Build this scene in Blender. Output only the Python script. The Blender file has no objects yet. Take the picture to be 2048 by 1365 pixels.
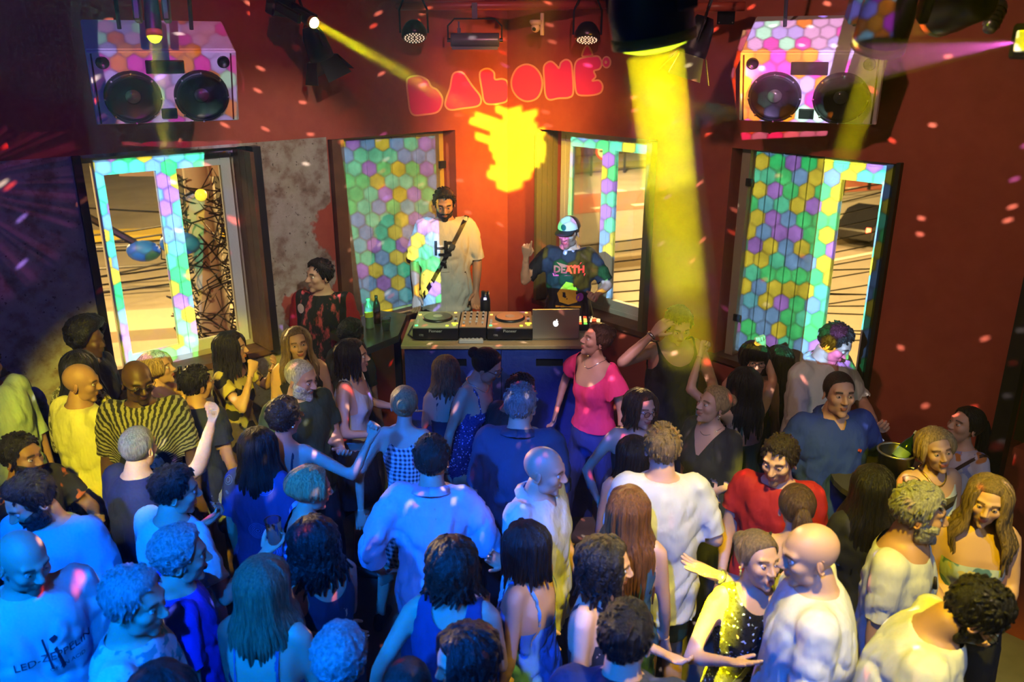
import bpy, bmesh, math, random
import numpy as np
from mathutils import Vector, Matrix, noise as mnoise
random.seed(7); np.random.seed(7)
sc = bpy.context.scene
COL = sc.collection
PI = math.pi
R_ = math.radians

# ---------------------------------------------------------------- camera
CAMH = 3.3
PITCH = 19.3
cd = bpy.data.cameras.new('camera')
cam = bpy.data.objects.new('camera', cd); COL.objects.link(cam)
cam.location = (0, 0, CAMH); cam.rotation_euler = (R_(90 - PITCH), 0, 0)
cd.sensor_width = 36.0; cd.lens = 36.0 * 1665 / 2048
cd.clip_start = 0.05; cd.clip_end = 300
cd.dof.use_dof = True; cd.dof.focus_distance = 5.0; cd.dof.aperture_fstop = 2.4
sc.camera = cam
# ---------------------------------------------------------------- view + renderer
sc.view_settings.view_transform = 'Standard'
sc.view_settings.look = 'None'
sc.view_settings.gamma = 1.0
sc.view_settings.use_curve_mapping = False
sc.view_settings.exposure = 0.0
cy = sc.cycles
cy.max_bounces = 5; cy.diffuse_bounces = 2; cy.glossy_bounces = 2; cy.transmission_bounces = 4
cy.volume_bounces = 0; cy.transparent_max_bounces = 10
cy.caustics_reflective = False; cy.caustics_refractive = False
cy.sample_clamp_indirect = 3.0
cy.use_denoising = True
cy.use_adaptive_sampling = True; cy.adaptive_threshold = 0.05; cy.adaptive_min_samples = 20
cy.max_bounces = 4
cy.volume_step_rate = 4.0
# ---------------------------------------------------------------- world: a dim night sky
w = bpy.data.worlds.new('night'); sc.world = w; w.use_nodes = True
w.node_tree.nodes['Background'].inputs[0].default_value = (0.10, 0.075, 0.05, 1)
w.node_tree.nodes['Background'].inputs[1].default_value = 0.25

# the room's corner and its two visible walls
CX, CY = -0.04, 7.5
DL = Vector((-math.sin(R_(48.2)), -math.cos(R_(48.2)), 0))
DR = Vector((math.sin(R_(41.7)), -math.cos(R_(41.7)), 0))
CC = Vector((CX, CY, 0))
def WL(u, z, n=0.0): return CC + DL * u + DR * n + Vector((0, 0, z))
def WR(u, z, n=0.0): return CC + DR * u + DL * n + Vector((0, 0, z))
WALL = {'L': WL, 'R': WR}

# ---------------------------------------------------------------- node helper
class NT:
    def __init__(s, tree): s.t = tree; s.n = tree.nodes; s.l = tree.links
    def node(s, typ, **kw):
        nd = s.n.new(typ)
        for k, v in kw.items(): setattr(nd, k, v)
        return nd
    def put(s, sock, v):
        if isinstance(v, bpy.types.NodeSocket): s.l.new(v, sock)
        elif v is not None:
            if isinstance(v, (tuple, list, Vector)) and hasattr(sock.default_value, '__len__') and len(sock.default_value) == 4 and len(v) == 3:
                v = (*v, 1)
            sock.default_value = v
    def m(s, op, a, b=None, c=None):
        nd = s.node('ShaderNodeMath', operation=op)
        s.put(nd.inputs[0], a)
        if b is not None: s.put(nd.inputs[1], b)
        if c is not None: s.put(nd.inputs[2], c)
        return nd.outputs[0]
    def vm(s, op, a, b=None, scale=None, out=0):
        nd = s.node('ShaderNodeVectorMath', operation=op)
        s.put(nd.inputs[0], a)
        if b is not None: s.put(nd.inputs[1], b)
        if scale is not None: s.put(nd.inputs['Scale'], scale)
        return nd.outputs['Value'] if out == 'v' else nd.outputs[0]
    def sep(s, v):
        nd = s.node('ShaderNodeSeparateXYZ'); s.put(nd.inputs[0], v); return nd.outputs
    def comb(s, x=0.0, y=0.0, z=0.0):
        nd = s.node('ShaderNodeCombineXYZ')
        for i, q in enumerate((x, y, z)): s.put(nd.inputs[i], q)
        return nd.outputs[0]
    def mix(s, f, a, b, typ='RGBA', blend='MIX'):
        nd = s.node('ShaderNodeMix', data_type=typ)
        if typ == 'RGBA': nd.blend_type = blend; ia, ib, o = 6, 7, 2
        elif typ == 'VECTOR': ia, ib, o = 4, 5, 1
        else: ia, ib, o = 2, 3, 0
        s.put(nd.inputs[0], f); s.put(nd.inputs[ia], a); s.put(nd.inputs[ib], b)
        return nd.outputs[o]
    def ramp(s, f, stops, interp='LINEAR'):
        nd = s.node('ShaderNodeValToRGB'); cr = nd.color_ramp; cr.interpolation = interp
        while len(cr.elements) > 1: cr.elements.remove(cr.elements[-1])
        cr.elements[0].position = stops[0][0]; cr.elements[0].color = (*stops[0][1], 1)
        for p, c in stops[1:]:
            e = cr.elements.new(p); e.color = (*c, 1)
        s.put(nd.inputs[0], f); return nd.outputs[0]
    def noise(s, vec=None, scale=5.0, detail=2.0, rough=0.5, out=0):
        nd = s.node('ShaderNodeTexNoise'); 
        if vec is not None: s.put(nd.inputs['Vector'], vec)
        nd.inputs['Scale'].default_value = scale; nd.inputs['Detail'].default_value = detail
        nd.inputs['Roughness'].default_value = rough
        return nd.outputs[out]
    def step(s, x, e0, e1):
        nd = s.node('ShaderNodeMapRange', clamp=True); s.put(nd.inputs[0], x)
        nd.inputs[1].default_value = e0; nd.inputs[2].default_value = e1
        return nd.outputs[0]

# ---------------------------------------------------------------- lights
def aim(o, target, up='Y'):
    d = Vector(target) - o.location
    o.rotation_euler = d.to_track_quat('-Z', up).to_euler()
def spot(name, loc, target, power, color, angle, blend=0.3, radius=0.03):
    ld = bpy.data.lights.new(name, 'SPOT'); ld.energy = power; ld.color = color
    ld.spot_size = R_(angle); ld.spot_blend = blend; ld.shadow_soft_size = radius
    o = bpy.data.objects.new(name, ld); COL.objects.link(o); o.location = loc
    aim(o, target); return o
def point(name, loc, power, color, radius=0.05):
    ld = bpy.data.lights.new(name, 'POINT'); ld.energy = power; ld.color = color; ld.shadow_soft_size = radius
    o = bpy.data.objects.new(name, ld); COL.objects.link(o); o.location = loc
    return o
def gobo(o):
    """nodes on a lamp: returns the tree, its emission node and (u, v) of the ray in the lamp's own frame"""
    ld = o.data; ld.use_nodes = True; t = NT(ld.node_tree)
    em = [n for n in t.n if n.type == 'EMISSION'][0]
    tc = t.node('ShaderNodeTexCoord')
    x, y, z = t.sep(tc.outputs['Normal'])
    zz = t.m('MULTIPLY', z, -1.0)
    return t, em, t.m('DIVIDE', x, zz), t.m('DIVIDE', y, zz), tc.outputs['Normal']

# ---------------------------------------------------------------- rays of the frame, for placing things at a known depth or plane
_F = Vector((0, math.cos(R_(PITCH)), -math.sin(R_(PITCH)))); _U = Vector((0, math.sin(R_(PITCH)), math.cos(R_(PITCH))))
def ray_of(x, y): return _F * 1665 + Vector((1, 0, 0)) * (x - 1024) + _U * (682 - y)
CAMP = Vector((0, 0, CAMH))
def at(x, y, depth): return CAMP + ray_of(x, y) * (depth / 1665)
def on_wall(x, y, side, n=0.0):
    nn, d = (DR if side == 'L' else DL), ray_of(x, y)
    return CAMP + d * ((CC + nn * n - CAMP).dot(nn) / d.dot(nn))
def on_z(x, y, z): d = ray_of(x, y); return CAMP + d * ((z - CAMH) / d.z)
# ---------------------------------------------------------------- the club's lamps, with some added fill spots
BLUE = (0.0, 0.15, 1.0); CYAN = (0.0, .34, 1.0); YEL = (1.0, 0.82, 0.0); ORG = (1.0, 0.40, 0.01)
LA = at(1308, 82, 2.30); TA = Vector((.78, 2.70, 1.30))
LB = at(1756, 92, 2.75); TB = at(1600, 620, 3.6)
LC = at(309, 72, 3.55); TC = at(372, 700, 3.7)
LD = at(628, 45, 5.2); TD = at(1180, 356, 4.2)
LE = at(1878, 28, 2.9); TE = on_wall(1330, 210, 'R')
LP = at(2046, 82, 2.4)
def beam(name, loc, tgt, power, color, angle, rad, blend=.25):
    d = (Vector(tgt) - Vector(loc)).normalized(); return spot(name, Vector(loc) + d * .012, tgt, power, color, angle, blend, rad)
def shaft(name, loc, tgt, power, color, rad, spread):
    ld = bpy.data.lights.new(name, 'AREA'); ld.shape = 'DISK'; ld.size = rad * 2; ld.energy = power; ld.color = color; ld.spread = R_(spread)
    d = (Vector(tgt) - Vector(loc)).normalized(); o = bpy.data.objects.new(name, ld); COL.objects.link(o); o.location = Vector(loc) + d * .036; aim(o, tgt); return o
shaft('beam_lamp', LA, TA, 15, (1, .86, .0), .080, 2.6)
shaft('beam_lamp', LB, TB, 1.6, (1, .85, .0), .045, 5)
shaft('beam_lamp', LC, TC, .5, (1, .90, .05), .026, 5)
shaft('beam_lamp', LE, TE, .9, (1, .70, .02), .06, 10)
shaft('beam_lamp', LD, TD, .9, (1, .88, .0), .026, 4)
# the corner's yellow patch, with the lamp's banded gobo
o = beam('gobo_lamp', (.25, 2.6, 4.4), (-.02, 7.4, 2.50), 30000, (1, .80, .02), 9, .02, .1)
t, em, u, v, nrm = gobo(o)
row = t.m('FLOOR', t.m('MULTIPLY', t.m('ADD', v, t.m('MULTIPLY', u, .10)), 95)); vq = t.m('DIVIDE', t.m('ADD', row, .5), 95)
rw = t.node('ShaderNodeTexWhiteNoise', noise_dimensions='1D'); t.put(rw.inputs['W'], row)
rad_ = t.m('SQRT', t.m('MAXIMUM', t.m('SUBTRACT', .0040, t.m('MULTIPLY', vq, vq)), 0.0))
edge = t.m('MULTIPLY', rad_, t.m('MULTIPLY_ADD', rw.outputs[0], .38, .70))
t.put(em.inputs['Strength'], t.step(t.m('SUBTRACT', edge, t.m('ABSOLUTE', t.m('ADD', u, t.m('MULTIPLY', t.m('SUBTRACT', rw.outputs[0], .5), .035)))), 0.0, .004))
spot('added_amber_halo', (.25, 2.6, 4.45), (.0, 7.4, 2.45), 1500, (1, .58, .02), 17, 1.0, .05)  # extra soft spot added for the halo round the patch
# washes, and spots added to brighten single places
spot('blue_wash_lamp', (-2.5, -0.2, 4.6), (-1.15, 2.3, 1.1), 2300, BLUE, 42, 0.5, 0.07)
spot('blue_wash_lamp', (-0.6, -0.6, 4.8), (-0.35, 2.4, 1.0), 1400, (0, .15, 1), 46, 0.6, 0.07)
spot('blue_wash_lamp', (3.0, 0.4, 4.3), (1.7, 2.5, 1.2), 190, (.22, .42, 1.0), 50, 0.7, 0.08)
spot('yellow_wash_lamp', (-1.0, -0.2, 4.7), (-2.0, 4.15, 1.5), 1900, YEL, 18, 0.35, 0.05)
spot('yellow_wash_lamp', (1.0, 1.75, 4.7), (1.35, 2.6, 1.2), 950, (1, .76, .0), 46, 0.45, 0.06)
spot('orange_corner_lamp', at(1372, 110, 4.9), (-.2, 6.9, 2.6), 800, ORG, 60, 0.8, 0.04)
spot('warm_wash_and_fill', (-.6, 2.2, 4.8), (1.9, 5.4, 2.3), 190, (1, .52, .40), 58, 0.9, 0.1)
spot('warm_wash_and_fill', (.3, 1.6, 4.4), (-.05, 6.8, 3.1), 420, (1, .30, .50), 20, 0.8, 0.05)  # pink spot added to brighten the corner letters
spot('white_front_lamp', (.2, 1.2, 4.6), (.0, 5.9, 1.95), 520, (.85, 1, .75), 22, 0.5, 0.05)
spot('red_wash_lamp', (-.9, 3.4, 4.6), on_wall(560, 210, 'L'), 60, (1, .05, .02), 44, 0.9, 0.05)
spot('blue_back_lamp', (-1.4, 1.0, 4.6), (-3.4, 5.0, 2.6), 110, (.12, .10, 1.0), 60, 0.8, 0.06)
spot('green_table_lamp', (-.2, 4.2, 4.3), (-1.0, 5.7, 1.4), 90, (.3, 1.0, .1), 22, 0.6, 0.05)
spot('blue_booth_lamp', (.9, 1.8, 4.7), (0, 5.4, .9), 40, (.05, .12, 1.0), 30, 0.6, 0.06)
spot('warm_wash_and_fill', (-.4, 1.5, 4.7), (-1.35, 4.8, 1.6), 260, (1, .78, .35), 24, 0.6, 0.05)  # spot added to lift the dark back row at left
spot('warm_wash_and_fill', (.4, 2.8, 4.6), on_wall(575, 400, 'L'), 340, (1, .92, .75), 24, 0.7, 0.06)  # spot added to brighten the bare plaster between the left windows
spot('added_front_fill', (2.3, -.4, 3.9), (1.6, 2.7, 1.4), 110, (.95, .85, .45), 46, 0.8, 0.08)  # fill added from the camera side to lift shaded faces
spot('added_deck_spot', (.6, 4.5, 4.2), (-.15, 5.7, 1.4), 130, (1, .5, .08), 24, 0.6, 0.04)  # extra orange spot added to brighten the decks
spot('added_pink_spot', (.1, 2.4, 4.7), (.50, 4.75, 1.35), 400, (1, .6, .75), 12, 0.5, 0.04)  # added spot that makes the neon pink top stand out
# pink fan of the laser box on the right
o = beam('laser_fan', LP, at(1700, 128, 2.6), 160, (1, .12, .65), 17, .004, .2)
t, em, u, v, nrm = gobo(o)
wn = t.noise(t.comb(t.m('MULTIPLY', t.m('ARCTAN2', v, u), 3.0), 0.0, 0.0), 3.0, 2)
t.put(em.inputs['Strength'], t.m('MULTIPLY', t.step(wn, .45, .6), 1.0))
# street lamps
point('street_light', (2, 24, 6), 26000, (1, .62, .20), .3); point('street_light', (-14, 20, 5), 20000, (1, .62, .20), .3)
point('street_light', (20, 30, 7), 16000, (1, .62, .22), .3); point('street_light', (6, 52, 8), 42000, (1, .66, .24), .3); point('street_light', (-7.5, 6.5, 4.5), 1600, (1, .62, .24), .2)  # last one added to light the near side of the utility pole

# mirror-ball flecks: sparse cells of the direction, stretched sideways
o = point('mirror_ball_light', (.35, 3.1, 3.95), 1700, (1, 1, 1), .012)
t, em, u, v, nrm = gobo(o)
x, y, z = t.sep(nrm)
lon = t.m('ARCTAN2', x, y); lat = t.m('ARCSINE', z)
def flecks(scale, sx, thr, rad, seed):
    co = t.comb(t.m('MULTIPLY', lon, sx), t.m('ADD', lat, t.m('MULTIPLY', t.m('SINE', t.m('MULTIPLY', lon, 9.0)), .05)), seed)
    vo = t.node('ShaderNodeTexVoronoi', voronoi_dimensions='2D'); vo.inputs['Scale'].default_value = scale; t.put(vo.inputs['Vector'], co)
    r_, g_, b_ = t.sep(vo.outputs['Color'])
    on = t.m('GREATER_THAN', r_, thr)
    return t.m('MULTIPLY', on, t.step(t.m('SUBTRACT', rad, vo.outputs['Distance']), 0.0, .05)), g_
f1, c1 = flecks(38, .30, .70, .12, 0.3); f2, c2 = flecks(11, .40, .90, .08, 5.2)
tint = t.ramp(c1, [(0, (1, .75, .65)), (.55, (1, .28, .2)), (.72, (1, .06, .04)), (.88, (.35, .2, 1))], 'CONSTANT')
tot = t.mix(f2, t.mix(f1, (0, 0, 0), tint), (1, .10, .07))
t.put(em.inputs['Color'], tot)

# video projectors mapping hexagons onto the joinery and the speaker boxes
def projector(name, loc, look, power, quads, pitch, palette, bright):
    o = spot(name, loc, look, power, (1, 1, 1), 100, 0.02, .006)
    M = o.rotation_euler.to_matrix().transposed(); t, em, u, v, nrm = gobo(o)
    mask = None; uv1 = t.comb(u, v, 1.0)
    for q in quads:
        P = []
        for p in q:
            l_ = M @ (Vector(p) - Vector(loc)); P.append((l_.x / -l_.z, l_.y / -l_.z))
        cx_ = sum(p[0] for p in P) / len(P); cy_ = sum(p[1] for p in P) / len(P); ins = None
        for i in range(len(P)):
            (x0, y0), (x1, y1) = P[i], P[(i + 1) % len(P)]; a, b = y0 - y1, x1 - x0; c = -(a * x0 + b * y0)
            if a * cx_ + b * cy_ + c < 0: a, b, c = -a, -b, -c
            e = t.vm('DOT_PRODUCT', uv1, (a, b, c), out='v'); ins = e if ins is None else t.m('MINIMUM', ins, e)
        k = t.m('GREATER_THAN', ins, 0.0); mask = k if mask is None else t.m('MAXIMUM', mask, k)
    p = t.vm('ADD', t.vm('SCALE', t.comb(u, v, 0.0), scale=1 / pitch), (100, 173.2, 0))
    r_ = (1.0, 1.7320508, 1.0)
    a_ = t.vm('SUBTRACT', t.vm('MODULO', p, r_), (.5, .8660254, 0)); b_ = t.vm('SUBTRACT', t.vm('MODULO', t.vm('ADD', p, (.5, .8660254, 0)), r_), (.5, .8660254, 0))
    pick = t.m('LESS_THAN', t.vm('DOT_PRODUCT', a_, a_, out='v'), t.vm('DOT_PRODUCT', b_, b_, out='v'))
    g = t.mix(pick, b_, a_, 'VECTOR')
    wn = t.node('ShaderNodeTexWhiteNoise', noise_dimensions='3D'); t.put(wn.inputs['Vector'], t.vm('SNAP', t.vm('ADD', t.vm('SUBTRACT', p, g), (.02, .02, 0)), (.25, .25, 1)))
    ag = t.vm('ABSOLUTE', g); hexd = t.m('MAXIMUM', t.sep(ag)[0], t.vm('DOT_PRODUCT', ag, (.5, .8660254, 0), out='v'))
    col = t.ramp(wn.outputs['Value'], palette, 'CONSTANT')
    shade = t.step(hexd, .505, .38); shade = t.m('MULTIPLY_ADD', shade, .62, .38)
    t.put(em.inputs['Color'], col); t.put(em.inputs['Strength'], t.m('MULTIPLY', t.m('MULTIPLY', mask, shade), bright))
    return o
quad = lambda side, n, pts: [on_wall(x, y, side, n) for x, y in pts]
PAL_W = [(0, (1, .85, .05)), (.25, (.10, 1, .62)), (.46, (.20, .50, 1)), (.66, (.50, .24, 1)), (.80, (.05, 1, .30)), (.93, (.15, .75, .95))]
PAL_S = [(0, (1, .22, .01)), (.24, (.95, .05, .55)), (.38, (.60, .40, .95)), (.62, (.55, .95, .72)), (.80, (.85, .40, .75)), (.9, (1, .28, .01))]
projector('hexagon_projector', (.1, -.2, 3.75), (-1.2, 5.9, 2.0), 5200, [quad('L', -.18, [(186, 322), (408, 305), (396, 720), (255, 740)]), quad('L', -.13, [(680, 283), (870, 272), (880, 615), (728, 640)])], .0162, PAL_W, 1.0)
projector('hexagon_projector', (-1.1, -.2, 3.75), (1.3, 5.9, 2.0), 5200, [quad('R', -.20, [(1143, 274), (1316, 292), (1272, 600), (1130, 590)]), quad('R', -.13, [(1514, 303), (1800, 334), (1738, 748), (1472, 700)])], .0162, PAL_W, 1.0)
sp_q = lambda pts, d: [at(x, y, d) for x, y in pts]
projector('hexagon_projector', (.2, .3, 3.9), (1.5, 4.4, 3.2), 3800, [sp_q([(1497, 20), (1742, 20), (1752, 118), (1740, 244), (1497, 232), (1475, 105)], 4.5)], .0175, PAL_S, 1.0)
projector('hexagon_projector', (-.2, .3, 3.9), (-1.6, 4.4, 3.2), 800, [sp_q([(175, 20), (440, 20), (472, 100), (466, 236), (208, 246), (198, 108)], 4.3)], .0175, PAL_S, 1.0)
# ---------------------------------------------------------------- mesh helpers
class MB:
    """collects simple shapes into one mesh"""
    def __init__(s): s.v = []; s.f = []; s.mi = []
    def add(s, vs, fs, mi=0):
        b = len(s.v); s.v += [tuple(p) for p in vs]
        s.f += [tuple(i + b for i in f) for f in fs]; s.mi += [mi] * len(fs)
    def box(s, lo, hi, fr=None, mi=0, taper=0.0):
        x0, y0, z0 = lo; x1, y1, z1 = hi; t = taper
        P = [(x0, y0, z0), (x1, y0, z0), (x1, y1, z0), (x0, y1, z0),
             (x0 + t, y0 + t, z1), (x1 - t, y0 + t, z1), (x1 - t, y1 - t, z1), (x0 + t, y1 - t, z1)]
        if fr: P = [fr(*p) for p in P]
        s.add(P, [(0, 3, 2, 1), (4, 5, 6, 7), (0, 1, 5, 4), (1, 2, 6, 5), (2, 3, 7, 6), (3, 0, 4, 7)], mi)
    def tube(s, pts, r, seg=8, cap=True, mi=0):
        pts = [Vector(p) for p in pts]; n = len(pts)
        if not hasattr(r, '__len__'): r = [r] * n
        rings = []; up = Vector((0, 0, 1)); prev = None
        for i, p in enumerate(pts):
            d = (pts[min(i + 1, n - 1)] - pts[max(i - 1, 0)])
            if d.length < 1e-9: d = Vector((0, 0, 1))
            d.normalize()
            a = prev - d * prev.dot(d) if prev is not None else (up.cross(d) if abs(d.z) < 0.95 else Vector((1, 0, 0)).cross(d))
            if a.length < 1e-6: a = d.orthogonal()
            a.normalize(); prev = a; b = d.cross(a)
            rings.append([p + (a * math.cos(2 * PI * k / seg) + b * math.sin(2 * PI * k / seg)) * r[i] for k in range(seg)])
        vs = [q for ring in rings for q in ring]
        fs = [(i * seg + k, i * seg + (k + 1) % seg, (i + 1) * seg + (k + 1) % seg, (i + 1) * seg + k) for i in range(n - 1) for k in range(seg)]
        if cap: fs += [tuple(reversed(range(seg))), tuple((n - 1) * seg + k for k in range(seg))]
        s.add(vs, fs, mi)
    def lathe(s, prof, o=(0, 0, 0), seg=16, M=None, mi=0, caps=True):
        """prof: (r, z) pairs about local Z"""
        o = Vector(o); vs = []
        for r, z in prof:
            for k in range(seg):
                p = Vector((r * math.cos(2 * PI * k / seg), r * math.sin(2 * PI * k / seg), z))
                if M is not None: p = M @ p
                vs.append(p + o)
        n = len(prof)
        fs = [(i * seg + k, i * seg + (k + 1) % seg, (i + 1) * seg + (k + 1) % seg, (i + 1) * seg + k) for i in range(n - 1) for k in range(seg)]
        if caps: fs += [tuple(reversed(range(seg))), tuple((n - 1) * seg + k for k in range(seg))]
        s.add(vs, fs, mi)
    def prism(s, poly, a, b, fr=None, mi=0):
        """poly of (x, y) swept from a to b in z, through fr"""
        n = len(poly); P = [(x, y, a) for x, y in poly] + [(x, y, b) for x, y in poly]
        if fr: P = [fr(*p) for p in P]
        s.add(P, [tuple(reversed(range(n))), tuple(range(n, 2 * n))] + [(i, (i + 1) % n, n + (i + 1) % n, n + i) for i in range(n)], mi)
    def ball(s, c, r, seg=12, rings=8, mi=0, sc3=(1, 1, 1)):
        prof = [(max(1e-4, r * math.sin(PI * i / rings)), -r * math.cos(PI * i / rings)) for i in range(rings + 1)]
        M = Matrix.Diagonal(Vector(sc3)).to_3x3() if True else None
        s.lathe(prof, c, seg, M, mi)
    def build(s, name, mats, parent=None, smooth=False, bevel=0.0, fix=True, col=None, weld=False):
        me = bpy.data.meshes.new(name); me.from_pydata(s.v, [], s.f)
        if not isinstance(mats, (list, tuple)): mats = [mats]
        for m_ in mats: me.materials.append(m_)
        if len(mats) > 1: me.polygons.foreach_set('material_index', s.mi)
        if fix or weld:
            bm = bmesh.new(); bm.from_mesh(me)
            if weld: bmesh.ops.remove_doubles(bm, verts=bm.verts, dist=1e-5)
            bmesh.ops.recalc_face_normals(bm, faces=bm.faces)
            if bevel: bmesh.ops.bevel(bm, geom=bm.edges[:], offset=bevel, segments=1, affect='EDGES', clamp_overlap=True)
            bm.to_mesh(me); bm.free()
        if smooth: me.polygons.foreach_set('use_smooth', [True] * len(me.polygons))
        return link(name, me, parent)
def link(name, me, parent=None):
    o = bpy.data.objects.new(name, me); COL.objects.link(o)
    if parent is not None: o.parent = parent; o.matrix_parent_inverse = parent_inv(parent)
    return o
def world_of(p):
    return p.matrix_basis.copy() if p.parent is None else world_of(p.parent) @ p.matrix_parent_inverse @ p.matrix_basis
def parent_inv(p): return world_of(p).inverted()
def tag(o, label=None, cat=None, group=None, kind=None):
    if label: o['label'] = label
    if cat: o['category'] = cat
    if group: o['group'] = group
    if kind: o['kind'] = kind
    return o
def empty(name, loc, label=None, cat=None, group=None, kind=None):
    o = bpy.data.objects.new(name, None); COL.objects.link(o); o.location = loc; o.empty_display_size = 0.1
    return tag(o, label, cat, group, kind)

# ---------------------------------------------------------------- materials
_M = {}
def mat(name, color, rough=0.6, metal=0.0, spec=0.5, emit=None, es=0.0, bump=None, vary=None, alpha=None, trans=0.0, sheen=0.0):
    if name in _M: return _M[name]
    m_ = bpy.data.materials.new(name); m_.use_nodes = True; t = NT(m_.node_tree); b = t.n['Principled BSDF']
    b.inputs['Base Color'].default_value = (*color, 1); b.inputs['Roughness'].default_value = rough
    b.inputs['Metallic'].default_value = metal; b.inputs['Specular IOR Level'].default_value = spec
    if emit: b.inputs['Emission Color'].default_value = (*emit, 1); b.inputs['Emission Strength'].default_value = es
    if trans: b.inputs['Transmission Weight'].default_value = trans
    if sheen: b.inputs['Sheen Weight'].default_value = sheen
    if vary:
        nz = t.noise(t.node('ShaderNodeTexCoord').outputs['Object'], vary[0], 3)
        f = t.step(nz, 0.3, 0.7)
        t.put(b.inputs['Base Color'], t.mix(f, color, vary[1]))
    if bump:
        nz = t.noise(t.node('ShaderNodeTexCoord').outputs['Object'], bump[0], 3)
        bp = t.node('ShaderNodeBump'); bp.inputs['Strength'].default_value = bump[1]; bp.inputs['Distance'].default_value = 0.02
        t.put(bp.inputs['Height'], nz); t.put(b.inputs['Normal'], bp.outputs[0])
    _M[name] = m_; return m_

def world_pos(t): return t.node('ShaderNodeNewGeometry').outputs['Position']
def wall_mat(side):
    m_ = bpy.data.materials.new('painted_plaster_' + side); m_.use_nodes = True; t = NT(m_.node_tree); b = t.n['Principled BSDF']
    pos = world_pos(t); dvec = DL if side == 'left' else DR
    u = t.vm('DOT_PRODUCT', t.vm('SUBTRACT', pos, tuple(CC)), tuple(dvec), out='v')
    z = t.sep(pos)[2]
    n1 = t.noise(pos, 1.3, 5, 0.6); n2 = t.noise(pos, 9, 4, 0.6); n3 = t.noise(pos, 38, 2)
    paint = t.mix(t.step(n2, 0.3, 0.75), (0.36, 0.072, 0.042), (0.42, 0.095, 0.055))
    col = paint
    hgt = t.m('MULTIPLY', n2, 0.25)
    if side == 'left':
        # bare old plaster below the paint line, with islands of red paint left on it
        bare = t.ramp(t.m('ADD', t.m('MULTIPLY', n2, 0.7), t.m('MULTIPLY', n1, 0.3)), [(0.30, (0.10, 0.06, 0.045)), (0.42, (0.26, 0.20, 0.15)), (0.5, (0.36, 0.33, 0.27)), (0.6, (0.42, 0.40, 0.34)), (0.72, (0.20, 0.16, 0.12))])
        spots = t.step(n3, 0.68, 0.72)
        bare = t.mix(t.m('MULTIPLY', spots, 0.8), bare, (0.05, 0.035, 0.03))
        below = t.m('LESS_THAN', z, 2.69)
        beyond = t.m('GREATER_THAN', u, 1.79)
        # the red left over: lower and nearer the corner
        e = t.m('ADD', t.m('MULTIPLY_ADD', u, -1.25, 2.35), t.m('MULTIPLY', t.m('SUBTRACT', 2.25, z), 0.55))
        far = t.m('GREATER_THAN', u, 2.9)
        e = t.m('MULTIPLY_ADD', n1, 2.6, t.m('SUBTRACT', e, 1.28))
        isred = t.m('MULTIPLY', t.step(e, 0.18, 0.24), t.m('SUBTRACT', 1.0, far))
        mask = t.m('MULTIPLY', t.m('MULTIPLY', below, beyond), t.m('SUBTRACT', 1.0, isred))
        col = t.mix(mask, paint, bare)
        hgt = t.m('SUBTRACT', hgt, t.m('MULTIPLY', mask, 0.25))
    t.put(b.inputs['Base Color'], col); b.inputs['Roughness'].default_value = 0.75
    bp = t.node('ShaderNodeBump'); bp.inputs['Strength'].default_value = 0.5; bp.inputs['Distance'].default_value = 0.03
    t.put(bp.inputs['Height'], hgt); t.put(b.inputs['Normal'], bp.outputs[0])
    return m_

# ---------------------------------------------------------------- room shell
UMAX, ZTOP, THK = 11.5, 5.2, 0.34
ZS, ZW = 1.17, 2.67
OPEN = {'L': [(0.58, 1.78), (2.41, 3.49)], 'R': [(0.40, 1.67), (2.31, 3.45), (4.30, 5.40)]}
def wall(name, fr, openings, m_):
    mb = MB(); us = sorted({0.0, UMAX, *[q for o in openings for q in o]}); zs = [-0.0, ZS, ZW, ZTOP]
    def hole(i, j): return j == 1 and any(abs(us[i] - a) < 1e-6 for a, _ in openings)
    for i in range(len(us) - 1):
        for j in range(3):
            if hole(i, j): 
                a, b_, c, d = us[i], us[i + 1], zs[j], zs[j + 1]
                for q in (((a, c), (b_, c)), ((b_, c), (b_, d)), ((b_, d), (a, d)), ((a, d), (a, c))):
                    (p0, p1) = q
                    mb.add([fr(*p0, 0), fr(*p1, 0), fr(*p1, -THK), fr(*p0, -THK)], [(0, 1, 2, 3)])
                continue
            for n in (0, -THK):
                mb.add([fr(us[i], zs[j], n), fr(us[i + 1], zs[j], n), fr(us[i + 1], zs[j + 1], n), fr(us[i], zs[j + 1], n)], [(0, 1, 2, 3)])
    mb.add([fr(0, 0, 0), fr(UMAX, 0, 0), fr(UMAX, 0, -THK), fr(0, 0, -THK)], [(0, 1, 2, 3)])
    mb.add([fr(0, ZTOP, 0), fr(UMAX, ZTOP, 0), fr(UMAX, ZTOP, -THK), fr(0, ZTOP, -THK)], [(0, 1, 2, 3)])
    return tag(mb.build(name, m_, weld=True), kind='structure')
wall('wall_left', WL, OPEN['L'], wall_mat('left'))
wall('wall_right', WR, OPEN['R'], wall_mat('right'))
M_dark = mat('dark_paint', (0.03, 0.02, 0.025), 0.8)
for nm, fr, fr2 in (('wall_back_left', WL, None), ('wall_back_right', WR, None)):
    mb = MB(); f_ = (lambda a, z, n, fr=fr: fr(UMAX + 0.001 + n, z, a))
    mb.box((0, 0, 0), (UMAX, ZTOP, 0.2), f_); tag(mb.build(nm, M_dark), kind='structure')
def diamond(z0, z1):
    P = [WL(0, 0, 0), WL(UMAX, 0, 0), WL(UMAX, 0, UMAX), WR(UMAX, 0, 0)]
    mb = MB(); mb.add([(p.x, p.y, z) for z in (z0, z1) for p in P], [(0, 1, 2, 3), (4, 5, 6, 7), (0, 1, 5, 4), (1, 2, 6, 5), (2, 3, 7, 6), (3, 0, 4, 7)])
    return mb
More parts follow.
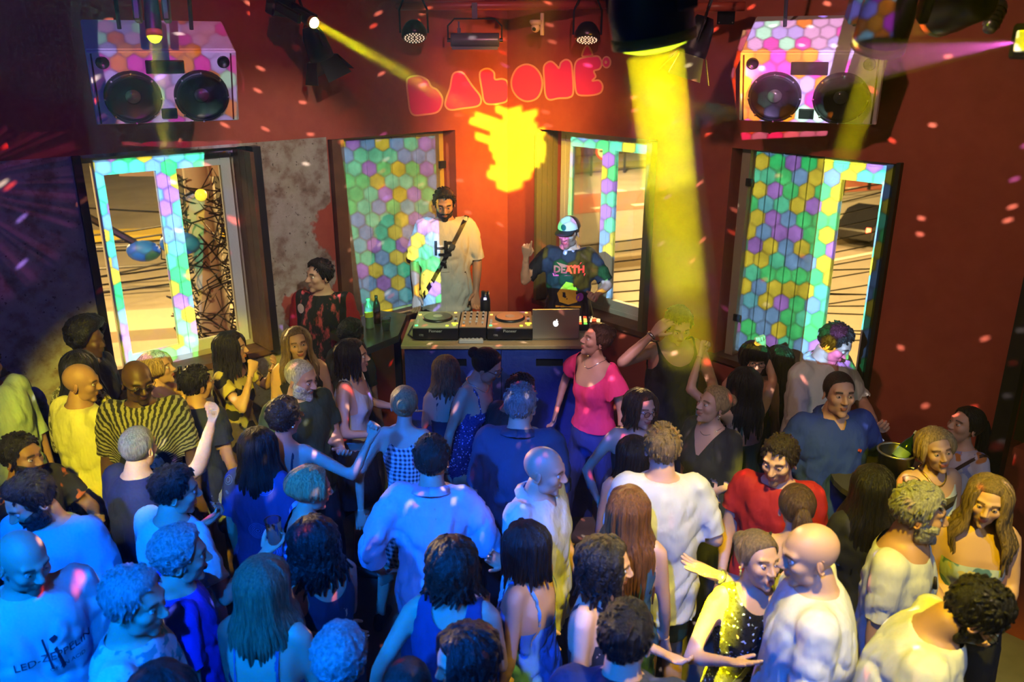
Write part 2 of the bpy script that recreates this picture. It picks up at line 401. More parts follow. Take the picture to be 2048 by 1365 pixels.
def floor_mat():
    m_ = bpy.data.materials.new('worn_floor'); m_.use_nodes = True; t = NT(m_.node_tree); b = t.n['Principled BSDF']
    pos = world_pos(t); n1 = t.noise(pos, 2.0, 4, 0.6)
    t.put(b.inputs['Base Color'], t.ramp(n1, [(0.3, (0.10, 0.09, 0.08)), (0.7, (0.22, 0.20, 0.18))]))
    b.inputs['Roughness'].default_value = 0.35
    return m_
tag(diamond(-0.2, 0.0).build('floor', floor_mat()), kind='structure')
tag(diamond(ZTOP, ZTOP + 0.2).build('ceiling', M_dark), kind='structure')
# ================================================================ people
# ---- head shape: a smooth union sampled along rays from the head's centre
def _sd_ell(P, c, r):
    q = (P - np.array(c)) / np.array(r); k0 = np.linalg.norm(q, axis=-1)
    k1 = np.linalg.norm(q / np.array(r), axis=-1) + 1e-9
    return k0 * (k0 - 1) / k1
def _sd_cap(P, a, b, ra, rb=None):
    a = np.array(a, float); b = np.array(b, float); rb = ra if rb is None else rb
    ab = b - a; h = np.clip(((P - a) @ ab) / (ab @ ab), 0, 1)
    return np.linalg.norm(P - a - h[..., None] * ab, axis=-1) - (ra + (rb - ra) * h)
def _smin(a, b, k):
    h = np.clip(0.5 + 0.5 * (b - a) / k, 0, 1); return b * (1 - h) + a * h - k * h * (1 - h)
def head_sdf(P, sex, mouth):
    f = sex == 'f'
    d = _sd_ell(P, (0, .012, .030), (.073, .093, .086))
    d = _smin(d, _sd_ell(P, (0, -.024, -.034), (.053 if f else .057, .061, .076)), .02)
    d = _smin(d, _sd_ell(P, (0, -.066, -.096), (.016 if f else .022, .017, .015)), .018)
    for s in (-1, 1):
        d = _smin(d, _sd_ell(P, (s * .037, -.055, -.016), (.024, .026, .026)), .014)
        if not f: d = _smin(d, _sd_ell(P, (s * .040, -.012, -.072), (.016, .03, .02)), .02)
    for s in (-1, 1): d = _smin(d, _sd_cap(P, (s * .008, -.080, .027), (s * .040, -.068, .033), .008 if f else .0105), .016)
    for s in (-1, 1):
        d = -_smin(-d, _sd_ell(P, (s * .030, -.100, .009), (.0165, .015, .0105)), .012)
    d = _smin(d, _sd_cap(P, (0, -.082, .018), (0, -.103, -.019), .0070, .0105 if f else .0125), .010)
    for s in (-1, 1): d = _smin(d, _sd_ell(P, (s * .0115, -.095, -.025), (.0065, .009, .006)), .005)
    if mouth == 'open':
        q = np.sqrt((P[..., 0] / .0165) ** 2 + ((P[..., 2] + .060) / .0135) ** 2)
        d = _smin(d, np.sqrt(((q - 1) * .0145) ** 2 + (P[..., 1] + .084) ** 2) - .0050, .006)
        d = -_smin(-d, _sd_ell(P, (0, -.094, -.060), (.0125, .022, .0095)), .003)
    else:
        w_ = .024 if mouth == 'smile' else .018
        d = _smin(d, _sd_ell(P, (0, -.0845, -.0505), (w_, .008, .0048)), .004)
        d = _smin(d, _sd_ell(P, (0, -.0835, -.0605), (w_ * .85, .0085, .0055)), .004)
    return d
_heads = {}
def head_mesh(sex, mouth, hi):
    key = (sex, mouth, hi)
    if key in _heads: return _heads[key]
    nu, nv = (72, 60) if hi else (36, 28)
    uu = np.arange(nu) / nu * 2 - 1                     # -1..1 round the head, 0 = face
    az = PI * (0.55 * uu + 0.45 * np.sign(uu) * np.abs(uu) ** 2.2)   # denser at the face
    vv = np.linspace(0, 1, nv)
    el = PI * (vv - 0.5) * 1.0
    el = el + 0.16 * np.sin(2 * el) * -1.0                # denser about the middle
    A, E_ = np.meshgrid(az, el)
    D = np.stack([np.sin(A) * np.cos(E_), -np.cos(A) * np.cos(E_), np.sin(E_)], -1).reshape(-1, 3)
    ctr = np.array([0, -.012, -.010])
    rs = np.linspace(.15, .03, 40); sd = np.stack([head_sdf(ctr + D * r, sex, mouth) for r in rs])
    first = np.argmax(sd < 0, axis=0); hi_ = rs[np.maximum(first - 1, 0)]; lo_ = rs[first]
    for _ in range(12):
        mid = (hi_ + lo_) / 2; ins = head_sdf(ctr + D * mid[:, None], sex, mouth) < 0
        lo_ = np.where(ins, mid, lo_); hi_ = np.where(ins, hi_, mid)
    V = ctr + D * lo_[:, None]
    F = [(j * nu + i, j * nu + (i + 1) % nu, (j + 1) * nu + (i + 1) % nu, (j + 1) * nu + i) for j in range(nv - 1) for i in range(nu)]
    _heads[key] = (V, F); return _heads[key]
def ear_mesh(s):
    mb = MB(); M = Matrix.Rotation(R_(-18 * s), 3, 'Z')
    pts = []
    for k in range(11):
        a = -2.2 + k * 0.46
        pts.append(Vector((s * (.074 + .006 * math.sin(k * .6)), .014 - .013 * math.cos(a) * 1.0, -.004 + .026 * math.sin(a))))
    mb.tube(pts, [.0045] * 11, 6)
    mb.ball((s * .0725, .010, -.004), .02, 8, 6, sc3=(.22, .62, 1.15))
    return np.array(mb.v), mb.f

# ---- hands: wrist at the origin, fingers along -Z, back of the hand to +Y, thumb towards +X
_hands = {}
def hand_raw(pose):
    mb = MB()
    palm = [(.030, .0235, .0215), (.012, .0235, .020), (-.006, .024, .018), (-.03, .032, .016), (-.06, .040, .015), (-.088, .041, .013), (-.098, .036, .010)]
    vs = []; n = 10
    for z, rx, ry in palm:
        for k in range(n):
            a = 2 * PI * k / n; c, s_ = math.cos(a), math.sin(a)
            vs.append((rx * math.copysign(abs(c) ** .8, c), ry * math.copysign(abs(s_) ** .9, s_), z))
    mb.add(vs, [(i * n + k, i * n + (k + 1) % n, (i + 1) * n + (k + 1) % n, (i + 1) * n + k) for i in range(6) for k in range(n)] + [tuple(range(n)), tuple(reversed(range(6 * n, 7 * n)))])
    curl = {'relaxed': (18, 25, 20), 'open': (2, 6, 5), 'fist': (75, 95, 60), 'hold': (35, 45, 35), 'point': (70, 95, 60)}[pose]
    spread = {'open': 9, 'relaxed': 3}.get(pose, 1)
    for k, (x, L, r) in enumerate([(.029, .070, .0088), (.010, .078, .0092), (-.010, .073, .0088), (-.029, .058, .0078)]):
        cu = curl if not (pose == 'point' and k == 0) else (5, 8, 5)
        p = Vector((x, 0, -.090)); pts = [p + Vector((0, 0, .02)), p.copy()]; ang = 0.0
        sa = R_(spread * (1.5 - k))
        for seg, c_ in zip((.46, .30, .24), cu):
            ang += R_(c_ * (1 + .06 * k))
            d = Vector((math.sin(sa) * math.cos(ang), -math.sin(ang), -math.cos(ang) * math.cos(sa)))
            pts.append(pts[-1] + d * L * seg * .55); pts.append(pts[-1] + d * L * seg * .45)
        rr = [r * 1.05, r * 1.08, r, r * 1.03, r * .93, r * .95, r * .86, r * .5]
        mb.tube(pts, rr, 7)
    th = {'fist': (25, 60), 'hold': (35, 25), 'point': (25, 60)}.get(pose, (38, 12))
    p = Vector((.026, -.004, -.022)); a0 = R_(th[0])
    d1 = Vector((math.sin(a0), -.25, -math.cos(a0))).normalized(); q = p + d1 * .045
    a1 = R_(th[0] - th[1]); d2 = Vector((math.sin(a1), -.45 if pose in ('fist', 'hold') else -.2, -math.cos(a1))).normalized()
    mb.tube([p, p + d1 * .022, q, q + d2 * .018, q + d2 * .032, q + d2 * .040], [.013, .0125, .0105, .0098, .009, .005], 7)
    return mb
def hand_mesh(pose): return _hands[pose]

def Z0(Q): return Q[:, 2]
# ---- remeshing: jobs are collected, evaluated together, then finished
JOBS = []
def remesh_job(mb, voxel, smooth, done):
    me = bpy.data.meshes.new('tmp'); me.from_pydata(mb.v, [], mb.f)
    o = bpy.data.objects.new('tmp', me)
    m_ = o.modifiers.new('r', 'REMESH'); m_.mode = 'VOXEL'; m_.voxel_size = voxel; m_.adaptivity = 0
    if smooth:
        s_ = o.modifiers.new('s', 'SMOOTH'); s_.factor = 0.5; s_.iterations = smooth
    JOBS.append((o, done))
def run_jobs():
    for o, _ in JOBS: COL.objects.link(o)
    dg = bpy.context.evaluated_depsgraph_get(); dg.update()
    for o, done in JOBS:
        ev = o.evaluated_get(dg); me = ev.to_mesh()
        V = np.empty(len(me.vertices) * 3); me.vertices.foreach_get('co', V); V = V.reshape(-1, 3)
        N = np.empty(len(me.vertices) * 3); me.vertex_normals.foreach_get('vector', N); N = N.reshape(-1, 3)
        ls = np.empty(len(me.polygons), int); me.polygons.foreach_get('loop_start', ls)
        lt = np.empty(len(me.polygons), int); me.polygons.foreach_get('loop_total', lt)
        lv = np.empty(len(me.loops), int); me.loops.foreach_get('vertex_index', lv)
        F = lv[ls[:, None] + np.arange(4)] if len(ls) and (lt == 4).all() else [tuple(lv[a:a + b]) for a, b in zip(ls, lt)]
        done(V, N, F); ev.to_mesh_clear()
    ms = [o.data for o, _ in JOBS]
    for o, _ in JOBS: bpy.data.objects.remove(o)
    for m_ in ms: bpy.data.meshes.remove(m_)
    JOBS.clear()
def clip(V, F, d):
    """keep the part of a quad mesh where d <= 0, cut cleanly along d = 0"""
    F = np.asarray(F); ins = d[F] <= 0; full = ins.all(1); part = ins.any(1) & ~full
    out = [tuple(f) for f in F[full]]; V = list(map(tuple, V)); cache = {}
    def cut(a, b):
        key = (a, b) if a < b else (b, a)
        if key not in cache:
            a_, b_ = key; t_ = d[a_] / (d[a_] - d[b_] + 1e-12); t_ = min(max(t_, .001), .999)
            cache[key] = len(V); V.append(tuple(np.array(V[a_]) * (1 - t_) + np.array(V[b_]) * t_))
        return cache[key]
    for f in F[part]:
        for tri in ((f[0], f[1], f[2]), (f[0], f[2], f[3])):
            k = [q for q in range(3) if d[tri[q]] <= 0]
            if len(k) == 3: out.append(tuple(tri)); continue
            if not k: continue
            if len(k) == 1:
                a = tri[k[0]]; b = tri[(k[0] + 1) % 3]; c = tri[(k[0] + 2) % 3]; out.append((a, cut(a, b), cut(a, c)))
            else:
                o_ = [q for q in range(3) if q not in k][0]; c = tri[o_]; a = tri[(o_ + 1) % 3]; b = tri[(o_ + 2) % 3]
                ca, cb = cut(c, a), cut(c, b); out.append((a, b, cb, ca))
    used = sorted({i for f in out for i in f}); mp = {i: j for j, i in enumerate(used)}
    return [V[i] for i in used], [tuple(mp[i] for i in f) for f in out]
def mesh_obj(name, V, F, m_, parent, smooth=True, colors=None):
    me = bpy.data.meshes.new(name); me.from_pydata([tuple(v) for v in V], [], [tuple(int(i) for i in f) for f in F])
    me.materials.append(m_)
    if smooth: me.polygons.foreach_set('use_smooth', [True] * len(me.polygons))
    if colors is not None:
        a = me.attributes.new('tone', 'FLOAT_COLOR', 'POINT'); a.data.foreach_set('color', np.asarray(colors, np.float32).ravel())
    o = bpy.data.objects.new(name, me); COL.objects.link(o)
    if parent is not None: o.parent = parent
    return o

for _p in ('relaxed', 'open', 'fist', 'hold', 'point'):
    remesh_job(hand_raw(_p), .0034, 2, lambda V, N, F, _p=_p: _hands.__setitem__(_p, (V.copy(), [tuple(f_) for f_ in F])))
run_jobs()

# ---- materials of people
def skin_mat():
    if 'skin' in _M: return _M['skin']
    m_ = bpy.data.materials.new('skin'); m_.use_nodes = True; t = NT(m_.node_tree); b = t.n['Principled BSDF']
    at = t.node('ShaderNodeAttribute'); at.attribute_name = 'tone'
    t.put(b.inputs['Base Color'], at.outputs['Color']); b.inputs['Roughness'].default_value = .48
    b.inputs['Specular IOR Level'].default_value = .55
    _M['skin'] = m_; return m_
def hair_mat(color, curly=0):
    key = 'hair_%s_%d' % ('_'.join('%02d' % int(c * 100) for c in color), curly)
    if key in _M: return _M[key]
    m_ = bpy.data.materials.new(key); m_.use_nodes = True; t = NT(m_.node_tree); b = t.n['Principled BSDF']
    co = t.node('ShaderNodeTexCoord').outputs['Object']
    st = t.vm('MULTIPLY', co, (1, 1, .12 if not curly else .8))
    n_ = t.noise(st, 140 if not curly else 90, 3, .6); n2 = t.noise(st, 30, 2)
    c2 = tuple(min(1, c * 1.7 + .004) for c in color)
    t.put(b.inputs['Base Color'], t.mix(t.m('MULTIPLY', t.step(n_, .35, .7), .8), tuple(c * .6 for c in color), c2))
    b.inputs['Roughness'].default_value = .42; b.inputs['Specular IOR Level'].default_value = .4
    bp = t.node('ShaderNodeBump'); bp.inputs['Strength'].default_value = .9; bp.inputs['Distance'].default_value = .012
    t.put(bp.inputs['Height'], t.m('ADD', n_, n2)); t.put(b.inputs['Normal'], bp.outputs[0])
    _M[key] = m_; return m_
def cloth_mat(color, pat=None, c2=(0, 0, 0), rough=.8, c3=None):
    key = 'cloth_%s_%s' % ('_'.join('%03d' % int(c * 100) for c in (*color, *c2)), pat)
    if key in _M: return _M[key]
    m_ = bpy.data.materials.new(key); m_.use_nodes = True; t = NT(m_.node_tree); b = t.n['Principled BSDF']
    co = t.node('ShaderNodeTexCoord').outputs['Object']; x, y, z = t.sep(co)
    fold = t.noise(t.vm('MULTIPLY', co, (1, 1, .45)), 9, 3, .55)
    col = None; r = rough; hmul = 1.0; extra = None
    if pat == 'stripes':
        wv = t.m('SINE', t.m('ADD', t.m('MULTIPLY', z, 190), t.m('MULTIPLY', t.noise(co, 8, 2), 14)))
        col = t.mix(t.step(wv, -.1, .1), color, c2)
    elif pat == 'floral':
        n_ = t.noise(co, 11, 2, .4); n2 = t.noise(t.vm('ADD', co, (3, 1, 2)), 14, 2)
        col = t.mix(t.step(n_, .54, .57), color, c2)
        if c3: col = t.mix(t.step(n2, .60, .62), col, c3)
    elif pat == 'sequin':
        vo = t.node('ShaderNodeTexVoronoi'); vo.inputs['Scale'].default_value = 130; t.put(vo.inputs['Vector'], co)
        col = t.mix(t.m('GREATER_THAN', t.sep(vo.outputs['Color'])[0], .93), color, c2); r = .3
        extra = t.sep(vo.outputs['Color'])[1]
    elif pat == 'check':
        a = t.m('GREATER_THAN', t.m('FRACT', t.m('MULTIPLY', t.m('ADD', x, y), 38)), .5)
        c_ = t.m('GREATER_THAN', t.m('FRACT', t.m('MULTIPLY', z, 38)), .5)
        col = t.mix(t.m('MULTIPLY', t.m('ADD', a, c_), .5), color, c2)
    elif pat == 'lace':
        n_ = t.noise(t.vm('MULTIPLY', co, (1, 1, .7)), 42, 3, .7)
        col = t.mix(t.step(n_, .49, .53), color, c2)
    elif pat == 'rays':      # radiating black strokes, as on a printed tee
        an = t.m('ARCTAN2', t.m('SUBTRACT', z, 1.16), x)
        rad = t.m('SQRT', t.m('ADD', t.m('MULTIPLY', x, x), t.m('POWER', t.m('SUBTRACT', z, 1.16), 2.0)))
        wv = t.m('SINE', t.m('ADD', t.m('MULTIPLY', an, 66), t.m('MULTIPLY', t.noise(co, 30, 2), 7)))
        ring = t.m('COMPARE', rad, .115, .018)
        inner = t.m('LESS_THAN', rad, .10)
        st = t.m('MAXIMUM', t.step(wv, -.2, .2), ring)
        col = t.mix(st, color, c2)
        col = t.mix(t.m('MULTIPLY', inner, t.step(t.noise(co, 40, 2), .42, .5)), col, (.5, .48, .35))
    elif pat == 'swirl':
        vo = t.node('ShaderNodeTexVoronoi'); vo.inputs['Scale'].default_value = 7; t.put(vo.inputs['Vector'], co)
        wv = t.m('SINE', t.m('MULTIPLY', vo.outputs['Distance'], 120)); n_ = t.m('LESS_THAN', vo.outputs['Distance'], .35)
        col = t.mix(t.m('MULTIPLY', t.step(wv, .3, .6), n_), color, c2)
    elif pat == 'leaves':
        n_ = t.noise(t.vm('MULTIPLY', t.vm('ADD', co, (0, 0, 5)), (1, 1, 2.2)), 8, 3, .6)
        col = t.mix(t.step(n_, .55, .57), color, c2)
    elif pat == 'smear':     # a big smoky print on the chest
        n_ = t.noise(t.vm('MULTIPLY', co, (2, 2, .8)), 9, 4, .65)
        f_ = t.m('MULTIPLY', t.step(n_, .50, .62), t.m('LESS_THAN', y, 0.0))
        f_ = t.m('MULTIPLY', f_, t.m('LESS_THAN', t.m('ABSOLUTE', x), .15))
        col = t.mix(f_, color, c2)
        if c3: col = t.mix(t.m('GREATER_THAN', t.m('ABSOLUTE', x), .19), col, c3)
    if col is None: b.inputs['Base Color'].default_value = (*color, 1)
    else: t.put(b.inputs['Base Color'], col)
    b.inputs['Roughness'].default_value = r
    if extra is not None: t.put(b.inputs['Roughness'], t.m('MULTIPLY_ADD', extra, .5, .15))
    bp = t.node('ShaderNodeBump'); bp.inputs['Strength'].default_value = .55; bp.inputs['Distance'].default_value = .05
    t.put(bp.inputs['Height'], fold); t.put(b.inputs['Normal'], bp.outputs[0])
    _M[key] = m_; return m_

SKIN = {'light': (.62, .36, .25), 'tan': (.46, .25, .155), 'brown': (.25, .12, .07), 'dark': (.11, .052, .03), 'pale': (.72, .46, .34)}
HAIR = {'black': (.010, .008, .008), 'dark': (.028, .017, .012), 'brown': (.075, .038, .018), 'auburn': (.16, .06, .02), 'blonde': (.42, .28, .12),
        'grey': (.26, .25, .25), 'white': (.55, .54, .52), 'dirty': (.20, .13, .07)}

def ik(sh, wr, hint, l1, l2):
    d = wr - sh; L = d.length
    if L > (l1 + l2) * .995: wr = sh + d.normalized() * (l1 + l2) * .995; d = wr - sh; L = d.length
    if L < abs(l1 - l2) + .02: L = abs(l1 - l2) + .02
    a = (l1 * l1 - l2 * l2 + L * L) / (2 * L); h = math.sqrt(max(0, l1 * l1 - a * a))
    dn = d.normalized(); hp = hint - dn * hint.dot(dn)
    if hp.length < 1e-4: hp = dn.orthogonal()
    return sh + dn * a + hp.normalized() * h, wr
# wrist relative to the shoulder: (outwards, forwards, up), elbow hint, hand pose
ARMS = {
    'down': ((.06, .05, -.53), (.3, -.8, 0), 'relaxed'), 'down2': ((.04, .14, -.50), (.3, -.7, 0), 'relaxed'),
    'bent': ((-.06, .28, -.24), (.35, -.5, -.8), 'relaxed'), 'cup': ((.0, .28, -.18), (.3, -.4, -.8), 'hold'),
    'phone': ((-.12, .28, -.17), (.8, -.1, -.8), 'hold'), 'belly': ((-.13, .20, -.36), (.5, -.6, -.3), 'relaxed'),
    'up': ((.10, .16, .42), (.8, .1, -.2), 'fist'), 'high': ((.06, .10, .52), (.8, .1, 0), 'open'),
    'face': ((-.02, .22, .06), (.7, .3, -.9), 'fist'), 'side': ((.30, .16, -.34), (.2, -.6, -.4), 'relaxed'),
    'back': ((.10, -.18, -.46), (.5, -.8, 0), 'relaxed'), 'hip': ((.06, .06, -.42), (1, -.6, .1), 'relaxed'),
    'head': ((-.10, .08, .26), (1, .3, -.1), 'relaxed'),
}
PEOPLE = []
def person(label, px, h=1.75, face=0, head=(0, 0, 0), sex='m', w=1.0, skin='light', hair=('short', 'dark'), top=None, bottom=None,
           R='down', L='down', lean=(0, 0), mouth='shut', beard=None, glasses=None, z0=0.0, detail=None, extras=(), foot=True, legs=None, group=None):
    """px: the crown in the frame; face: 0 to the camera, 90 to the frame's right; head: (turn, nod down, tilt) on the neck;
    top: dict(c, neck, sleeve, hem, pat, c2, loose); R/L: arm poses of the person's right and left arm"""
    f = sex == 'f'; h *= float(np.interp(px[1], [640, 700, 850, 1000, 1150], [.99, .955, .94, .965, 1.0]))
    k = h / 1.75; w = 1 + (w - 1) * .65
    rot = Matrix.Rotation(R_(face), 3, 'Z')
    # lean about the pelvis: forward (towards -Y) and sideways (towards +X)
    ML = Matrix.Rotation(R_(lean[0]), 3, 'X') @ Matrix.Rotation(R_(lean[1]), 3, 'Y')
    piv = Vector((0, 0, .95 * k))
    def T(p): return piv + ML @ (Vector(p) - piv)
    neck = T((0, .000 * k, 1.50 * k))
    MH = ML @ Matrix.Rotation(R_(head[0]), 3, 'Z') @ Matrix.Rotation(R_(head[1]), 3, 'X') @ Matrix.Rotation(R_(head[2]), 3, 'Y')
    hk = (.5 + .5 * k) * (0.95 if f else .98)
    # the head's centre: from the top of the neck, upwards and forwards in the head's own frame
    nt = T((0, -.018 * k, 1.545 * k))
    hc = nt + MH @ Vector((0, -.012, .062)) * hk
    def TH(p): return hc + MH @ (Vector(p) * hk)
    crown = TH((0, .012, .116))
    # place
    ray = Vector((px[0] - 1024, 1665 * math.cos(R_(PITCH)) + (682 - px[1]) * math.sin(R_(PITCH)), -1665 * math.sin(R_(PITCH)) + (682 - px[1]) * math.cos(R_(PITCH))))
    tt = (crown.z + z0 - CAMH) / ray.z
    P = Vector((0, 0, CAMH)) + ray * tt; c2_ = rot @ crown
    base = Vector((P.x - c2_.x, P.y - c2_.y, z0))
    dist = (P - Vector((0, 0, CAMH))).length
    rel = ((face + head[0] + 180) % 360) - 180
    toward = abs(rel - math.degrees(math.atan2(P.x, P.y)) * -1) < 125
    hi = toward if detail is None else detail
    root = empty('person', base, label, 'person', group); root.rotation_euler = (0, 0, R_(face))
    S = dict(root=root, k=k, hk=hk, T=T, TH=TH, MH=MH, ML=ML, hc=hc, rot=rot, base=base, label=label, px=px, dist=dist, P=P)
    skc = np.array(SKIN[skin]); hcol = HAIR[hair[1]] if hair[1] else (.03, .02, .02)
    # ---------------- skeleton
    shx = (.148 if f else .172) * k * (.75 + .25 * w); shz = 1.425 * k
    l1, l2 = .285 * k, .255 * k
    arms = []
    for s, pose in ((-1, R), (1, L)):
        wr, hint, hp = ARMS[pose] if isinstance(pose, str) else pose
        sh = Vector((s * shx, .005, shz)); cv = lambda q: Vector((s * q[0], -q[1], q[2]))
        el, wp = ik(sh, sh + cv(wr) * k, cv(hint), l1, l2)
        arms.append([T(sh), T(el), T(wp), hp, s])
    S['arms'] = arms; S['shx'] = shx
    aw = (.85 if f else 1.0) * (.6 + .4 * w)
    def arm_tubes(mb, arm, r, s0=0.0, s1=2.0, seg=10):
        """tapered limb along shoulder-elbow-wrist between s0 and s1 with radius function r(s)"""
        sh, el, wp = arm[:3]; n_ = 9; pts = []; rr = []
        for i in range(n_ + 1):
            q = s0 + (s1 - s0) * i / n_; p = sh.lerp(el, q) if q <= 1 else el.lerp(wp, q - 1)
            pts.append(p); rr.append(r(q))
        mb.tube(pts, rr, seg)
    rarm = lambda q: k * aw * float(np.interp(q, [0, .25, .6, 1, 1.25, 1.7, 2], [.048, .049, .043, .037, .040, .030, .0255]))
    prof_m = [(.84, .150, .105), (.92, .165, .118), (1.0, .152, .108), (1.08, .143, .102), (1.18, .155, .110), (1.28, .163, .116), (1.36, .166, .112), (1.42, .150, .096), (1.455, .108, .078), (1.48, .072, .066)]
    prof_f = [(.84, .160, .112), (.92, .170, .120), (1.0, .148, .106), (1.08, .122, .092), (1.16, .125, .094), (1.25, .142, .108), (1.33, .148, .108), (1.40, .145, .088), (1.445, .100, .072), (1.475, .058, .056)]
    prof = prof_f if f else prof_m
    def torso(mb, infl=0.0, zlo=.84, ztop=1.6, seg=20, belly=1.0, hem=None, flare=0.0):
        rings = []
        rows = [(z, rx * (1 + (w - 1) * (.9 if z < 1.3 else .5)), ry * (1 + (w - 1) * 1.3 * (1 if z < 1.3 else .5))) for z, rx, ry in prof if zlo <= z <= ztop]
        if hem is not None and hem < rows[0][0]:
            for q in (.66, .33, 0.0):
                zz = hem + (rows[0][0] - hem) * q if hem < rows[0][0] else hem
                rows.insert(0, (zz, rows[0][1] * (1.02 + flare * (1 - q) * .3), rows[0][2] * (1.04 + flare * (1 - q) * .3)))
        for z, rx, ry in rows:
            ii = infl * float(np.interp(z, [1.0, 1.25, 1.42], [1, .65, .5]))
            bel = max(0, (w - 1)) * .10 * math.exp(-((z - 1.06) / .12) ** 2)
            ring = []
            for j in range(seg):
                a = 2 * PI * j / seg; c_, s_ = math.cos(a), math.sin(a)
                e = .86
                x_ = (rx + ii) * math.copysign(abs(c_) ** e, c_) * k
                y_ = (ry + ii + (bel if s_ < 0 else 0)) * math.copysign(abs(s_) ** e, s_) * k
                bust = (.032 * math.exp(-((z - 1.27) / .055) ** 2) * math.exp(-((abs(x_ / k) - .072) / .05) ** 2) * k) if (f and s_ < 0) else 0
                pec = (.010 * math.exp(-((z - 1.30) / .06) ** 2) * math.exp(-((abs(x_ / k) - .07) / .06) ** 2) * k) if (not f and s_ < 0) else 0
                ring.append(T((x_, y_ - bust - pec, z * k)))
            rings.append(ring)
        vs = [p for r_ in rings for p in r_]; n_ = len(rings)
        mb.add(vs, [(i * seg + j, i * seg + (j + 1) % seg, (i + 1) * seg + (j + 1) % seg, (i + 1) * seg + j) for i in range(n_ - 1) for j in range(seg)] + [tuple(reversed(range(seg))), tuple((n_ - 1) * seg + j for j in range(seg))])
    # legs
    hipx = .088 * k * (.8 + .2 * w); lg = []
    st = {None: ((.10, .0), (.10, .0)), 'wide': ((.19, .02), (.19, -.02)), 'step': ((.10, .16), (.10, -.14))}[legs]
    for s, (ox, oy) in ((-1, st[0]), (1, st[1])):
        hp = Vector((s * hipx, 0, .90 * k)); an = Vector((s * (hipx * .4 + ox * k), -oy * k, .075 * k))
        kn, an = ik(hp, an, Vector((s * .1, -1, 0)), .425 * k, .41 * k)
        lg.append((hp, kn, an, s))
    def leg_tubes(mb, g, r, s1=2.0, seg=10):
        hp, kn, an, s = g; pts = []; rr = []
        for i in range(10):
            q = s1 * i / 9; pts.append(hp.lerp(kn, q) if q <= 1 else kn.lerp(an, q - 1)); rr.append(r(q))
        mb.tube(pts, rr, seg)
    lw = .65 + .35 * w
    rleg = lambda q: k * lw * float(np.interp(q, [0, .3, .8, 1, 1.3, 1.8, 2], [.088, .084, .058, .053, .056, .037, .036]))
    # ---------------- body: one surface
    mb = MB(); torso(mb)
    mb.tube([T((0, .012 * k, 1.43 * k)), T((0, .002, 1.49 * k)), nt, hc + MH @ Vector((0, .012, -.035)) * hk], [.062 * k * (.82 if f else 1.05), .056 * k * (.88 if f else 1.12), .054 * k * (.88 if f else 1.10), .047 * k], 12)
    for a in arms:
        mb.ball(a[0] - ML @ Vector((a[4] * .012, 0, .004)), .054 * k * aw, 10, 7)
        arm_tubes(mb, a, rarm); mb.ball(a[1], rarm(1) * 1.02, 8, 6)
        mb.tube([T((a[4] * .05 * k, .01, 1.425 * k)), T((a[4] * shx, .005, shz + .012 * k))], [.045 * k, .052 * k * aw], 10)
    for g in lg: leg_tubes(mb, g, rleg); mb.ball(g[1], rleg(1), 8, 6)
    near = dist < 3.6
    vox = .013 if near else .017
    def body_done(V, N, F):
        V = [tuple(v) for v in V]; F = [tuple(f_) for f_ in F]; nb = len(V)
        tone = [(*skc, 1)] * nb
        for a in arms:     # hands
            HV, HF = hand_mesh(a[3]); fd = (a[2] - a[1]).normalized()
            hk_ = k * (.93 if f else 1.03); bend = a[5] if len(a) > 5 else None
            zax = -fd; xax = Vector((-a[4] * .9, -.45, .3)); xax = ML @ xax
            xax = (xax - zax * xax.dot(zax)).normalized(); yax = zax.cross(xax)
            if a[4] > 0: yax = -yax   # mirror for the left hand
            M = Matrix((xax, yax, zax)).transposed()
            b_ = len(V); V += [tuple(a[2] + M @ (Vector(q) * hk_)) for q in HV]; F += [tuple(i + b_ for i in q) for q in HF]
            tone += [(*skc * 1.02, 1)] * len(HV)
        HV, HF = head_mesh(sex, mouth, hi); b_ = len(V)
        hv = np.array(HV); tn = np.tile(skc, (len(hv), 1))
        def blend(mask, col): 
            m_ = np.clip(mask, 0, 1)[:, None]; tn[:] = tn * (1 - m_) + np.array(col) * m_
        if hi:
            fr = hv[:, 1] < -.05
            if mouth == 'open':
                blend(fr * (1.6 - np.abs(_sd_ell(hv, (0, -.086, -.060), (.017, .02, .0145))) / .0025), skc * np.array([.8, .35, .35]))
                blend((1 - _sd_ell(hv, (0, -.080, -.060), (.013, .03, .0095)) / .002), (.02, .004, .004))
            else:
                wl = .026 if mouth == 'smile' else .020
                curve = 14 * hv[:, 0] ** 2 * (1 if mouth == 'smile' else 0)
                hz = hv[:, 2] - curve
                lip = 1.4 - (np.sqrt((hv[:, 0] / wl) ** 2 + ((hz + .0555) / .0105) ** 2) ** 3)
                blend(fr * lip, skc * (np.array([.85, .32, .34]) if f else np.array([.82, .52, .50])))
                blend(fr * (np.abs(hv[:, 0]) < wl) * (1.3 - np.abs(hz + .0553) / .0016), skc * .25)
            brow = np.abs(hv[:, 2] - (.032 - 8 * (np.abs(hv[:, 0]) - .030) ** 2)) / (.0035 if f else .0048)
            blend(fr * (np.abs(np.abs(hv[:, 0]) - .031) < .018) * (1.7 - brow) * .9, np.array(hcol if hair[1] in ('black', 'dark', 'brown') else HAIR['brown']) * 1.2)
            blend(.25 * fr * (1.4 - np.sqrt(((np.abs(hv[:, 0]) - .030) / .02) ** 2 + ((hv[:, 2] - .009) / .014) ** 2)), skc * .45)
            if f: blend(.3 * (1.2 - np.sqrt(((np.abs(hv[:, 0]) - .042) / .022) ** 2 + ((hv[:, 2] + .02) / .02) ** 2)) * fr, skc * np.array([1.05, .72, .72]))
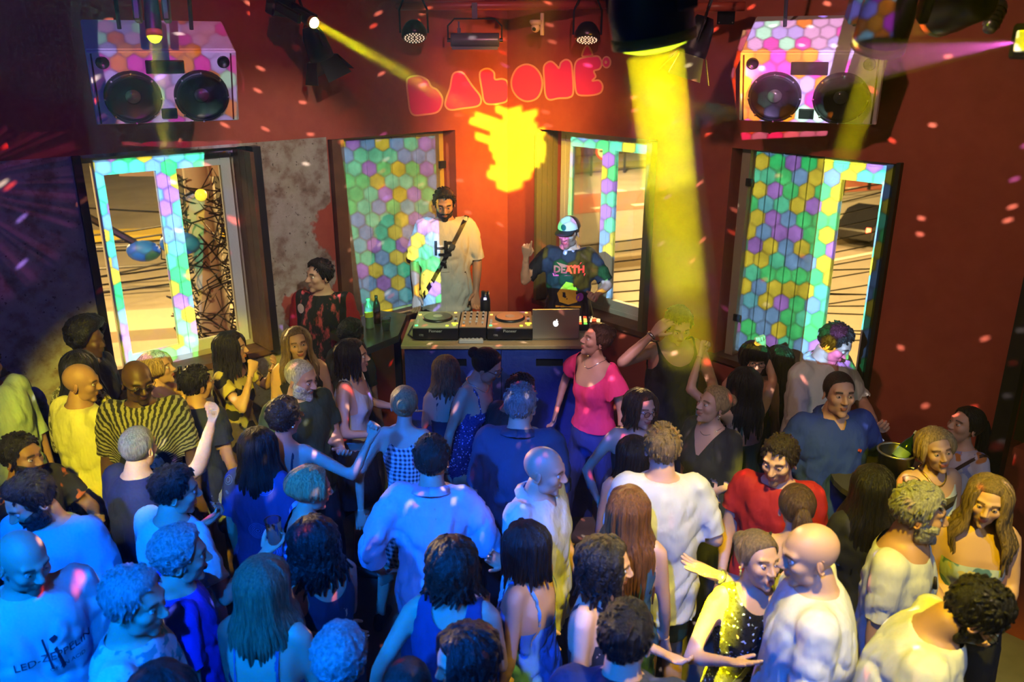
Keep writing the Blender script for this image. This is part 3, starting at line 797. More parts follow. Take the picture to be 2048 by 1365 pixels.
        if beard in ('stubble', 'goatee'):
            reg = (hv[:, 2] < -.03 + np.abs(hv[:, 0]) * .35) & (hv[:, 1] < .01)
            if beard == 'goatee': reg = (np.abs(hv[:, 0]) < .032) & (hv[:, 2] < -.036) & (hv[:, 1] < -.04)
            lipm = np.sqrt((hv[:, 0] / .022) ** 2 + ((hv[:, 2] + .0555) / .011) ** 2) > 1.1
            blend(reg * lipm * .55, np.array(hcol) * 1.2)
        if hair[0] in ('buzz',):
            fld = hair_field(hv, 'short'); blend(np.clip(-fld / .006, 0, 1) * .7, np.array(hcol))
        V += [tuple(TH(q)) for q in hv]; F += [tuple(i + b_ for i in q) for q in HF]; tone += [(*q, 1) for q in tn]
        if hair[0] not in ('bob', 'long', 'wavy', 'afro', 'curlylong', 'straight') or hair[0] == 'bald':
            for s in (-1, 1):
                EV, EF = ear_mesh(s); b_ = len(V); V += [tuple(TH(q)) for q in EV]; F += [tuple(i + b_ for i in q) for q in EF]
                tone += [(*skc * np.array([1, .9, .88]), 1)] * len(EV)
        mesh_obj('body', V, F, skin_mat(), root, colors=tone)
    remesh_job(mb, vox, 3, body_done)
    if hi: eyes(S, skc)
    build_hair(S, hair, hcol, hi, sex)
    if beard in ('full', 'short'): build_beard(S, HAIR[beard_col(hair, extras)], beard)
    # ---------------- upper garment
    top = dict(top or {}); tc = top.get('c', (.5, .5, .5)); sleeve = top.get('sleeve', .62); neckl = top.get('neck', 'crew')
    loose = top.get('loose', .022 if not f else .012); hem = top.get('hem', .82 if not f else .88)
    if top:
        gm = MB(); torso(gm, loose, hem=hem, flare=top.get('flare', 0), zlo=max(.84, hem))
        sl_r = top.get('cuff', .012 if sleeve < 1.05 else .008)
        if sleeve > 0.02:
            for a in arms:
                gm.tube([T((a[4] * .04 * k, .008, 1.415 * k)), T((a[4] * shx, .005, shz + .014 * k))], [.058 * k, .052 * k * aw + .008 + loose * .2], 10)
                gm.ball(a[0] - ML @ Vector((a[4] * .010, 0, .002)), .054 * k * aw + .014, 10, 7)
                arm_tubes(gm, a, lambda q: rarm(q) + .010 + sl_r * min(1, q / .5), 0, min(2.0, sleeve + .14))
                if sleeve > 1: gm.ball(a[1], rarm(1) + .012 + sl_r, 8, 6)
        elif neckl in ('tank', 'crew0'):
            for a in arms:
                gm.tube([T((a[4] * .05 * k, .01, 1.43 * k)), T((a[4] * shx * .85, .005, shz + .014 * k))], [.054 * k, .052 * k * aw + .010], 10)
        def top_done(V, N, F, arms=arms):
            if not isinstance(F, np.ndarray): F = np.array([f_[:4] for f_ in F])
            # unposed torso coordinates
            MI = np.array(ML.inverted()); Q = (V - np.array(piv)) @ MI.T + np.array(piv); Q = Q / k
            # crumple
            nz = np.array([mnoise.noise(Vector((q[0] * 7, q[1] * 7, q[2] * 4.5)) + Vector((px[0] * .01, 0, 0))) for q in Q])
            n2 = np.array([mnoise.noise(Vector((q[0] * 14, q[1] * 14, q[2] * 6)) + Vector((px[1] * .01, 3, 0))) for q in Q])
            n3 = np.array([abs(mnoise.noise(Vector((q[0] * 11 + q[2] * 3, q[1] * 9, q[2] * 8 - abs(q[0]) * 6)) + Vector((px[1] * .02, 0, px[0] * .01)))) for q in Q])
            V = V + N * ((nz * .009 + n2 * .005 - (np.clip(.22 - n3, 0, 1) * .055) * np.interp(Z0(Q), [.8, 1.3, 1.45], [1, .8, .2])) * (1.2 if not f else .6) * top.get('crease', 1.0))[:, None]
            d = np.full(len(V), -1.0)
            armd = []
            for a in arms:
                sh, el, wp = [np.array(q) for q in a[:3]]
                ax = el - sh; t1 = ((V - sh) @ ax) / (ax @ ax); dd1 = np.linalg.norm(V - sh - np.clip(t1, 0, 1)[:, None] * ax, axis=1)
                bx = wp - el; t2 = ((V - el) @ bx) / (bx @ bx); dd2 = np.linalg.norm(V - el - np.clip(t2, 0, 1)[:, None] * bx, axis=1)
                s_ = np.where(dd2 < dd1, 1 + t2, t1); near_ = (np.minimum(dd1, dd2) < .085 * k * aw + .5 * loose) & (s_ < sleeve + .55)
                if sleeve > 0.02:
                    dv = (s_ - sleeve) * .28
                    zz_ = np.array([q_[0] for q_ in prof]); erx = (np.interp(Q[:, 2], zz_, [q_[1] for q_ in prof]) * (1 + (w - 1) * .9) + loose) * 1.05; ery = (np.interp(Q[:, 2], zz_, [q_[2] for q_ in prof]) * w + loose) * 1.05
                    off_ = np.sqrt((Q[:, 0] / erx) ** 2 + (Q[:, 1] / ery) ** 2) > 1.0
                    d = np.maximum(d, np.where(near_ & off_ & (np.minimum(t1, 2) > .15), dv, -1))
            X, Y, Z = Q[:, 0], Q[:, 1], Q[:, 2]; frn = Y < 0
            if neckl == 'crew': d = np.maximum(d, .082 - np.sqrt((X) ** 2 + ((Y - (-.004)) * 1.05) ** 2 + ((Z - 1.488) * .9) ** 2))
            elif neckl == 'wide': d = np.maximum(d, .112 - np.sqrt((X * .82) ** 2 + (Y + .01) ** 2 + ((Z - 1.485) * .9) ** 2))
            elif neckl == 'v': d = np.maximum(d, np.where(frn, np.minimum(Z - 1.30 - np.abs(X) * 1.9, .2), Z - 1.455 - np.maximum(0, np.abs(X) - .07) * 2))
            elif neckl == 'polo': d = np.maximum(d, np.where(frn, Z - 1.425 - np.abs(X) * 1.8, Z - 1.485 - np.maximum(0, np.abs(X) - .06) * 2))
            elif neckl == 'scoop': d = np.maximum(d, np.where(frn, .125 - np.sqrt(X ** 2 * .8 + (Z - 1.47) ** 2), .095 - np.sqrt(X ** 2 + (Z - 1.47) ** 2)))
            elif neckl == 'sweet':
                d = np.maximum(d, np.where(frn, .150 - np.sqrt(X ** 2 + (Z - 1.455) ** 2), .13 - np.sqrt(X ** 2 + (Z - 1.45) ** 2)))
            elif neckl in ('tank', 'crew0', 'racer'):
                r0 = {'tank': .125, 'crew0': .085, 'racer': .12}[neckl]
                d = np.maximum(d, np.where(frn, r0 - np.sqrt(X ** 2 * 1.1 + (Z - 1.475) ** 2), r0 * (.8) - np.sqrt(X ** 2 + (Z - 1.47) ** 2)))
                xs = {'tank': .115, 'crew0': .145, 'racer': .08}[neckl] * (1 if f else 1.18)
                d = np.maximum(d, np.minimum(np.abs(X) - xs - .10 * np.clip((1.40 - Z) / .16, 0, 1) ** 1.5, Z - 1.22))
            elif neckl == 'straps':
                strap = np.abs(np.abs(X) - .085) - .007
                body = np.where(frn, Z - 1.315, Z - 1.24 - 0.0 * X)
                d = np.maximum(d, np.minimum(body, strap))
                d = np.maximum(d, np.minimum(np.abs(X) - .16, Z - 1.24))
            elif neckl == 'tube': d = np.maximum(d, Z - 1.30)
            elif neckl == 'openback':
                d = np.maximum(d, np.where(frn, .115 - np.sqrt(X ** 2 + (Z - 1.46) ** 2), .115 - np.sqrt((X * 1.2) ** 2 + ((Z - 1.34) * .8) ** 2)))
                d = np.maximum(d, np.minimum(np.abs(X) - .13, Z - 1.25))
            if top.get('crop'): d = np.maximum(d, top['crop'] - Z)
            V2, F2 = clip(V, F, d)
            g = mesh_obj(top.get('name', 'shirt'), V2, F2, cloth_mat(tc, top.get('pat'), top.get('c2', (0, 0, 0)), top.get('rough', .8), top.get('c3')), root)
            S['shirt'] = g; S['shirt_mesh'] = (V2, F2)
            for fn in S.get('after', ()): fn(S)
        remesh_job(gm, vox, 2, top_done)
    # collar
    if neckl == 'polo' and top:
        cb = MB()
        for s in (-1, 1):
            pts_in = []; n_ = 7
            for i in range(n_):
                a = PI / 2 - s * (PI * .98) * i / (n_ - 1) * 1.0
                rx, ry = .066, .062; zz = 1.520 - .062 * (i / (n_ - 1)) ** 1.6; yy = -.012 - .012 * (i / (n_ - 1))
                inn = Vector((rx * math.cos(a) * (-1 if False else 1), ry * math.sin(a) + .004 + yy * 0, zz))
                pts_in.append(inn)
            vs = []
            for i, p in enumerate(pts_in):
                o_ = Vector((p.x * 1.55, (p.y) * 1.50 - (.012 if i > 3 else -.008), p.z - .026 - .022 * (i >= n_ - 2)))
                for q in (p, o_, o_ + Vector((0, 0, -.004)), p * 1.0 + Vector((0, 0, -.006))): vs.append(T(q * k))
            cb.add(vs, [(i * 4 + j, i * 4 + (j + 1) % 4, i * 4 + 4 + (j + 1) % 4, i * 4 + 4 + j) for i in range(n_ - 1) for j in range(4)] + [(0, 1, 2, 3), tuple(len(vs) - 4 + j for j in range(4))])
        cb.build('collar', cloth_mat(tc, None), None, smooth=True).parent = root
    # ---------------- lower garment
    bt = dict(bottom or {}); bc = bt.get('c', (.02, .02, .03)); kind = bt.get('kind', 'trousers')
    bm_ = MB(); ez = 0.010
    rows = [(z, rx + ez, ry + ez) for z, rx, ry in prof if z <= 1.0]
    if kind in ('trousers', 'shorts', 'jeans'):
        s1 = {'trousers': 1.93, 'jeans': 1.93, 'shorts': .85}[kind]; lo = .018 if kind != 'jeans' else .006
        for z, rx, ry in rows: pass
        seg = 20; vs = []
        for z, rx, ry in rows:
            for j in range(seg):
                a = 2 * PI * j / seg; vs.append(((rx * (1 + (w - 1) * .9)) * math.cos(a) * k, (ry * (1 + (w - 1) * 1.2)) * math.sin(a) * k, z * k))
        n_ = len(rows)
        bm_.add(vs, [(i * seg + j, i * seg + (j + 1) % seg, (i + 1) * seg + (j + 1) % seg, (i + 1) * seg + j) for i in range(n_ - 1) for j in range(seg)] + [tuple(reversed(range(seg))), tuple((n_ - 1) * seg + j for j in range(seg))])
        for g in lg: leg_tubes(bm_, g, lambda q: rleg(q) + lo + (.012 * q if kind == 'trousers' else 0), s1)
        remesh_job(bm_, .02, 2, lambda V, N, F: mesh_obj({'jeans': 'trousers'}.get(kind, kind), V, F, cloth_mat(bc, bt.get('pat'), bt.get('c2', (0, 0, 0))), root))
    elif kind == 'skirt':
        zl = bt.get('len', .62); vs = []; seg = 24
        rws = [(1.02, .135, .105), (.95, .172, .128), (.86, .185, .138), ((.86 + zl) / 2, .20, .15), (zl, .21 + .03, .165)]
        for z, rx, ry in rws:
            for j in range(seg):
                a = 2 * PI * j / seg; wv = 1 + .03 * math.sin(a * 7) * (1.02 - z) * 2
                vs.append((rx * w * math.cos(a) * k * wv, ry * w * math.sin(a) * k * wv, z * k))
        bm_.add(vs, [(i * seg + j, i * seg + (j + 1) % seg, (i + 1) * seg + (j + 1) % seg, (i + 1) * seg + j) for i in range(4) for j in range(seg)] + [tuple(4 * seg + j for j in range(seg))])
        bm_.build('skirt', cloth_mat(bc, bt.get('pat'), bt.get('c2', (0, 0, 0))), None, smooth=True).parent = root
    # ---------------- shoes
    if foot:
        for g in lg:
            an = g[2]; s = g[3]; sb = MB()
            pr = [(.060, .030, .050), (.035, .036, .060), (-.02, .040, .050), (-.09, .045, .035), (-.14, .043, .028), (-.185, .026, .020)]
            vs = []
            for y, rx, hh in pr:
                for j in range(8):
                    a = 2 * PI * j / 8; zz = max(0.0, hh + hh * math.sin(a) * 1.0)
                    vs.append((an.x + rx * math.cos(a) * k, an.y + y * k, max(.001, zz * .95)))
            sb.add(vs, [(i * 8 + j, i * 8 + (j + 1) % 8, (i + 1) * 8 + (j + 1) % 8, (i + 1) * 8 + j) for i in range(5) for j in range(8)] + [tuple(range(8)), tuple(reversed(range(40, 48)))])
            sb.build('shoe', mat('shoe_' + ('white' if bt.get('shoe') == 'white' else 'black'), (.6, .6, .6) if bt.get('shoe') == 'white' else (.02, .02, .02), .5), None, smooth=True).parent = root
    if glasses: build_glasses(S, glasses)
    for e in extras:
        if callable(e): e(S)
    PEOPLE.append(S); return S
def beard_col(hair, extras):
    for e in extras:
        if isinstance(e, str): return e
    return hair[1] or 'dark'

M_sclera = mat('eye_white', (.75, .73, .70), .25); M_iris = mat('iris', (.035, .02, .012), .2)
def eyes(S, skc):
    for s in (-1, 1):
        mb = MB(); c = Vector((s * .0300, -.0715, .0090)); r = .0120
        M = Matrix.Rotation(R_(90), 3, 'X')   # lathe axis to -Y
        prof = [(r * math.sin(a), r * math.cos(a)) for a in (.0001, .28, .44, .7, 1.0, 1.4, 1.8, 2.4, 3.14)]
        vs = []; seg = 12
        for r_, z in prof:
            for j in range(seg): vs.append(c + M @ Vector((r_ * math.cos(2 * PI * j / seg), r_ * math.sin(2 * PI * j / seg), z)))
        for i in range(len(prof) - 1):
            mb.add(vs[i * seg:(i + 2) * seg], [(j, (j + 1) % seg, seg + (j + 1) % seg, seg + j) for j in range(seg)], 1 if i < 2 else 0)
        mb.v = [tuple(S['TH'](v)) for v in mb.v]
        o = mb.build('eye', [M_sclera, M_iris], None, smooth=True, fix=False, weld=True); o.parent = S['root']
        # lids: two bands round the ball, above and below
        lb = MB(); n_, m_ = 9, 4
        for lo, hi_ in ((18, 75), (-75, -26)):
            vs = []
            for i in range(m_ + 1):
                for j in range(n_):
                    az = R_(-62 + 124 * j / (n_ - 1)); sag = math.cos(az * 1.35)
                    e_ = R_(hi_ if (i == m_) == (lo > 0) else lo) if False else R_(lo * (sag if abs(lo) < 40 else 1) + (hi_ * (sag if abs(hi_) < 40 else 1) - lo * (sag if abs(lo) < 40 else 1)) * i / m_)
                    rr = r * 1.10
                    vs.append(c + Vector((rr * math.sin(az) * math.cos(e_), -rr * math.cos(az) * math.cos(e_), rr * math.sin(e_))))
            lb.add(vs, [(i * n_ + j, i * n_ + j + 1, (i + 1) * n_ + j + 1, (i + 1) * n_ + j) for i in range(m_) for j in range(n_ - 1)])
        lb.v = [tuple(S['TH'](v)) for v in lb.v]
        key = 'lid_%03d' % int(skc[0] * 1000)
        o2 = lb.build('eyelid', mat(key, tuple(skc * .78), .5), None, smooth=True, fix=False); o2.parent = S['root']

def hair_field(hv, style):
    """< 0 where hair grows; hv in head coordinates"""
    X, Y, Z = hv[:, 0], hv[:, 1], hv[:, 2]
    # hairline: forehead at z=.068, temples back, down behind the ears to the nape
    line = np.interp(Y, [-.10, -.078, -.066, -.045, -.030, -.012, .012, .03, .10], [.076, .080, .088, .068, .022, -.014, -.012, -.045, -.062])
    if style == 'receding': line = np.interp(Y, [-.10, -.05, -.01, .02, .10], [.115, .100, .03, -.03, -.05]); 
    if style == 'fringe': return np.maximum(Z - (.075 if False else .062), line - Z)
    return line - Z
def scalp(S, style, thick, bumps=0, freq=20, lift=0.0, hi=True):
    nu, nv = (64, 48) if hi else (48, 36)
    HV, HF = head_mesh('m', 'shut', False)
    az = np.arange(nu) / nu * 2 * PI; el = np.linspace(-PI * .40, PI / 2, nv)
    A, E_ = np.meshgrid(az, el); D = np.stack([np.sin(A) * np.cos(E_), -np.cos(A) * np.cos(E_), np.sin(E_)], -1).reshape(-1, 3)
    ctr = np.array([0, .006, .012])
    r = np.full(len(D), .12)
    for _ in range(14):
        r = r - np.minimum(_sd_ell(ctr + D * r[:, None], (0, .012, .030), (.0735, .0935, .0865)), _sd_ell(ctr + D * r[:, None], (0, -.018, -.030), (.056, .062, .070)))
    base = ctr + D * r[:, None]
    fld = hair_field(base, style)
    n_ = np.array([mnoise.noise(Vector(q) * freq) + .5 * mnoise.noise(Vector(q) * freq * 2.3) for q in base])
    t_ = thick * np.clip(-fld / .022 + .02, .02, 1) ** .7 * (.55 + .45 * np.clip((base[:, 2] + .02) / .07, 0, 1)) + .0012
    if lift: t_ = t_ + lift * np.clip((base[:, 2] - .05) / .06, 0, 1) * np.clip((-base[:, 1] + .03) / .08, 0, 1)
    off = t_ + n_ * bumps
    V = base + D * off[:, None]
    F = [(j * nu + i, j * nu + (i + 1) % nu, (j + 1) * nu + (i + 1) % nu, (j + 1) * nu + i) for j in range(nv - 1) for i in range(nu)]
    jag = np.array([mnoise.noise(Vector(q) * 70) for q in base]) * .008
    V2, F2 = clip(V, F, fld + jag)
    return [Vector(v) for v in V2], F2
def locks(S, style, length, n, rad, wave, rng, spread=1.0, open_=52, part=0.0):
    """tapered locks falling from the crown; head coordinates except that they fall along world Z"""
    mb = MB(); hk = S['hk']; MHi = S['MH']; face = 0
    down = (MHi.inverted() @ Vector((0, 0, -1)))
    for i in range(n):
        ph = R_(open_ + (360 - 2 * open_) * (i + rng.random() * .6) / n)     # 0 = face
        layer = rng.random()
        dx, dy = math.sin(ph), -math.cos(ph)
        px_ = part * .02 + dx * .018; py_ = .0 + dy * .02
        pts = []; ex, ey = .081 + .012 * layer, .100 + .014 * layer
        top = .104 + .014 * layer
        pts.append(Vector((px_, py_ + .01, top)))
        for q in (.35, .65, .9, 1.1):
            a = q * PI / 2 * .95
            pts.append(Vector((dx * ex * math.sin(min(a, PI / 2)), .012 + dy * ey * math.sin(min(a, PI / 2)), .028 + (top - .028) * math.cos(min(a, 1.75)))))
        L_ = length * (.82 + .3 * rng.random())
        p = pts[-1].copy(); steps = max(3, int(L_ / .035)); back = max(0.0, -math.cos(ph))
        for s_ in range(steps):
            fr_ = (s_ + 1) / steps
            p = p + down * (L_ / steps) 
            q = p.copy()
            drop = L_ * fr_
            # lie on the shoulders / back
            push = max(0, drop - .10)
            q += Vector((dx * .05 * spread, dy * .02, 0)) * min(1, push / .10)
            wv = wave * math.sin(drop * (46 if wave > .008 else 30) + ph * 3 + layer * 6) 
            q += Vector((dy * wv + dx * wv * .6, -dx * wv + dy * wv * .6, 0))
            pts.append(q)
        m = len(pts); rr = [rad * (.55 + .6 * math.sin(PI * min(1, .18 + .82 * j / (m - 1))) ** .7) * (1 - .55 * max(0, (j / (m - 1) - .75)) / .25) for j in range(m)]
        if wave > .012: rr = [q * (1 + .25 * math.sin(j * 2.1 + i)) for j, q in enumerate(rr)]
        mb.tube(pts, rr, 6)
    mb.v = [S['TH'](v) for v in mb.v]; return mb
def build_hair(S, hair, hcol, hi, sex):
    st = hair[0]; rng = random.Random(int(S['px'][0] * 7 + S['px'][1])); root = S['root']; TH = S['TH']
    if st in ('bald', 'none'): return
    mb = MB(); curly = st in ('curly', 'afro', 'curlylong', 'curlybun')
    def put(vs, fs): mb.add([TH(v) for v in vs], fs)
    if st == 'buzz': put(*scalp(S, 'short', .0035, .0008, 60))
    elif st == 'short': put(*scalp(S, 'short', .008, .0030, 62, .006))
    elif st == 'crop': put(*scalp(S, 'short', .012, .0050, 52, .009))
    elif st == 'quiff': put(*scalp(S, 'short', .011, .004, 40, .022))
    elif st == 'receding': put(*scalp(S, 'receding', .009, .002, 50))
    elif st == 'curly': put(*scalp(S, 'short', .018, .011, 42, .008))
    if st in ('short', 'crop', 'quiff', 'curly'):
        V_ = [v for v in scalp(S, 'short', .010, .0, 40)[0]]; ctr = Vector((0, .006, .012)); messy = st == 'curly'
        for _ in range(170):
            p = rng.choice(V_); n_ = (p - ctr).normalized(); top_ = max(0.0, min(1.0, (p.z - .055) / .04))
            flow = Vector((rng.uniform(-.5, .5), (-.9 if p.y < .02 else .5), .15)) * top_ + Vector((0, .25, -1)) * (1 - top_)
            if messy: flow = Vector((rng.uniform(-1, 1), rng.uniform(-1, 1), rng.uniform(-1, 1)))
            tg = flow - n_ * flow.dot(n_); tg = tg.normalized() if tg.length > 1e-3 else n_.orthogonal()
            up_ = .55 if messy else (.45 * top_ + .10) * (1.5 if st == 'quiff' and p.y < -.02 else 1); L_ = rng.uniform(.014, .024) * (1.25 if st != 'short' else 1)
            mid = p + (tg + n_ * up_).normalized() * L_ * .55
            mb.tube([TH(p - n_ * .004), TH(mid), TH(mid + (tg + n_ * (up_ * .3 - .25)).normalized() * L_ * .5)], [.0060, .0058, .0012], 5, cap=False)
    if st == 'afro': put(*scalp(S, 'short', .060, .014, 40, .02))
    elif st in ('ponytail', 'bun', 'updo', 'halfup', 'curlybun'):
        put(*scalp(S, 'short', .012 if st != 'curlybun' else .018, .002 if st != 'curlybun' else .006, 30))
        if st in ('bun', 'updo'): mb.ball(TH((0, .115, .045)), .036, 14, 10)
        if st == 'curlybun':
            V_, F_ = scalp(S, 'short', .01, 0, 20)
            for j in range(26):
                a, b = rng.uniform(0, 2 * PI), rng.uniform(-.5, 1.4)
                mb.ball(TH(Vector((0, .085, .055)) + Vector((math.cos(a) * math.cos(b), math.sin(a) * math.cos(b) * .8 + .2, math.sin(b))) * .042), .019 + rng.random() * .008, 7, 5)
        if st == 'ponytail':
            for j in range(9):
                a = 2 * PI * j / 9; pts = [Vector((math.cos(a) * .008, .098, .040 + math.sin(a) * .008)), Vector((math.cos(a) * .016, .128, .035 + math.sin(a) * .016))]
                base = pts[-1]; down = S['MH'].inverted() @ Vector((0, 0, -1))
                for q in range(1, 7): pts.append(base + down * .045 * q + Vector((math.cos(a) * .014, .008 + math.sin(a) * .008, 0)))
                mb.tube([TH(p) for p in pts], [.009, .014, .016, .016, .015, .013, .010, .006], 6)
        if st == 'halfup':
            l_ = locks(S, st, .24, 26, .016, .010, rng, open_=70); mb.add(l_.v, l_.f); mb.ball(TH((0, .105, .06)), .028, 10, 8)
    elif st in ('long', 'straight', 'wavy', 'bob', 'curlylong', 'short_w'):
        put(*scalp(S, 'short', .012, .002, 30))
        length = hair[2] if len(hair) > 2 else {'bob': .12, 'short_w': .05}.get(st, .34)
        if st == 'curlylong': l_ = locks(S, st, length, 56, .017, .017, rng, 1.4, 48)
        elif st == 'wavy': l_ = locks(S, st, length, 46, .016, .009, rng, 1.1, 46)
        elif st == 'bob': l_ = locks(S, st, length, 44, .016, .003, rng, .6, 46)
        elif st == 'short_w': l_ = locks(S, st, length, 40, .017, .004, rng, .4, 56)
        else: l_ = locks(S, st, length, 46, .015, .0025, rng, 1.0, 48)
        mb.add(l_.v, l_.f)
    if st == 'fringe' or (len(hair) > 3 and hair[3] == 'fringe'):
        for j in range(13):
            x = -.055 + .110 * j / 12
            mb.tube([TH((x * .5, -.03, .122)), TH((x * .85, -.075, .105)), TH((x, -.094 + abs(x) * .25, .062)), TH((x * 1.03, -.097 + abs(x) * .3, .030))], [.010, .013, .011, .005], 6)
    mb.build('hair', hair_mat(hcol, curly), None, smooth=True, fix=False).parent = root
def build_beard(S, col, kind):
    hi = True; V, F = head_mesh('m', 'shut', True); X, Y, Z = V[:, 0], V[:, 1], V[:, 2]
    line = -.028 - np.where(np.abs(X) < .03, .012, 0) * 1.0
    d = np.maximum(Z - np.interp(np.abs(X), [0, .02, .035, .06, .08], [-.034, -.036, -.040, -.012, .0]), Y - .012)
    lip = .0 - (np.sqrt((X / .021) ** 2 + ((Z + .0560) / .0105) ** 2) - 1.0) * .008
    d = np.maximum(d, np.where(Y < -.05, lip, -1))
    th = (.016 if kind == 'full' else .006) * np.clip(-d / .015, 0.05, 1)
    n_ = np.array([mnoise.noise(Vector(q) * 70) for q in V]) * .003
    D = V - np.array([0, -.012, -.010]); D = D / np.linalg.norm(D, axis=1)[:, None]
    V2, F2 = clip(V + D * (th + n_ * (th > .004))[:, None], F, d)
    mesh_obj('beard', [S['TH'](Vector(v)) for v in V2], F2, hair_mat(col, 1), S['root'])
def build_glasses(S, kind):
    mb = MB(); TH = S['TH']; col = {'dark': (.01, .01, .012), 'red': (.12, .01, .01), 'sun': (.01, .01, .012)}[kind]
    for s in (-1, 1):
        pts = [Vector((s * .031 + .0215 * math.cos(a) * (1 - .1 * math.sin(a)), -.101 + abs(math.cos(a)) * .0, .007 + .016 * math.sin(a))) for a in [2 * PI * q / 12 for q in range(13)]]
        mb.tube([TH(p) for p in pts], .0019, 5, cap=False)
        mb.tube([TH((s * .052, -.100, .014)), TH((s * .070, -.075, .014)), TH((s * .079, .0, .010)), TH((s * .077, .018, -.004))], .0016, 5)
    mb.tube([TH((-.0095, -.101, .010)), TH((0, -.104, .013)), TH((.0095, -.101, .010))], .0018, 5)
    g = mb.build('glasses', mat('frame_' + kind, col, .3), None, smooth=True, fix=False); g.parent = S['root']
    for s in (-1, 1):
        lb = MB(); vs = [TH(Vector((s * .031 + .0205 * math.cos(a), -.101, .007 + .015 * math.sin(a)))) for a in [2 * PI * q / 12 for q in range(12)]]
        lb.add(vs, [tuple(range(12))])
        l_ = lb.build('lens', glass_mat(), None, fix=False); l_.parent = g
def glass_mat():
    if 'thin_glass' in _M: return _M['thin_glass']
    m_ = bpy.data.materials.new('thin_glass'); m_.use_nodes = True; t = NT(m_.node_tree); t.n.remove(t.n['Principled BSDF'])
    a = t.node('ShaderNodeBsdfTransparent'); a.inputs[0].default_value = (.96, .97, .96, 1)
    g = t.node('ShaderNodeBsdfGlossy'); g.inputs['Roughness'].default_value = .04
    fr = t.node('ShaderNodeFresnel'); fr.inputs[0].default_value = 1.45
    mx = t.node('ShaderNodeMixShader'); t.put(mx.inputs[0], t.m('MULTIPLY', fr.outputs[0], .8)); t.l.new(a.outputs[0], mx.inputs[1]); t.l.new(g.outputs[0], mx.inputs[2])
    t.l.new(mx.outputs[0], t.n['Material Output'].inputs[0]); _M['thin_glass'] = m_; return m_
def part(mb, name, m_, root, smooth=False, bevel=0.0, label=None, weld=False):
    o = mb.build(name, m_, None, smooth=smooth, bevel=bevel, weld=weld); o.parent = root
    if label: o['label'] = label
    return o
def root_at(name, loc, rot=(0, 0, 0), label=None, cat=None, group=None):
    e = empty(name, loc, label, cat, group); e.rotation_euler = rot; return e

# ---------------------------------------------------------------- windows
M_white = mat('white_joinery', (.62, .66, .64), .5, bump=(60, .15))
M_oldwood = mat('bare_wood', (.16, .075, .035), .65, bump=(18, .3), vary=(6, (.10, .045, .02)))
M_beige = mat('aged_joinery', (.40, .36, .27), .6, bump=(30, .2))
M_green = mat('olive_shutter', (.14, .13, .05), .65, bump=(18, .3))
M_board = mat('shutter_boards', (.22, .21, .18), .7, bump=(14, .5), vary=(9, (.12, .115, .10)))
M_black = mat('black_iron', (.015, .015, .017), .45)
M_blackgloss = mat('black_plastic', (.012, .012, .014), .3)
def fbox(mb, fr, u0, u1, z0, z1, n0, n1): mb.box((u0, z0, n0), (u1, z1, n1), fr)
def win(n, label=None):
    e = empty('window_%d' % n, (0, 0, 0)); e['kind'] = 'structure'; return e
def sash(root, fr, u0, u1, n, z0=ZS + .05, z1=ZW - .05, st=.065, top=.085, bot=.075, m_=None, lr=(1, 1)):
    mb = MB(); t = .045; a, b = min(u0, u1), max(u0, u1); sl, srr = st * lr[0], st * lr[1]
    fbox(mb, fr, a, a + sl, z0, z1, n, n + t); fbox(mb, fr, b - srr, b, z0, z1, n, n + t)
    fbox(mb, fr, a + sl, b - srr, z1 - top, z1, n + .002, n + t - .002); fbox(mb, fr, a + sl, b - srr, z0, z0 + bot, n + .002, n + t - .002)
    s = part(mb, 'sash', m_ or M_white, root); g = MB()
    fbox(g, fr, a + sl, b - srr, z0 + bot, z1 - top, n + .018, n + .024)
    gp = part(g, 'pane', glass_mat(), s)
    return s
def frame(root, fr, u0, u1, n=-.26, m_=None, w=.05):
    mb = MB(); fbox(mb, fr, u0, u0 + w, ZS, ZW, n, n + .09); fbox(mb, fr, u1 - w, u1, ZS, ZW, n, n + .09)
    fbox(mb, fr, u0 + w, u1 - w, ZW - w, ZW, n, n + .09); fbox(mb, fr, u0 + w, u1 - w, ZS, ZS + w, n, n + .09)
    return part(mb, 'window_frame', m_ or M_beige, root)
def sill(root, fr, u0, u1):
    mb = MB(); fbox(mb, fr, u0 - .04, u1 + .04, ZS - .03, ZS + .012, -.28, .03); return part(mb, 'window_sill', M_oldwood, root)
# window 1: a pair of glazed sashes, shutters folded back at both sides
w1 = win(1); u0, u1 = OPEN['L'][0]; a, b = OPEN['L'][1]
frame(w1, WL, a, b, m_=M_beige); sill(w1, WL, a, b)
sash(w1, WL, 2.925, b - .105, -.22); sash(w1, WL, a + .06, 2.92, -.22, lr=(1.1, 1))
mb = MB()
for k in range(3): fbox(mb, WL, a + .012, a + .04, ZS + .03, ZW - .03, -.16 + .095 * k, -.07 + .095 * k)
part(mb, 'shutter_leaf', M_oldwood, w1)
mb = MB(); fbox(mb, WL, b + .004, b + .05, ZS - .02, ZW + .02, .0, .03); part(mb, 'shutter_edge', M_black, w1)
mb = MB(); fbox(mb, WL, a - .055, a + .005, ZS, ZW, -.02, .09); part(mb, 'shutter_post', M_black, w1)
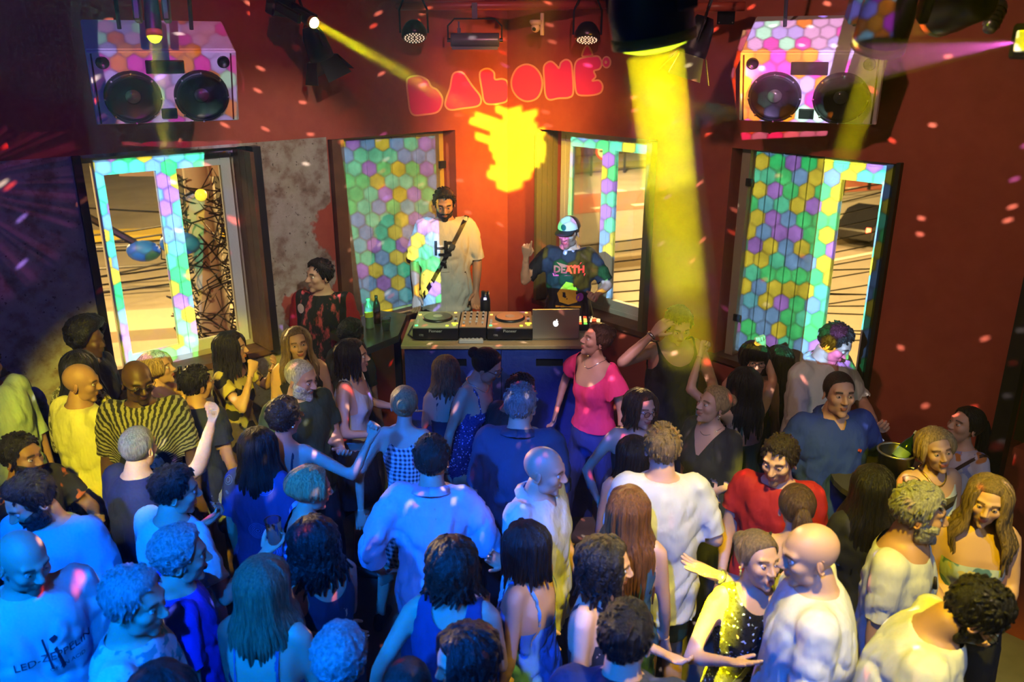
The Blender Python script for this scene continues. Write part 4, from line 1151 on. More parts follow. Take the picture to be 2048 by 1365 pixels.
# window 2: boarded inner shutters, closed
w2 = win(2); frame(w2, WL, u0, u1, m_=mat('yellowed_joinery', (.5, .42, .1), .6)); sill(w2, WL, u0, u1)
for k in range(4):
    mb = MB(); wd = (u1 - u0 - .24) / 4; x = u0 + .075 + wd * k
    fbox(mb, WL, x + .002, x + wd - .002, ZS + .05, ZW - .03, -.15 + (.004 if k % 2 else 0), -.125)
    part(mb, 'plank', M_board, w2)
mb = MB(); fbox(mb, WL, u1 - .11, u1 - .01, ZS, ZW, -.12, .045); part(mb, 'jamb', M_oldwood, w2)
for z in (1.55, 2.35):
    mb = MB(); fbox(mb, WL, u0 + .03, u0 + .09, z, z + .06, -.125, -.10); part(mb, 'hinge', M_black, w2)
# window 3: a pair of sashes with the left shutter standing open against the reveal
w3 = win(3); a, b = OPEN['R'][0]; frame(w3, WR, a + .10, b - .10, m_=M_white); sill(w3, WR, a, b)
sash(w3, WR, a + .15, 1.035, -.22); sash(w3, WR, 1.04, b - .15, -.22, lr=(1, .9))
for k in range(4):
    mb = MB(); fbox(mb, WR, a + .02, a + .05, ZS + .02, ZW - .02, -.18 + .062 * k, -.122 + .062 * k); part(mb, 'plank', M_green, w3)
mb = MB(); fbox(mb, WR, b - .075, b - .03, ZS + .01, ZW - .01, -.18, .03); part(mb, 'shutter_leaf', M_green, w3)
# window 4: boarded leaf on the left, one glazed sash on the right
w4 = win(4); a, b = OPEN['R'][1]; frame(w4, WR, a + .04, b, m_=M_white); sill(w4, WR, a, b)
mb = MB(); fbox(mb, WR, a + .045, a + .11, ZS, ZW, -.17, -.06); part(mb, 'jamb', M_beige, w4)
for k in range(5):
    mb = MB(); wd = .093; x = a + .125 + wd * k
    fbox(mb, WR, x + .0015, x + wd - .0015, ZS + .04, ZW - .02, -.135 + (.004 if k % 2 else 0) - .012 * k, -.11 - .012 * k); part(mb, 'plank', M_board, w4)
sash(w4, WR, a + .60, b - .06, -.20, st=.11, lr=(1.15, .8), top=.10)
mb = MB(); fbox(mb, WR, b - .045, b - .006, ZS, ZW, -.10, .05); part(mb, 'shutter_leaf', M_black, w4)
mb = MB(); fbox(mb, WR, b + .004, b + .03, ZS - .02, ZW + .01, .0, .04); part(mb, 'shutter_edge', M_black, w4)
for z in (1.45, 2.42):
    mb = MB(); fbox(mb, WR, a + .10, a + .15, z, z + .05, -.06, -.045); part(mb, 'hinge', M_black, w4)
# window 5, at the frame's edge
w5 = win(5); a, b = OPEN['R'][2]; frame(w5, WR, a, b, n=-.2, m_=M_green)
mb = MB(); fbox(mb, WR, a - .06, a + .02, ZS - .9, ZW + .05, .0, .10); part(mb, 'post', M_black, w5)
for k in range(5):
    mb = MB(); fbox(mb, WR, a + .05 + .2 * k, a + .245 + .2 * k, ZS, ZW - .03, -.13, -.10); part(mb, 'plank', M_green, w5)
mb = MB(); fbox(mb, WL, 4.32, 4.40, 0.0, 1.95, .0, .09); tag(mb.build('trim_1', M_black), kind='structure')

# ---------------------------------------------------------------- speakers
M_cab = mat('white_cabinet', (.58, .56, .58), .6, bump=(40, .1)); M_cone = mat('speaker_cone', (.008, .008, .010), .42, spec=.35); M_ring = mat('rubber_ring', (.012, .013, .015), .5)
def speaker(px, depth, W, H, D, yaw, tilt, label, slot=True):
    c = at(px[0], px[1], depth); r = root_at('hanging_speaker', c, (R_(tilt), 0, R_(yaw)), label, 'speaker')
    mb = MB(); w, h = W / 2, H / 2
    mb.box((-w, .03, -h), (w, D, h)); part(mb, 'cabinet', M_cab, r, bevel=.008)
    f_ = MB(); f_.box((-w, 0, -h), (w, .028, h)); part(f_, 'baffle', M_cab, r, bevel=.006)
    for gx in (-w + .018, w - .034): mb = MB(); mb.box((gx, -.004, -h + .01), (gx + .008, .0, h - .01)); part(mb, 'groove', mat('dark_line', (.06, .01, .02), .8), r)
    X = Matrix.Rotation(R_(90), 3, 'X')
    for s in (-1, 1):
        c_ = Vector((s * W * .235, -.006, -h * .20)); R0 = W * .195
        mb = MB(); mb.lathe([(R0, .0), (R0, .020), (R0 * .95, .036), (R0 * .88, .032)], c_, 28, X, caps=False); wo = part(mb, 'woofer', M_ring, r, smooth=True)
        mb = MB(); mb.lathe([(R0 * .90, .032), (R0 * .84, .036), (R0 * .76, .030), (R0 * .30, .004), (R0 * .001, .003)], c_, 28, X, caps=False); part(mb, 'cone', M_cone, wo, smooth=True)
        mb = MB(); mb.lathe([(R0 * .28, .004), (R0 * .26, .016), (R0 * .17, .026), (.0005, .030)], c_, 20, X, caps=False); part(mb, 'dust_cap', mat('dust_cap', (.05, .06, .05), .15), wo, smooth=True)
        for k in range(8):
            mb = MB(); a_ = 2 * PI * k / 8; mb.ball(c_ + Vector((math.cos(a_) * R0 * .965, -.034, math.sin(a_) * R0 * .965)), .006, 6, 4); part(mb, 'bolt', mat('steel', (.5, .5, .5), .3, .9), wo)
        mb = MB(); mb.lathe([(W * .045, .0), (W * .045, .006), (W * .036, .008), (W * .034, -.001), (.001, -.001)], (s * W * .405, -.002, h * .72), 16, X, caps=False); part(mb, 'port', M_blackgloss, r, smooth=True)
    if slot:
        mb = MB(); mb.box((-W * .13, -.012, h * .42), (W * .13, -.001, h * .78)); part(mb, 'horn', M_blackgloss, r, bevel=.004)
    mb = MB(); mb.box((-W * .055, -.012, -h * .86), (W * .055, -.001, -h * .56)); part(mb, 'terminal_plate', M_blackgloss, r, bevel=.004)
    mb = MB(); mb.tube([(-w * .5, D * .7, h), (-w * .5, D * .7, h + .5)], .012, 6); mb.tube([(w * .5, D * .7, h), (w * .5, D * .7, h + .5)], .012, 6); part(mb, 'bracket', M_black, r)
    return r
SPK_R = speaker((1616, 178), 4.7, .76, .42, .52, -24, 24, 'white hexagon-lit speaker box hung above the right-hand shuttered window')
SPK_L = speaker((334, 176), 4.45, .73, .40, .44, 26, 22, 'dim speaker box hung on the left wall above the cable-crossed window')

# ---------------------------------------------------------------- rail, stage lamps
M_pipe = mat('red_lit_pipe', (.45, .08, .04), .4)  # orange-red lamp light put into the pipe colour
def pipe(p, q, r, label):
    mb = MB(); mb.tube([p, q], r, 12); o = mb.build('lamp_rail', M_pipe, None, smooth=True); tag(o, label, 'pipe'); return o
pipe(at(560, 14, 6.4), at(1236, 8, 6.1), .030, 'thick red-lit pipe carrying the stage lamps near the ceiling')
pipe(at(1380, 14, 5.2), at(1490, 12, 5.1), .028, 'short red-lit pipe end right of the big yellow beam lamp')
pipe(at(720, 17, 6.5), at(1165, 17, 6.5), .012, 'thin orange-lit pipe running just below the thick one')
M_lensY = mat('lit_yellow_lens', (.9, .8, .1), .3, emit=(.75, 1.0, .02), es=2.2)
M_lensW = mat('lit_white_lens', (1, 1, .8), .3, emit=(1, 1, .55), es=14)
M_head = mat('lamp_housing', (.012, .015, .03), .35)
def moving_head(loc, target, R0, L, label, lens, yoke=True):
    d = (Vector(target) - Vector(loc)).normalized()
    r = root_at('moving_head_lamp', loc, d.to_track_quat('-Z', 'Y').to_euler(), label, 'lamp')
    mb = MB(); mb.lathe([(R0 * .94, .0), (R0, .012), (R0, L * .35), (R0 * .92, L * .55), (R0 * .86, L * .9), (R0 * .6, L), (.002, L)], (0, 0, 0), 28, None, caps=False); part(mb, 'housing', M_head, r, smooth=True)
    mb = MB(); mb.lathe([(R0 * .94, .0), (R0 * 1.02, -.004), (R0 * 1.02, .02), (R0 * .98, .03)], (0, 0, 0), 28, None, caps=False); part(mb, 'rim', mat('rim', (.3, .35, .05), .4), r, smooth=True)  # yellow-green spill of the lens put into the rim colour
    mb = MB(); mb.lathe([(R0 * .93, .004), (R0 * .80, -.012), (R0 * .5, -.024), (.001, -.030)], (0, 0, 0), 28, None, caps=False); part(mb, 'lens', lens, r, smooth=True)
    if yoke:
        for s in (-1, 1):
            mb = MB(); mb.box((s * (R0 + .01), -.03, L * .3), (s * (R0 + .04), .03, L * 1.5)); part(mb, 'yoke_arm', M_head, r, bevel=.006)
        mb = MB(); mb.box((-R0 - .05, -.07, L * 1.5), (R0 + .05, .07, L * 1.5 + .09)); part(mb, 'base', M_head, r, bevel=.01)
    return r
moving_head(LA, TA, .115, .26, 'largest moving-head lamp, sending a broad yellow beam down the right of the lettering', M_lensY)
moving_head(LB, TB, .085, .28, 'dark moving-head lamp hanging in front of the right speaker box', mat('off_lens', (.05, .06, .07), .1))
moving_head(LC, TC, .033, .20, 'narrow moving-head lamp hanging in front of the left speaker box', M_lensY)
moving_head(LD, TD, .036, .20, 'moving-head lamp with glowing lens aimed at the corner', M_lensW)
moving_head(LE, TE, .075, .24, 'moving-head lamp lying sideways at the upper right edge', M_lensY, yoke=False)
def par_can(px, depth, tilt, yaw, label):
    c = at(px[0], px[1], depth); r = root_at('led_par_lamp', c, (R_(tilt), 0, R_(yaw)), label, 'lamp', None)
    R0 = .092
    mb = MB(); mb.lathe([(R0 * .9, 0), (R0, .01), (R0, .05), (R0 * .72, .10), (R0 * .5, .12), (.002, .12)], (0, 0, 0), 24, None, caps=False); part(mb, 'housing', M_blackgloss, r, smooth=True)
    mb = MB(); mb.lathe([(R0 * .9, .003), (.001, .003)], (0, 0, 0), 24, None, caps=False); part(mb, 'face_plate', M_black, r)
    n = 0
    for rr, cnt in ((.022, 6), (.045, 12), (.068, 18)):
        for k in range(cnt):
            a_ = 2 * PI * k / cnt; mb = MB(); mb.ball((rr * math.cos(a_), rr * math.sin(a_), .0), .0055, 6, 4); part(mb, 'led', mat('led_glow', (.8, .7, .55), .3, emit=(1, .75, .5), es=.8), r)
    for s in (-1, 1):
        mb = MB(); mb.tube([(s * (R0 + .008), 0, .04), (s * (R0 + .008), -.03, .20), (s * R0 * .6, -.05, .30)], .008, 6); part(mb, 'bracket', M_black, r)
par_can((829, 76), 6.0, -26, 8, 'round LED lamp left of the wash bar, face showing pale dots')
par_can((1174, 80), 6.0, -20, -6, 'round LED lamp right of the white security camera')
def wash_bar():
    c = at(950, 80, 6.2); r = root_at('strobe_bar_lamp', c, (0, 0, 0), 'long black cylindrical strobe lamp in a bracket above the lettering', 'lamp')
    Y = Matrix.Rotation(R_(90), 3, 'Y')
    mb = MB(); mb.lathe([(.001, -.18), (.05, -.18), (.052, -.17), (.052, .17), (.05, .18), (.001, .18)], (0, 0, 0), 20, Y, caps=False); part(mb, 'housing', mat('grey_housing', (.10, .10, .12), .3), r, smooth=True)
    mb = MB(); mb.box((-.17, -.052, -.066), (.17, .02, -.045)); part(mb, 'glass_front', mat('strobe_glass', (.16, .16, .18), .15), r)
    mb = MB(); mb.tube([(-.20, 0, 0), (-.20, 0, .10), (-.15, 0, .15), (.15, 0, .15), (.20, 0, .10), (.20, 0, 0)], .007, 6); part(mb, 'bracket', M_black, r)
    for s in (-1, 1):
        mb = MB(); Yk = Matrix.Rotation(R_(90), 3, 'Y'); mb.lathe([(.001, -.012), (.016, -.012), (.016, .012), (.001, .012)], (s * .195, 0, 0), 10, Yk); part(mb, 'knob', M_blackgloss, r)
    mb = MB(); mb.box((-.02, -.02, .15), (.02, .02, .26)); part(mb, 'clamp', M_black, r)
    mb = MB(); mb.box((-.13, -.015, .05), (-.105, .015, .085)); mb.box((-.125, -.01, .08), (-.112, .01, .13)); part(mb, 'plug', M_blackgloss, r)
wash_bar()
def cctv():
    c = at(1075, 48, 6.3); r = root_at('security_camera', c, (0, 0, R_(-20)), 'small white dome security camera between the two round LED lamps', 'camera')
    m_ = mat('cream_plastic', (.65, .55, .33), .4)
    mb = MB(); mb.box((.02, .0, -.08), (.045, .03, .08)); part(mb, 'wall_bracket', m_, r, bevel=.004)
    mb = MB(); mb.lathe([(.001, .03), (.045, .03), (.05, .015), (.04, .0), (.035, -.005)], (-.01, -.01, 0), 16, None); part(mb, 'cap', m_, r, smooth=True)
    mb = MB(); mb.ball((-.01, -.015, -.025), .034, 14, 10); part(mb, 'body', m_, r, smooth=True)
    mb = MB(); mb.ball((-.012, -.040, -.035), .016, 10, 8); part(mb, 'lens', M_blackgloss, r, smooth=True)
cctv()
def barn_lamp(px, depth, dirv, label, col, sc_=1.0):
    c = at(px[0], px[1], depth); d = Vector(dirv).normalized()
    r = root_at('barn_door_lamp', c, d.to_track_quat('-Z', 'Y').to_euler(), label, 'lamp')
    mb = MB(); mb.lathe([(.001, .18), (.05, .18), (.075, .12), (.085, 0), (.085, -.04), (.001, -.04)], (0, 0, 0), 18, None, caps=False); part(mb, 'housing', M_black, r, smooth=True)
    m_ = mat(col[0], col[1], .5)
    for k in range(4):
        a_ = PI / 2 * k; Rz = Matrix.Rotation(a_, 3, 'Z'); mb = MB()
        P = [(-.07, .085, -.04), (.07, .085, -.04), (.095, .15, -.17), (-.095, .15, -.17)]
        V_ = [Rz @ Vector(p) for p in P] + [Rz @ (Vector(p) + Vector((0, .004, 0))) for p in P]
        mb.add(V_, [(0, 1, 2, 3), (4, 5, 6, 7), (0, 1, 5, 4), (1, 2, 6, 5), (2, 3, 7, 6), (3, 0, 4, 7)]); part(mb, 'barn_door', m_, r)
    mb = MB(); mb.tube([(-.09, 0, .04), (-.10, 0, .16), (0, 0, .24), (.10, 0, .16), (.09, 0, .04)], .007, 6); part(mb, 'bracket', M_black, r)
    mb = MB(); mb.tube([(0, 0, .22), (.02, 0, .42)], .010, 6); part(mb, 'hanger', M_black, r)
barn_lamp((640, 105), 5.75, (.30, .25, -1), 'black barn-door lamp below the glowing moving head', ('barn_black', (.006, .006, .007)))
barn_lamp((1388, 96), 4.9, (-.30, .05, -1), 'yellow-green lit barn-door lamp beside the big beam', ('barn_yellow_lit', (.16, .17, .08)))  # yellow-green light put into the colour of the doors
for x, y, dp, lb in ((655, 26, 6.3, 'small black junction plate above the black barn-door lamp'), (1452, 33, 5.2, 'small black junction plate left of the right speaker box')):
    r = root_at('junction_plate', at(x, y, dp), (0, 0, 0), lb, 'plate'); mb = MB(); mb.box((-.055, -.006, -.045), (.055, .006, .045)); part(mb, 'plate', M_blackgloss, r, bevel=.003)
    for s in (-1, 1): mb = MB(); mb.ball((s * .042, -.008, -.034), .005, 6, 4); part(mb, 'screw', mat('steel', (.5, .5, .5), .3, .9), r)
# laser projector on the right edge and its bracketed neighbour
r = root_at('laser_projector', LP, (R_(0), 0, R_(-80)), 'white-lipped laser box at the right edge throwing a pink fan', 'lamp')
mb = MB(); mb.box((-.08, .02, -.05), (.08, .2, .05)); part(mb, 'housing', M_head, r, bevel=.008)
mb = MB(); mb.box((-.035, .0, -.03), (.035, .02, .03)); part(mb, 'aperture', mat('laser_lip', (.5, .6, .5), .3), r, bevel=.004)
r = root_at('bullet_camera', at(1992, 30, 3.0), (R_(-30), R_(35), R_(0)), 'small ribbed lamp glinting above the pink laser fan', 'lamp')
mb = MB(); mb.lathe([(.001, -.07), (.022, -.07), (.026, -.04), (.026, .04), (.018, .06), (.001, .06)], (0, 0, 0), 14, None, caps=False); part(mb, 'housing', mat('steel', (.5, .5, .5), .3, .9), r, smooth=True)
for k in range(4):
    mb = MB(); mb.lathe([(.027, 0), (.030, .004), (.027, .008)], (0, 0, -.05 + .022 * k), 14, None, caps=False); part(mb, 'fin', M_blackgloss, r, smooth=True)

# ---------------------------------------------------------------- projected lettering in the corner, its light painted as thin decals
def smooth_poly(P, n=5):
    out = []; m = len(P)
    for i in range(m):
        p0, p1, p2, p3 = [np.array(P[(i + k) % m], float) for k in (-1, 0, 1, 2)]
        for q in range(n):
            t_ = q / n; out.append(tuple(.5 * ((2 * p1) + (-p0 + p2) * t_ + (2 * p0 - 5 * p1 + 4 * p2 - p3) * t_ ** 2 + (-p0 + 3 * p1 - 3 * p2 + p3) * t_ ** 3)))
    return out
def offset_poly(P, d):
    A = np.array(P); n_ = len(A); area = .5 * sum(A[i][0] * A[(i + 1) % n_][1] - A[(i + 1) % n_][0] * A[i][1] for i in range(n_)); sg = 1 if area > 0 else -1; out = []
    for i in range(n_):
        e = A[(i + 1) % n_] - A[i - 1]; e = e / (np.linalg.norm(e) + 1e-9); out.append(tuple(A[i] + sg * d * np.array([e[1], -e[0]])))
    return out
circ = lambda cx, cy_, rx, ry: [(cx + rx * math.cos(2 * PI * k / 20), cy_ + ry * math.sin(2 * PI * k / 20)) for k in range(20)]
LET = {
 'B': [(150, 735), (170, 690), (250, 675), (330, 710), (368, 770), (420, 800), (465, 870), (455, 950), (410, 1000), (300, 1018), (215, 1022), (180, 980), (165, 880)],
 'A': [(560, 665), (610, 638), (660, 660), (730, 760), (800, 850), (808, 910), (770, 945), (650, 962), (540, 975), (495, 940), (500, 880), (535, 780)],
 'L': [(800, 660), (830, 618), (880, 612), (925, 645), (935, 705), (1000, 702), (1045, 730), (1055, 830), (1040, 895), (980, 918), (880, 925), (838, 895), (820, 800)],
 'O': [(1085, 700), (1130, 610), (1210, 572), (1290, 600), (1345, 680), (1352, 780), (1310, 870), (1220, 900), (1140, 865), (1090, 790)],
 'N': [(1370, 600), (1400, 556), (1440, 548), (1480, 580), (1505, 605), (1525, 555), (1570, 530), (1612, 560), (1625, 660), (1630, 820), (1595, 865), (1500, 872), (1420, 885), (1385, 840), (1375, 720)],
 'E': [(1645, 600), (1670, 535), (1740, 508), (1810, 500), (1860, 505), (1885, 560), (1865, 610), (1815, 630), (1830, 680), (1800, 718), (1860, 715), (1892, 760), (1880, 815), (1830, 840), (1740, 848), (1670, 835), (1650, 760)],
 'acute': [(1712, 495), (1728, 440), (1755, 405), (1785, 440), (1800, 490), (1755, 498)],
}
M_pink = mat('painted_pink_light', (.97, .05, .30), .6); M_peach = mat('painted_peach_light', (1.0, .50, .34), .6)  # projected pink and peach light put into flat colours
sign = empty('painted_projection', on_wall(1016, 200, 'L'), 'rounded pink letters BALON\u00c9 with peach outlines across the corner above the DJs', 'lettering')
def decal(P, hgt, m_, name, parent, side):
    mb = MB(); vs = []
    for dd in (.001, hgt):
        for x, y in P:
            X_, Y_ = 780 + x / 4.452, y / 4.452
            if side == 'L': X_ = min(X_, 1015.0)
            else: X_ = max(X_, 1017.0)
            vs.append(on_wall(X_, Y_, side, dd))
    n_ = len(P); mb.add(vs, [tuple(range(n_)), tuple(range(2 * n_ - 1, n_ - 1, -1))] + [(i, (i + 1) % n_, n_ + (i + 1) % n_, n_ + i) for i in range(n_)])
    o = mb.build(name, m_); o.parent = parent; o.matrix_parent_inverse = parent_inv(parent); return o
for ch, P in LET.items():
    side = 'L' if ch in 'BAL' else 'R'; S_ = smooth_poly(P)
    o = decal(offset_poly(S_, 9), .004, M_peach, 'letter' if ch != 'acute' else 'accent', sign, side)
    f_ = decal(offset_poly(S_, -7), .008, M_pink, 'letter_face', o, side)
circ = lambda cx, cy_, rx, ry: [(cx + rx * math.cos(2 * PI * k / 20), cy_ + ry * math.sin(2 * PI * k / 20)) for k in range(20)]
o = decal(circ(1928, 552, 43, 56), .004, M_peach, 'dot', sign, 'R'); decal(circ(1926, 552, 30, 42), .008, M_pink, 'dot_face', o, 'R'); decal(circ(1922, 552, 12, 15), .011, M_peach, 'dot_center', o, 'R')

# ---------------------------------------------------------------- booth, decks
M_blue = mat('blue_crate', (.012, .035, .30), .6, bump=(30, .25), vary=(10, (.02, .05, .36)))
M_booth_top = mat('booth_top', (.42, .33, .20), .6, bump=(40, .3))
BX0, BX1, BY0, BY1, BZ = -.75, .60, 5.42, 6.0, 1.36
for j in range(2):
    for i in range(2):
        x0 = BX0 + i * (BX1 - BX0) / 2; wd = (BX1 - BX0) / 2; hh = BZ / 2 - .012
        r = root_at('crate', (x0 + wd / 2, BY0 + .02, j * (hh + .002)), (0, 0, 0), ('blue wooden crate with handle slot, %s %s of the DJ booth' % ('upper' if j else 'lower', 'left' if i == 0 else 'right')), 'crate')
        mb = MB(); w2_ = wd / 2 - .002; y1 = BY1 - BY0 - .04
        for (a0, a1, b0, b1) in ((-w2_, -.095, 0, hh), (.095, w2_, 0, hh), (-.095, .095, 0, hh - .135), (-.095, .095, hh - .075, hh)): mb.box((a0, 0, b0), (a1, .02, b1))
        mb.box((-w2_, .02, 0), (-w2_ + .02, y1, hh)); mb.box((w2_ - .02, .02, 0), (w2_, y1, hh)); mb.box((-w2_ + .02, .02, 0), (w2_ - .02, y1, .02)); mb.box((-w2_ + .02, y1 - .02, .02), (w2_ - .02, y1, hh)); mb.box((-w2_ + .02, .02, hh - .02), (w2_ - .02, y1 - .02, hh))
        part(mb, 'box', M_blue, r)
        mb = MB(); mb.box((-.11, .022, hh - .145), (.11, .03, hh - .065)); part(mb, 'handle_slot', mat('slot_black', (.004, .004, .006), .9), r)
mb = MB(); mb.box((BX0 - .02, BY0, BZ - .02), (BX1 + .03, BY1 + .02, BZ + .008)); tag(mb.build('booth_top', M_booth_top, bevel=.004), 'wooden plank top of the DJ booth under the decks', 'booth')
DZ = BZ + .009
M_deck = mat('deck_black', (.014, .014, .016), .35); M_face = mat('deck_face', (.20, .17, .14), .35, metal=.4); M_fader = mat('fader_cap', (.6, .62, .65), .4)
def led(col, es=3): return mat('led_' + '_'.join('%d' % int(c * 9) for c in col), col, .4, emit=col, es=es)
def deck(x, y, label, face, plate):
    r = root_at('media_player', (x, y, DZ), (0, 0, 0), label, 'player')
    mb = MB(); mb.box((-.16, -.19, .012), (.16, .19, .095)); part(mb, 'body', M_deck, r, bevel=.005)
    mb = MB(); mb.box((-.157, -.187, .094), (.157, .187, .101)); part(mb, 'top_panel', face, r)
    mb = MB(); mb.lathe([(.108, .101), (.108, .112), (.100, .118), (.001, .118)], (0, .02, 0), 32, None, caps=False); jw = part(mb, 'jog_wheel', M_deck, r, smooth=True)
    mb = MB(); mb.lathe([(.098, .1185), (.055, .1195), (.054, .1195), (.001, .1195)], (0, .02, 0), 32, None, caps=False); part(mb, 'platter', plate, jw, smooth=True)
    mb = MB(); mb.lathe([(.034, .1197), (.034, .121), (.001, .121)], (0, .02, 0), 20, None, caps=False); part(mb, 'display', mat('jog_display', (.5, .5, .45), .3), jw)
    for k, (bx, by, c_) in enumerate([(.118, -.10, (1, .8, .05)), (.142, -.10, (1, .8, .05)), (.13, -.135, (.6, 1, .05)), (.08, -.155, (.6, 1, .05)), (-.135, -.15, (.1, 1, .3)), (-.135, .10, (1, .55, .1)), (.12, .15, (1, .5, .05))]):
        mb = MB(); mb.box((bx - .010, by - .007, .101), (bx + .010, by + .007, .107)); part(mb, 'button', led(c_, 1.8), r)
    mb = MB(); mb.box((.122, -.06, .101), (.138, .07, .1015)); part(mb, 'pitch_slot', M_deck, r); mb = MB(); mb.box((.118, -.01, .1015), (.142, .008, .113)); part(mb, 'pitch_fader', M_fader, r)
    for k in range(3):
        mb = MB(); mb.lathe([(.010, .101), (.010, .108), (.001, .108)], (-.135, -.02 - .038 * k, 0), 10, None, caps=False); part(mb, 'knob', M_fader, r)
    return r
def T_text(body, size, name, m_, root, loc, rot, extr=.0006, align='CENTER'):
    cu = bpy.data.curves.new(name, 'FONT'); cu.body = body; cu.size = size; cu.extrude = extr; cu.align_x = align; cu.resolution_u = 2
    o = bpy.data.objects.new(name, cu); COL.objects.link(o)
    dg = bpy.context.evaluated_depsgraph_get(); me = bpy.data.meshes.new_from_object(o.evaluated_get(dg)); bpy.data.objects.remove(o); bpy.data.curves.remove(cu)
    me.materials.clear(); me.materials.append(m_); o = bpy.data.objects.new(name, me); COL.objects.link(o); o.parent = root; o.location = loc; o.rotation_euler = rot; return o
M_print = mat('white_print', (.45, .48, .5), .5)
M_ofc = mat('deck_face_orange_lit', (.50, .38, .24), .4)  # orange lamp light put into the panel colour
d1 = deck(-.535, 5.70, 'left black disc deck beside the sloping side table', mat('deck_face_green', (.40, .42, .34), .4), mat('platter_dark', (.12, .12, .11), .3))
d2 = deck(-.015, 5.70, 'right black disc deck beside the laptop, with an orange-lit platter', M_ofc, mat('platter_orange_lit', (.62, .42, .26), .3))  # platter colour carries the orange light too
for d_ in (d1, d2): T_text('Pioneer', .030, 'lettering', M_print, d_, (0.0, -.1925, .066), (R_(90), 0, 0)); T_text('CDJ', .018, 'model_mark', M_print, d_, (-.10, -.1925, .04), (R_(90), 0, 0))
r = root_at('dj_mixer', (-.275, 5.70, DZ), (0, 0, 0), 'black four-channel mixer with faders between the two decks', 'mixer')
mb = MB(); mb.box((-.165 * .58, -.185, .01), (.165 * .58, .185, .098)); part(mb, 'body', M_deck, r, bevel=.004)
mb = MB(); mb.box((-.092, -.18, .097), (.092, .18, .103)); part(mb, 'top_panel', M_ofc, r)
for i in range(4):
    x = -.066 + .044 * i
    for k in range(5): mb = MB(); mb.lathe([(.0085, .103), (.007, .115), (.001, .115)], (x, .145 - .038 * k, 0), 10, None, caps=False); part(mb, 'knob', M_deck if k % 2 else M_fader, r)
    mb = MB(); mb.box((x - .002, -.135, .103), (x + .002, -.055, .1034)); part(mb, 'fader_slot', M_deck, r)
    mb = MB(); mb.box((x - .008, -.10 + .012 * (i % 3), .1034), (x + .008, -.088 + .012 * (i % 3), .114)); part(mb, 'fader', M_fader, r)
mb = MB(); mb.box((-.075, -.165, .103), (-.055, -.145, .106)); part(mb, 'button', led((1, .15, .02), 2), r)
# laptop, lid towards the room
r = root_at('laptop', (.305, 5.56, DZ), (0, 0, R_(2)), 'open silver laptop with a glowing fruit emblem facing the dancers', 'laptop')
M_alu = mat('aluminium', (.42, .42, .40), .35, .6)
mb = MB(); mb.box((-.165, -.02, 0), (.165, .21, .016)); part(mb, 'keyboard_base', M_alu, r, bevel=.003)
mb = MB(); mb.box((-.165, -.032, .012), (.165, -.022, .23)); lid = part(mb, 'lid', M_alu, r, bevel=.004)
mb = MB(); mb.box((-.155, -.0218, .022), (.155, -.0205, .222)); part(mb, 'screen', mat('screen', (.1, .12, .15), .3, emit=(.5, .6, .8), es=.7), lid)
ap = [(0, -.022), (.009, -.020), (.017, -.012), (.020, -.002), (.014, .004), (.013, .010), (.018, .016), (.010, .020), (.003, .017), (0, .016), (-.003, .017), (-.011, .020), (-.019, .012), (-.021, 0), (-.017, -.012), (-.009, -.021)]
mb = MB(); mb.prism(ap, -.001, .001, lambda x, y, z: (x * .92, -.033 + z, .125 + y)); part(mb, 'emblem', mat('emblem_glow', (1, 1, 1), .3, emit=(1, .97, .95), es=2.2), lid)
mb = MB(); mb.prism([(0, .019), (.007, .023), (.009, .031), (.002, .028)], -.001, .001, lambda x, y, z: (x, -.033 + z, .125 + y)); part(mb, 'emblem_leaf', mat('emblem_glow', (1, 1, 1)), lid)
# controller behind the laptop
r = root_at('dj_controller', (.34, 5.86, DZ), (0, 0, R_(-3)), 'low controller with red, green and orange lit pads behind the laptop', 'controller')
mb = MB(); mb.box((-.26, -.11, .0), (.26, .11, .045)); part(mb, 'body', M_deck, r, bevel=.004)
rng = random.Random(5)
for i in range(13):
    for j in range(4):
        c_ = rng.choice([(1, .1, .03), (1, .5, .05), (.8, .5, .2), (.2, .9, .1), (.9, .7, .4), None, None])
        mb = MB(); x = -.24 + .04 * i; y = -.085 + .05 * j; mb.box((x - .012, y - .012, .045), (x + .012, y + .012, .052)); part(mb, 'pad', led(c_, 1.5) if c_ else M_fader, r)
r = root_at('audio_box', (.60, 5.80, DZ), (0, 0, R_(-8)), 'small black box with a big red button at the right end of the booth', 'switch box')
mb = MB(); mb.box((-.05, -.05, 0), (.05, .05, .06)); part(mb, 'body', M_deck, r, bevel=.005)
mb = MB(); mb.lathe([(.018, .06), (.018, .075), (.001, .078)], (0, 0, 0), 12, None, caps=False); part(mb, 'button', led((1, .02, .02), 2), r)
r = root_at('plug_strip', (-.285, 5.475, DZ), (0, 0, R_(2)), 'pale grey multi-plug strip lying before the mixer', 'plug strip')
mb = MB(); mb.box((-.085, -.018, 0), (.085, .018, .028)); part(mb, 'case', mat('grey_plastic', (.5, .52, .55), .5), r, bevel=.004)
for k in range(6): mb = MB(); mb.lathe([(.009, .028), (.009, .034), (.001, .034)], (-.07 + .028 * k, 0, 0), 8, None, caps=False); part(mb, 'socket', mat('grey_plastic', (.5, .52, .55)), r)
r = root_at('thermos', (-.20, 5.98, DZ), (0, 0, 0), 'black cylindrical flask standing behind the mixer', 'flask')
mb = MB(); mb.lathe([(.001, 0), (.037, 0), (.038, .01), (.038, .17), (.030, .19), (.030, .23), (.001, .23)], (0, 0, 0), 18, None, caps=False); part(mb, 'body', M_deck, r, smooth=True)
mb = MB(); mb.box((-.010, -.041, .175), (.010, -.037, .19)); part(mb, 'indicator', led((.8, .75, 1), 4), r)
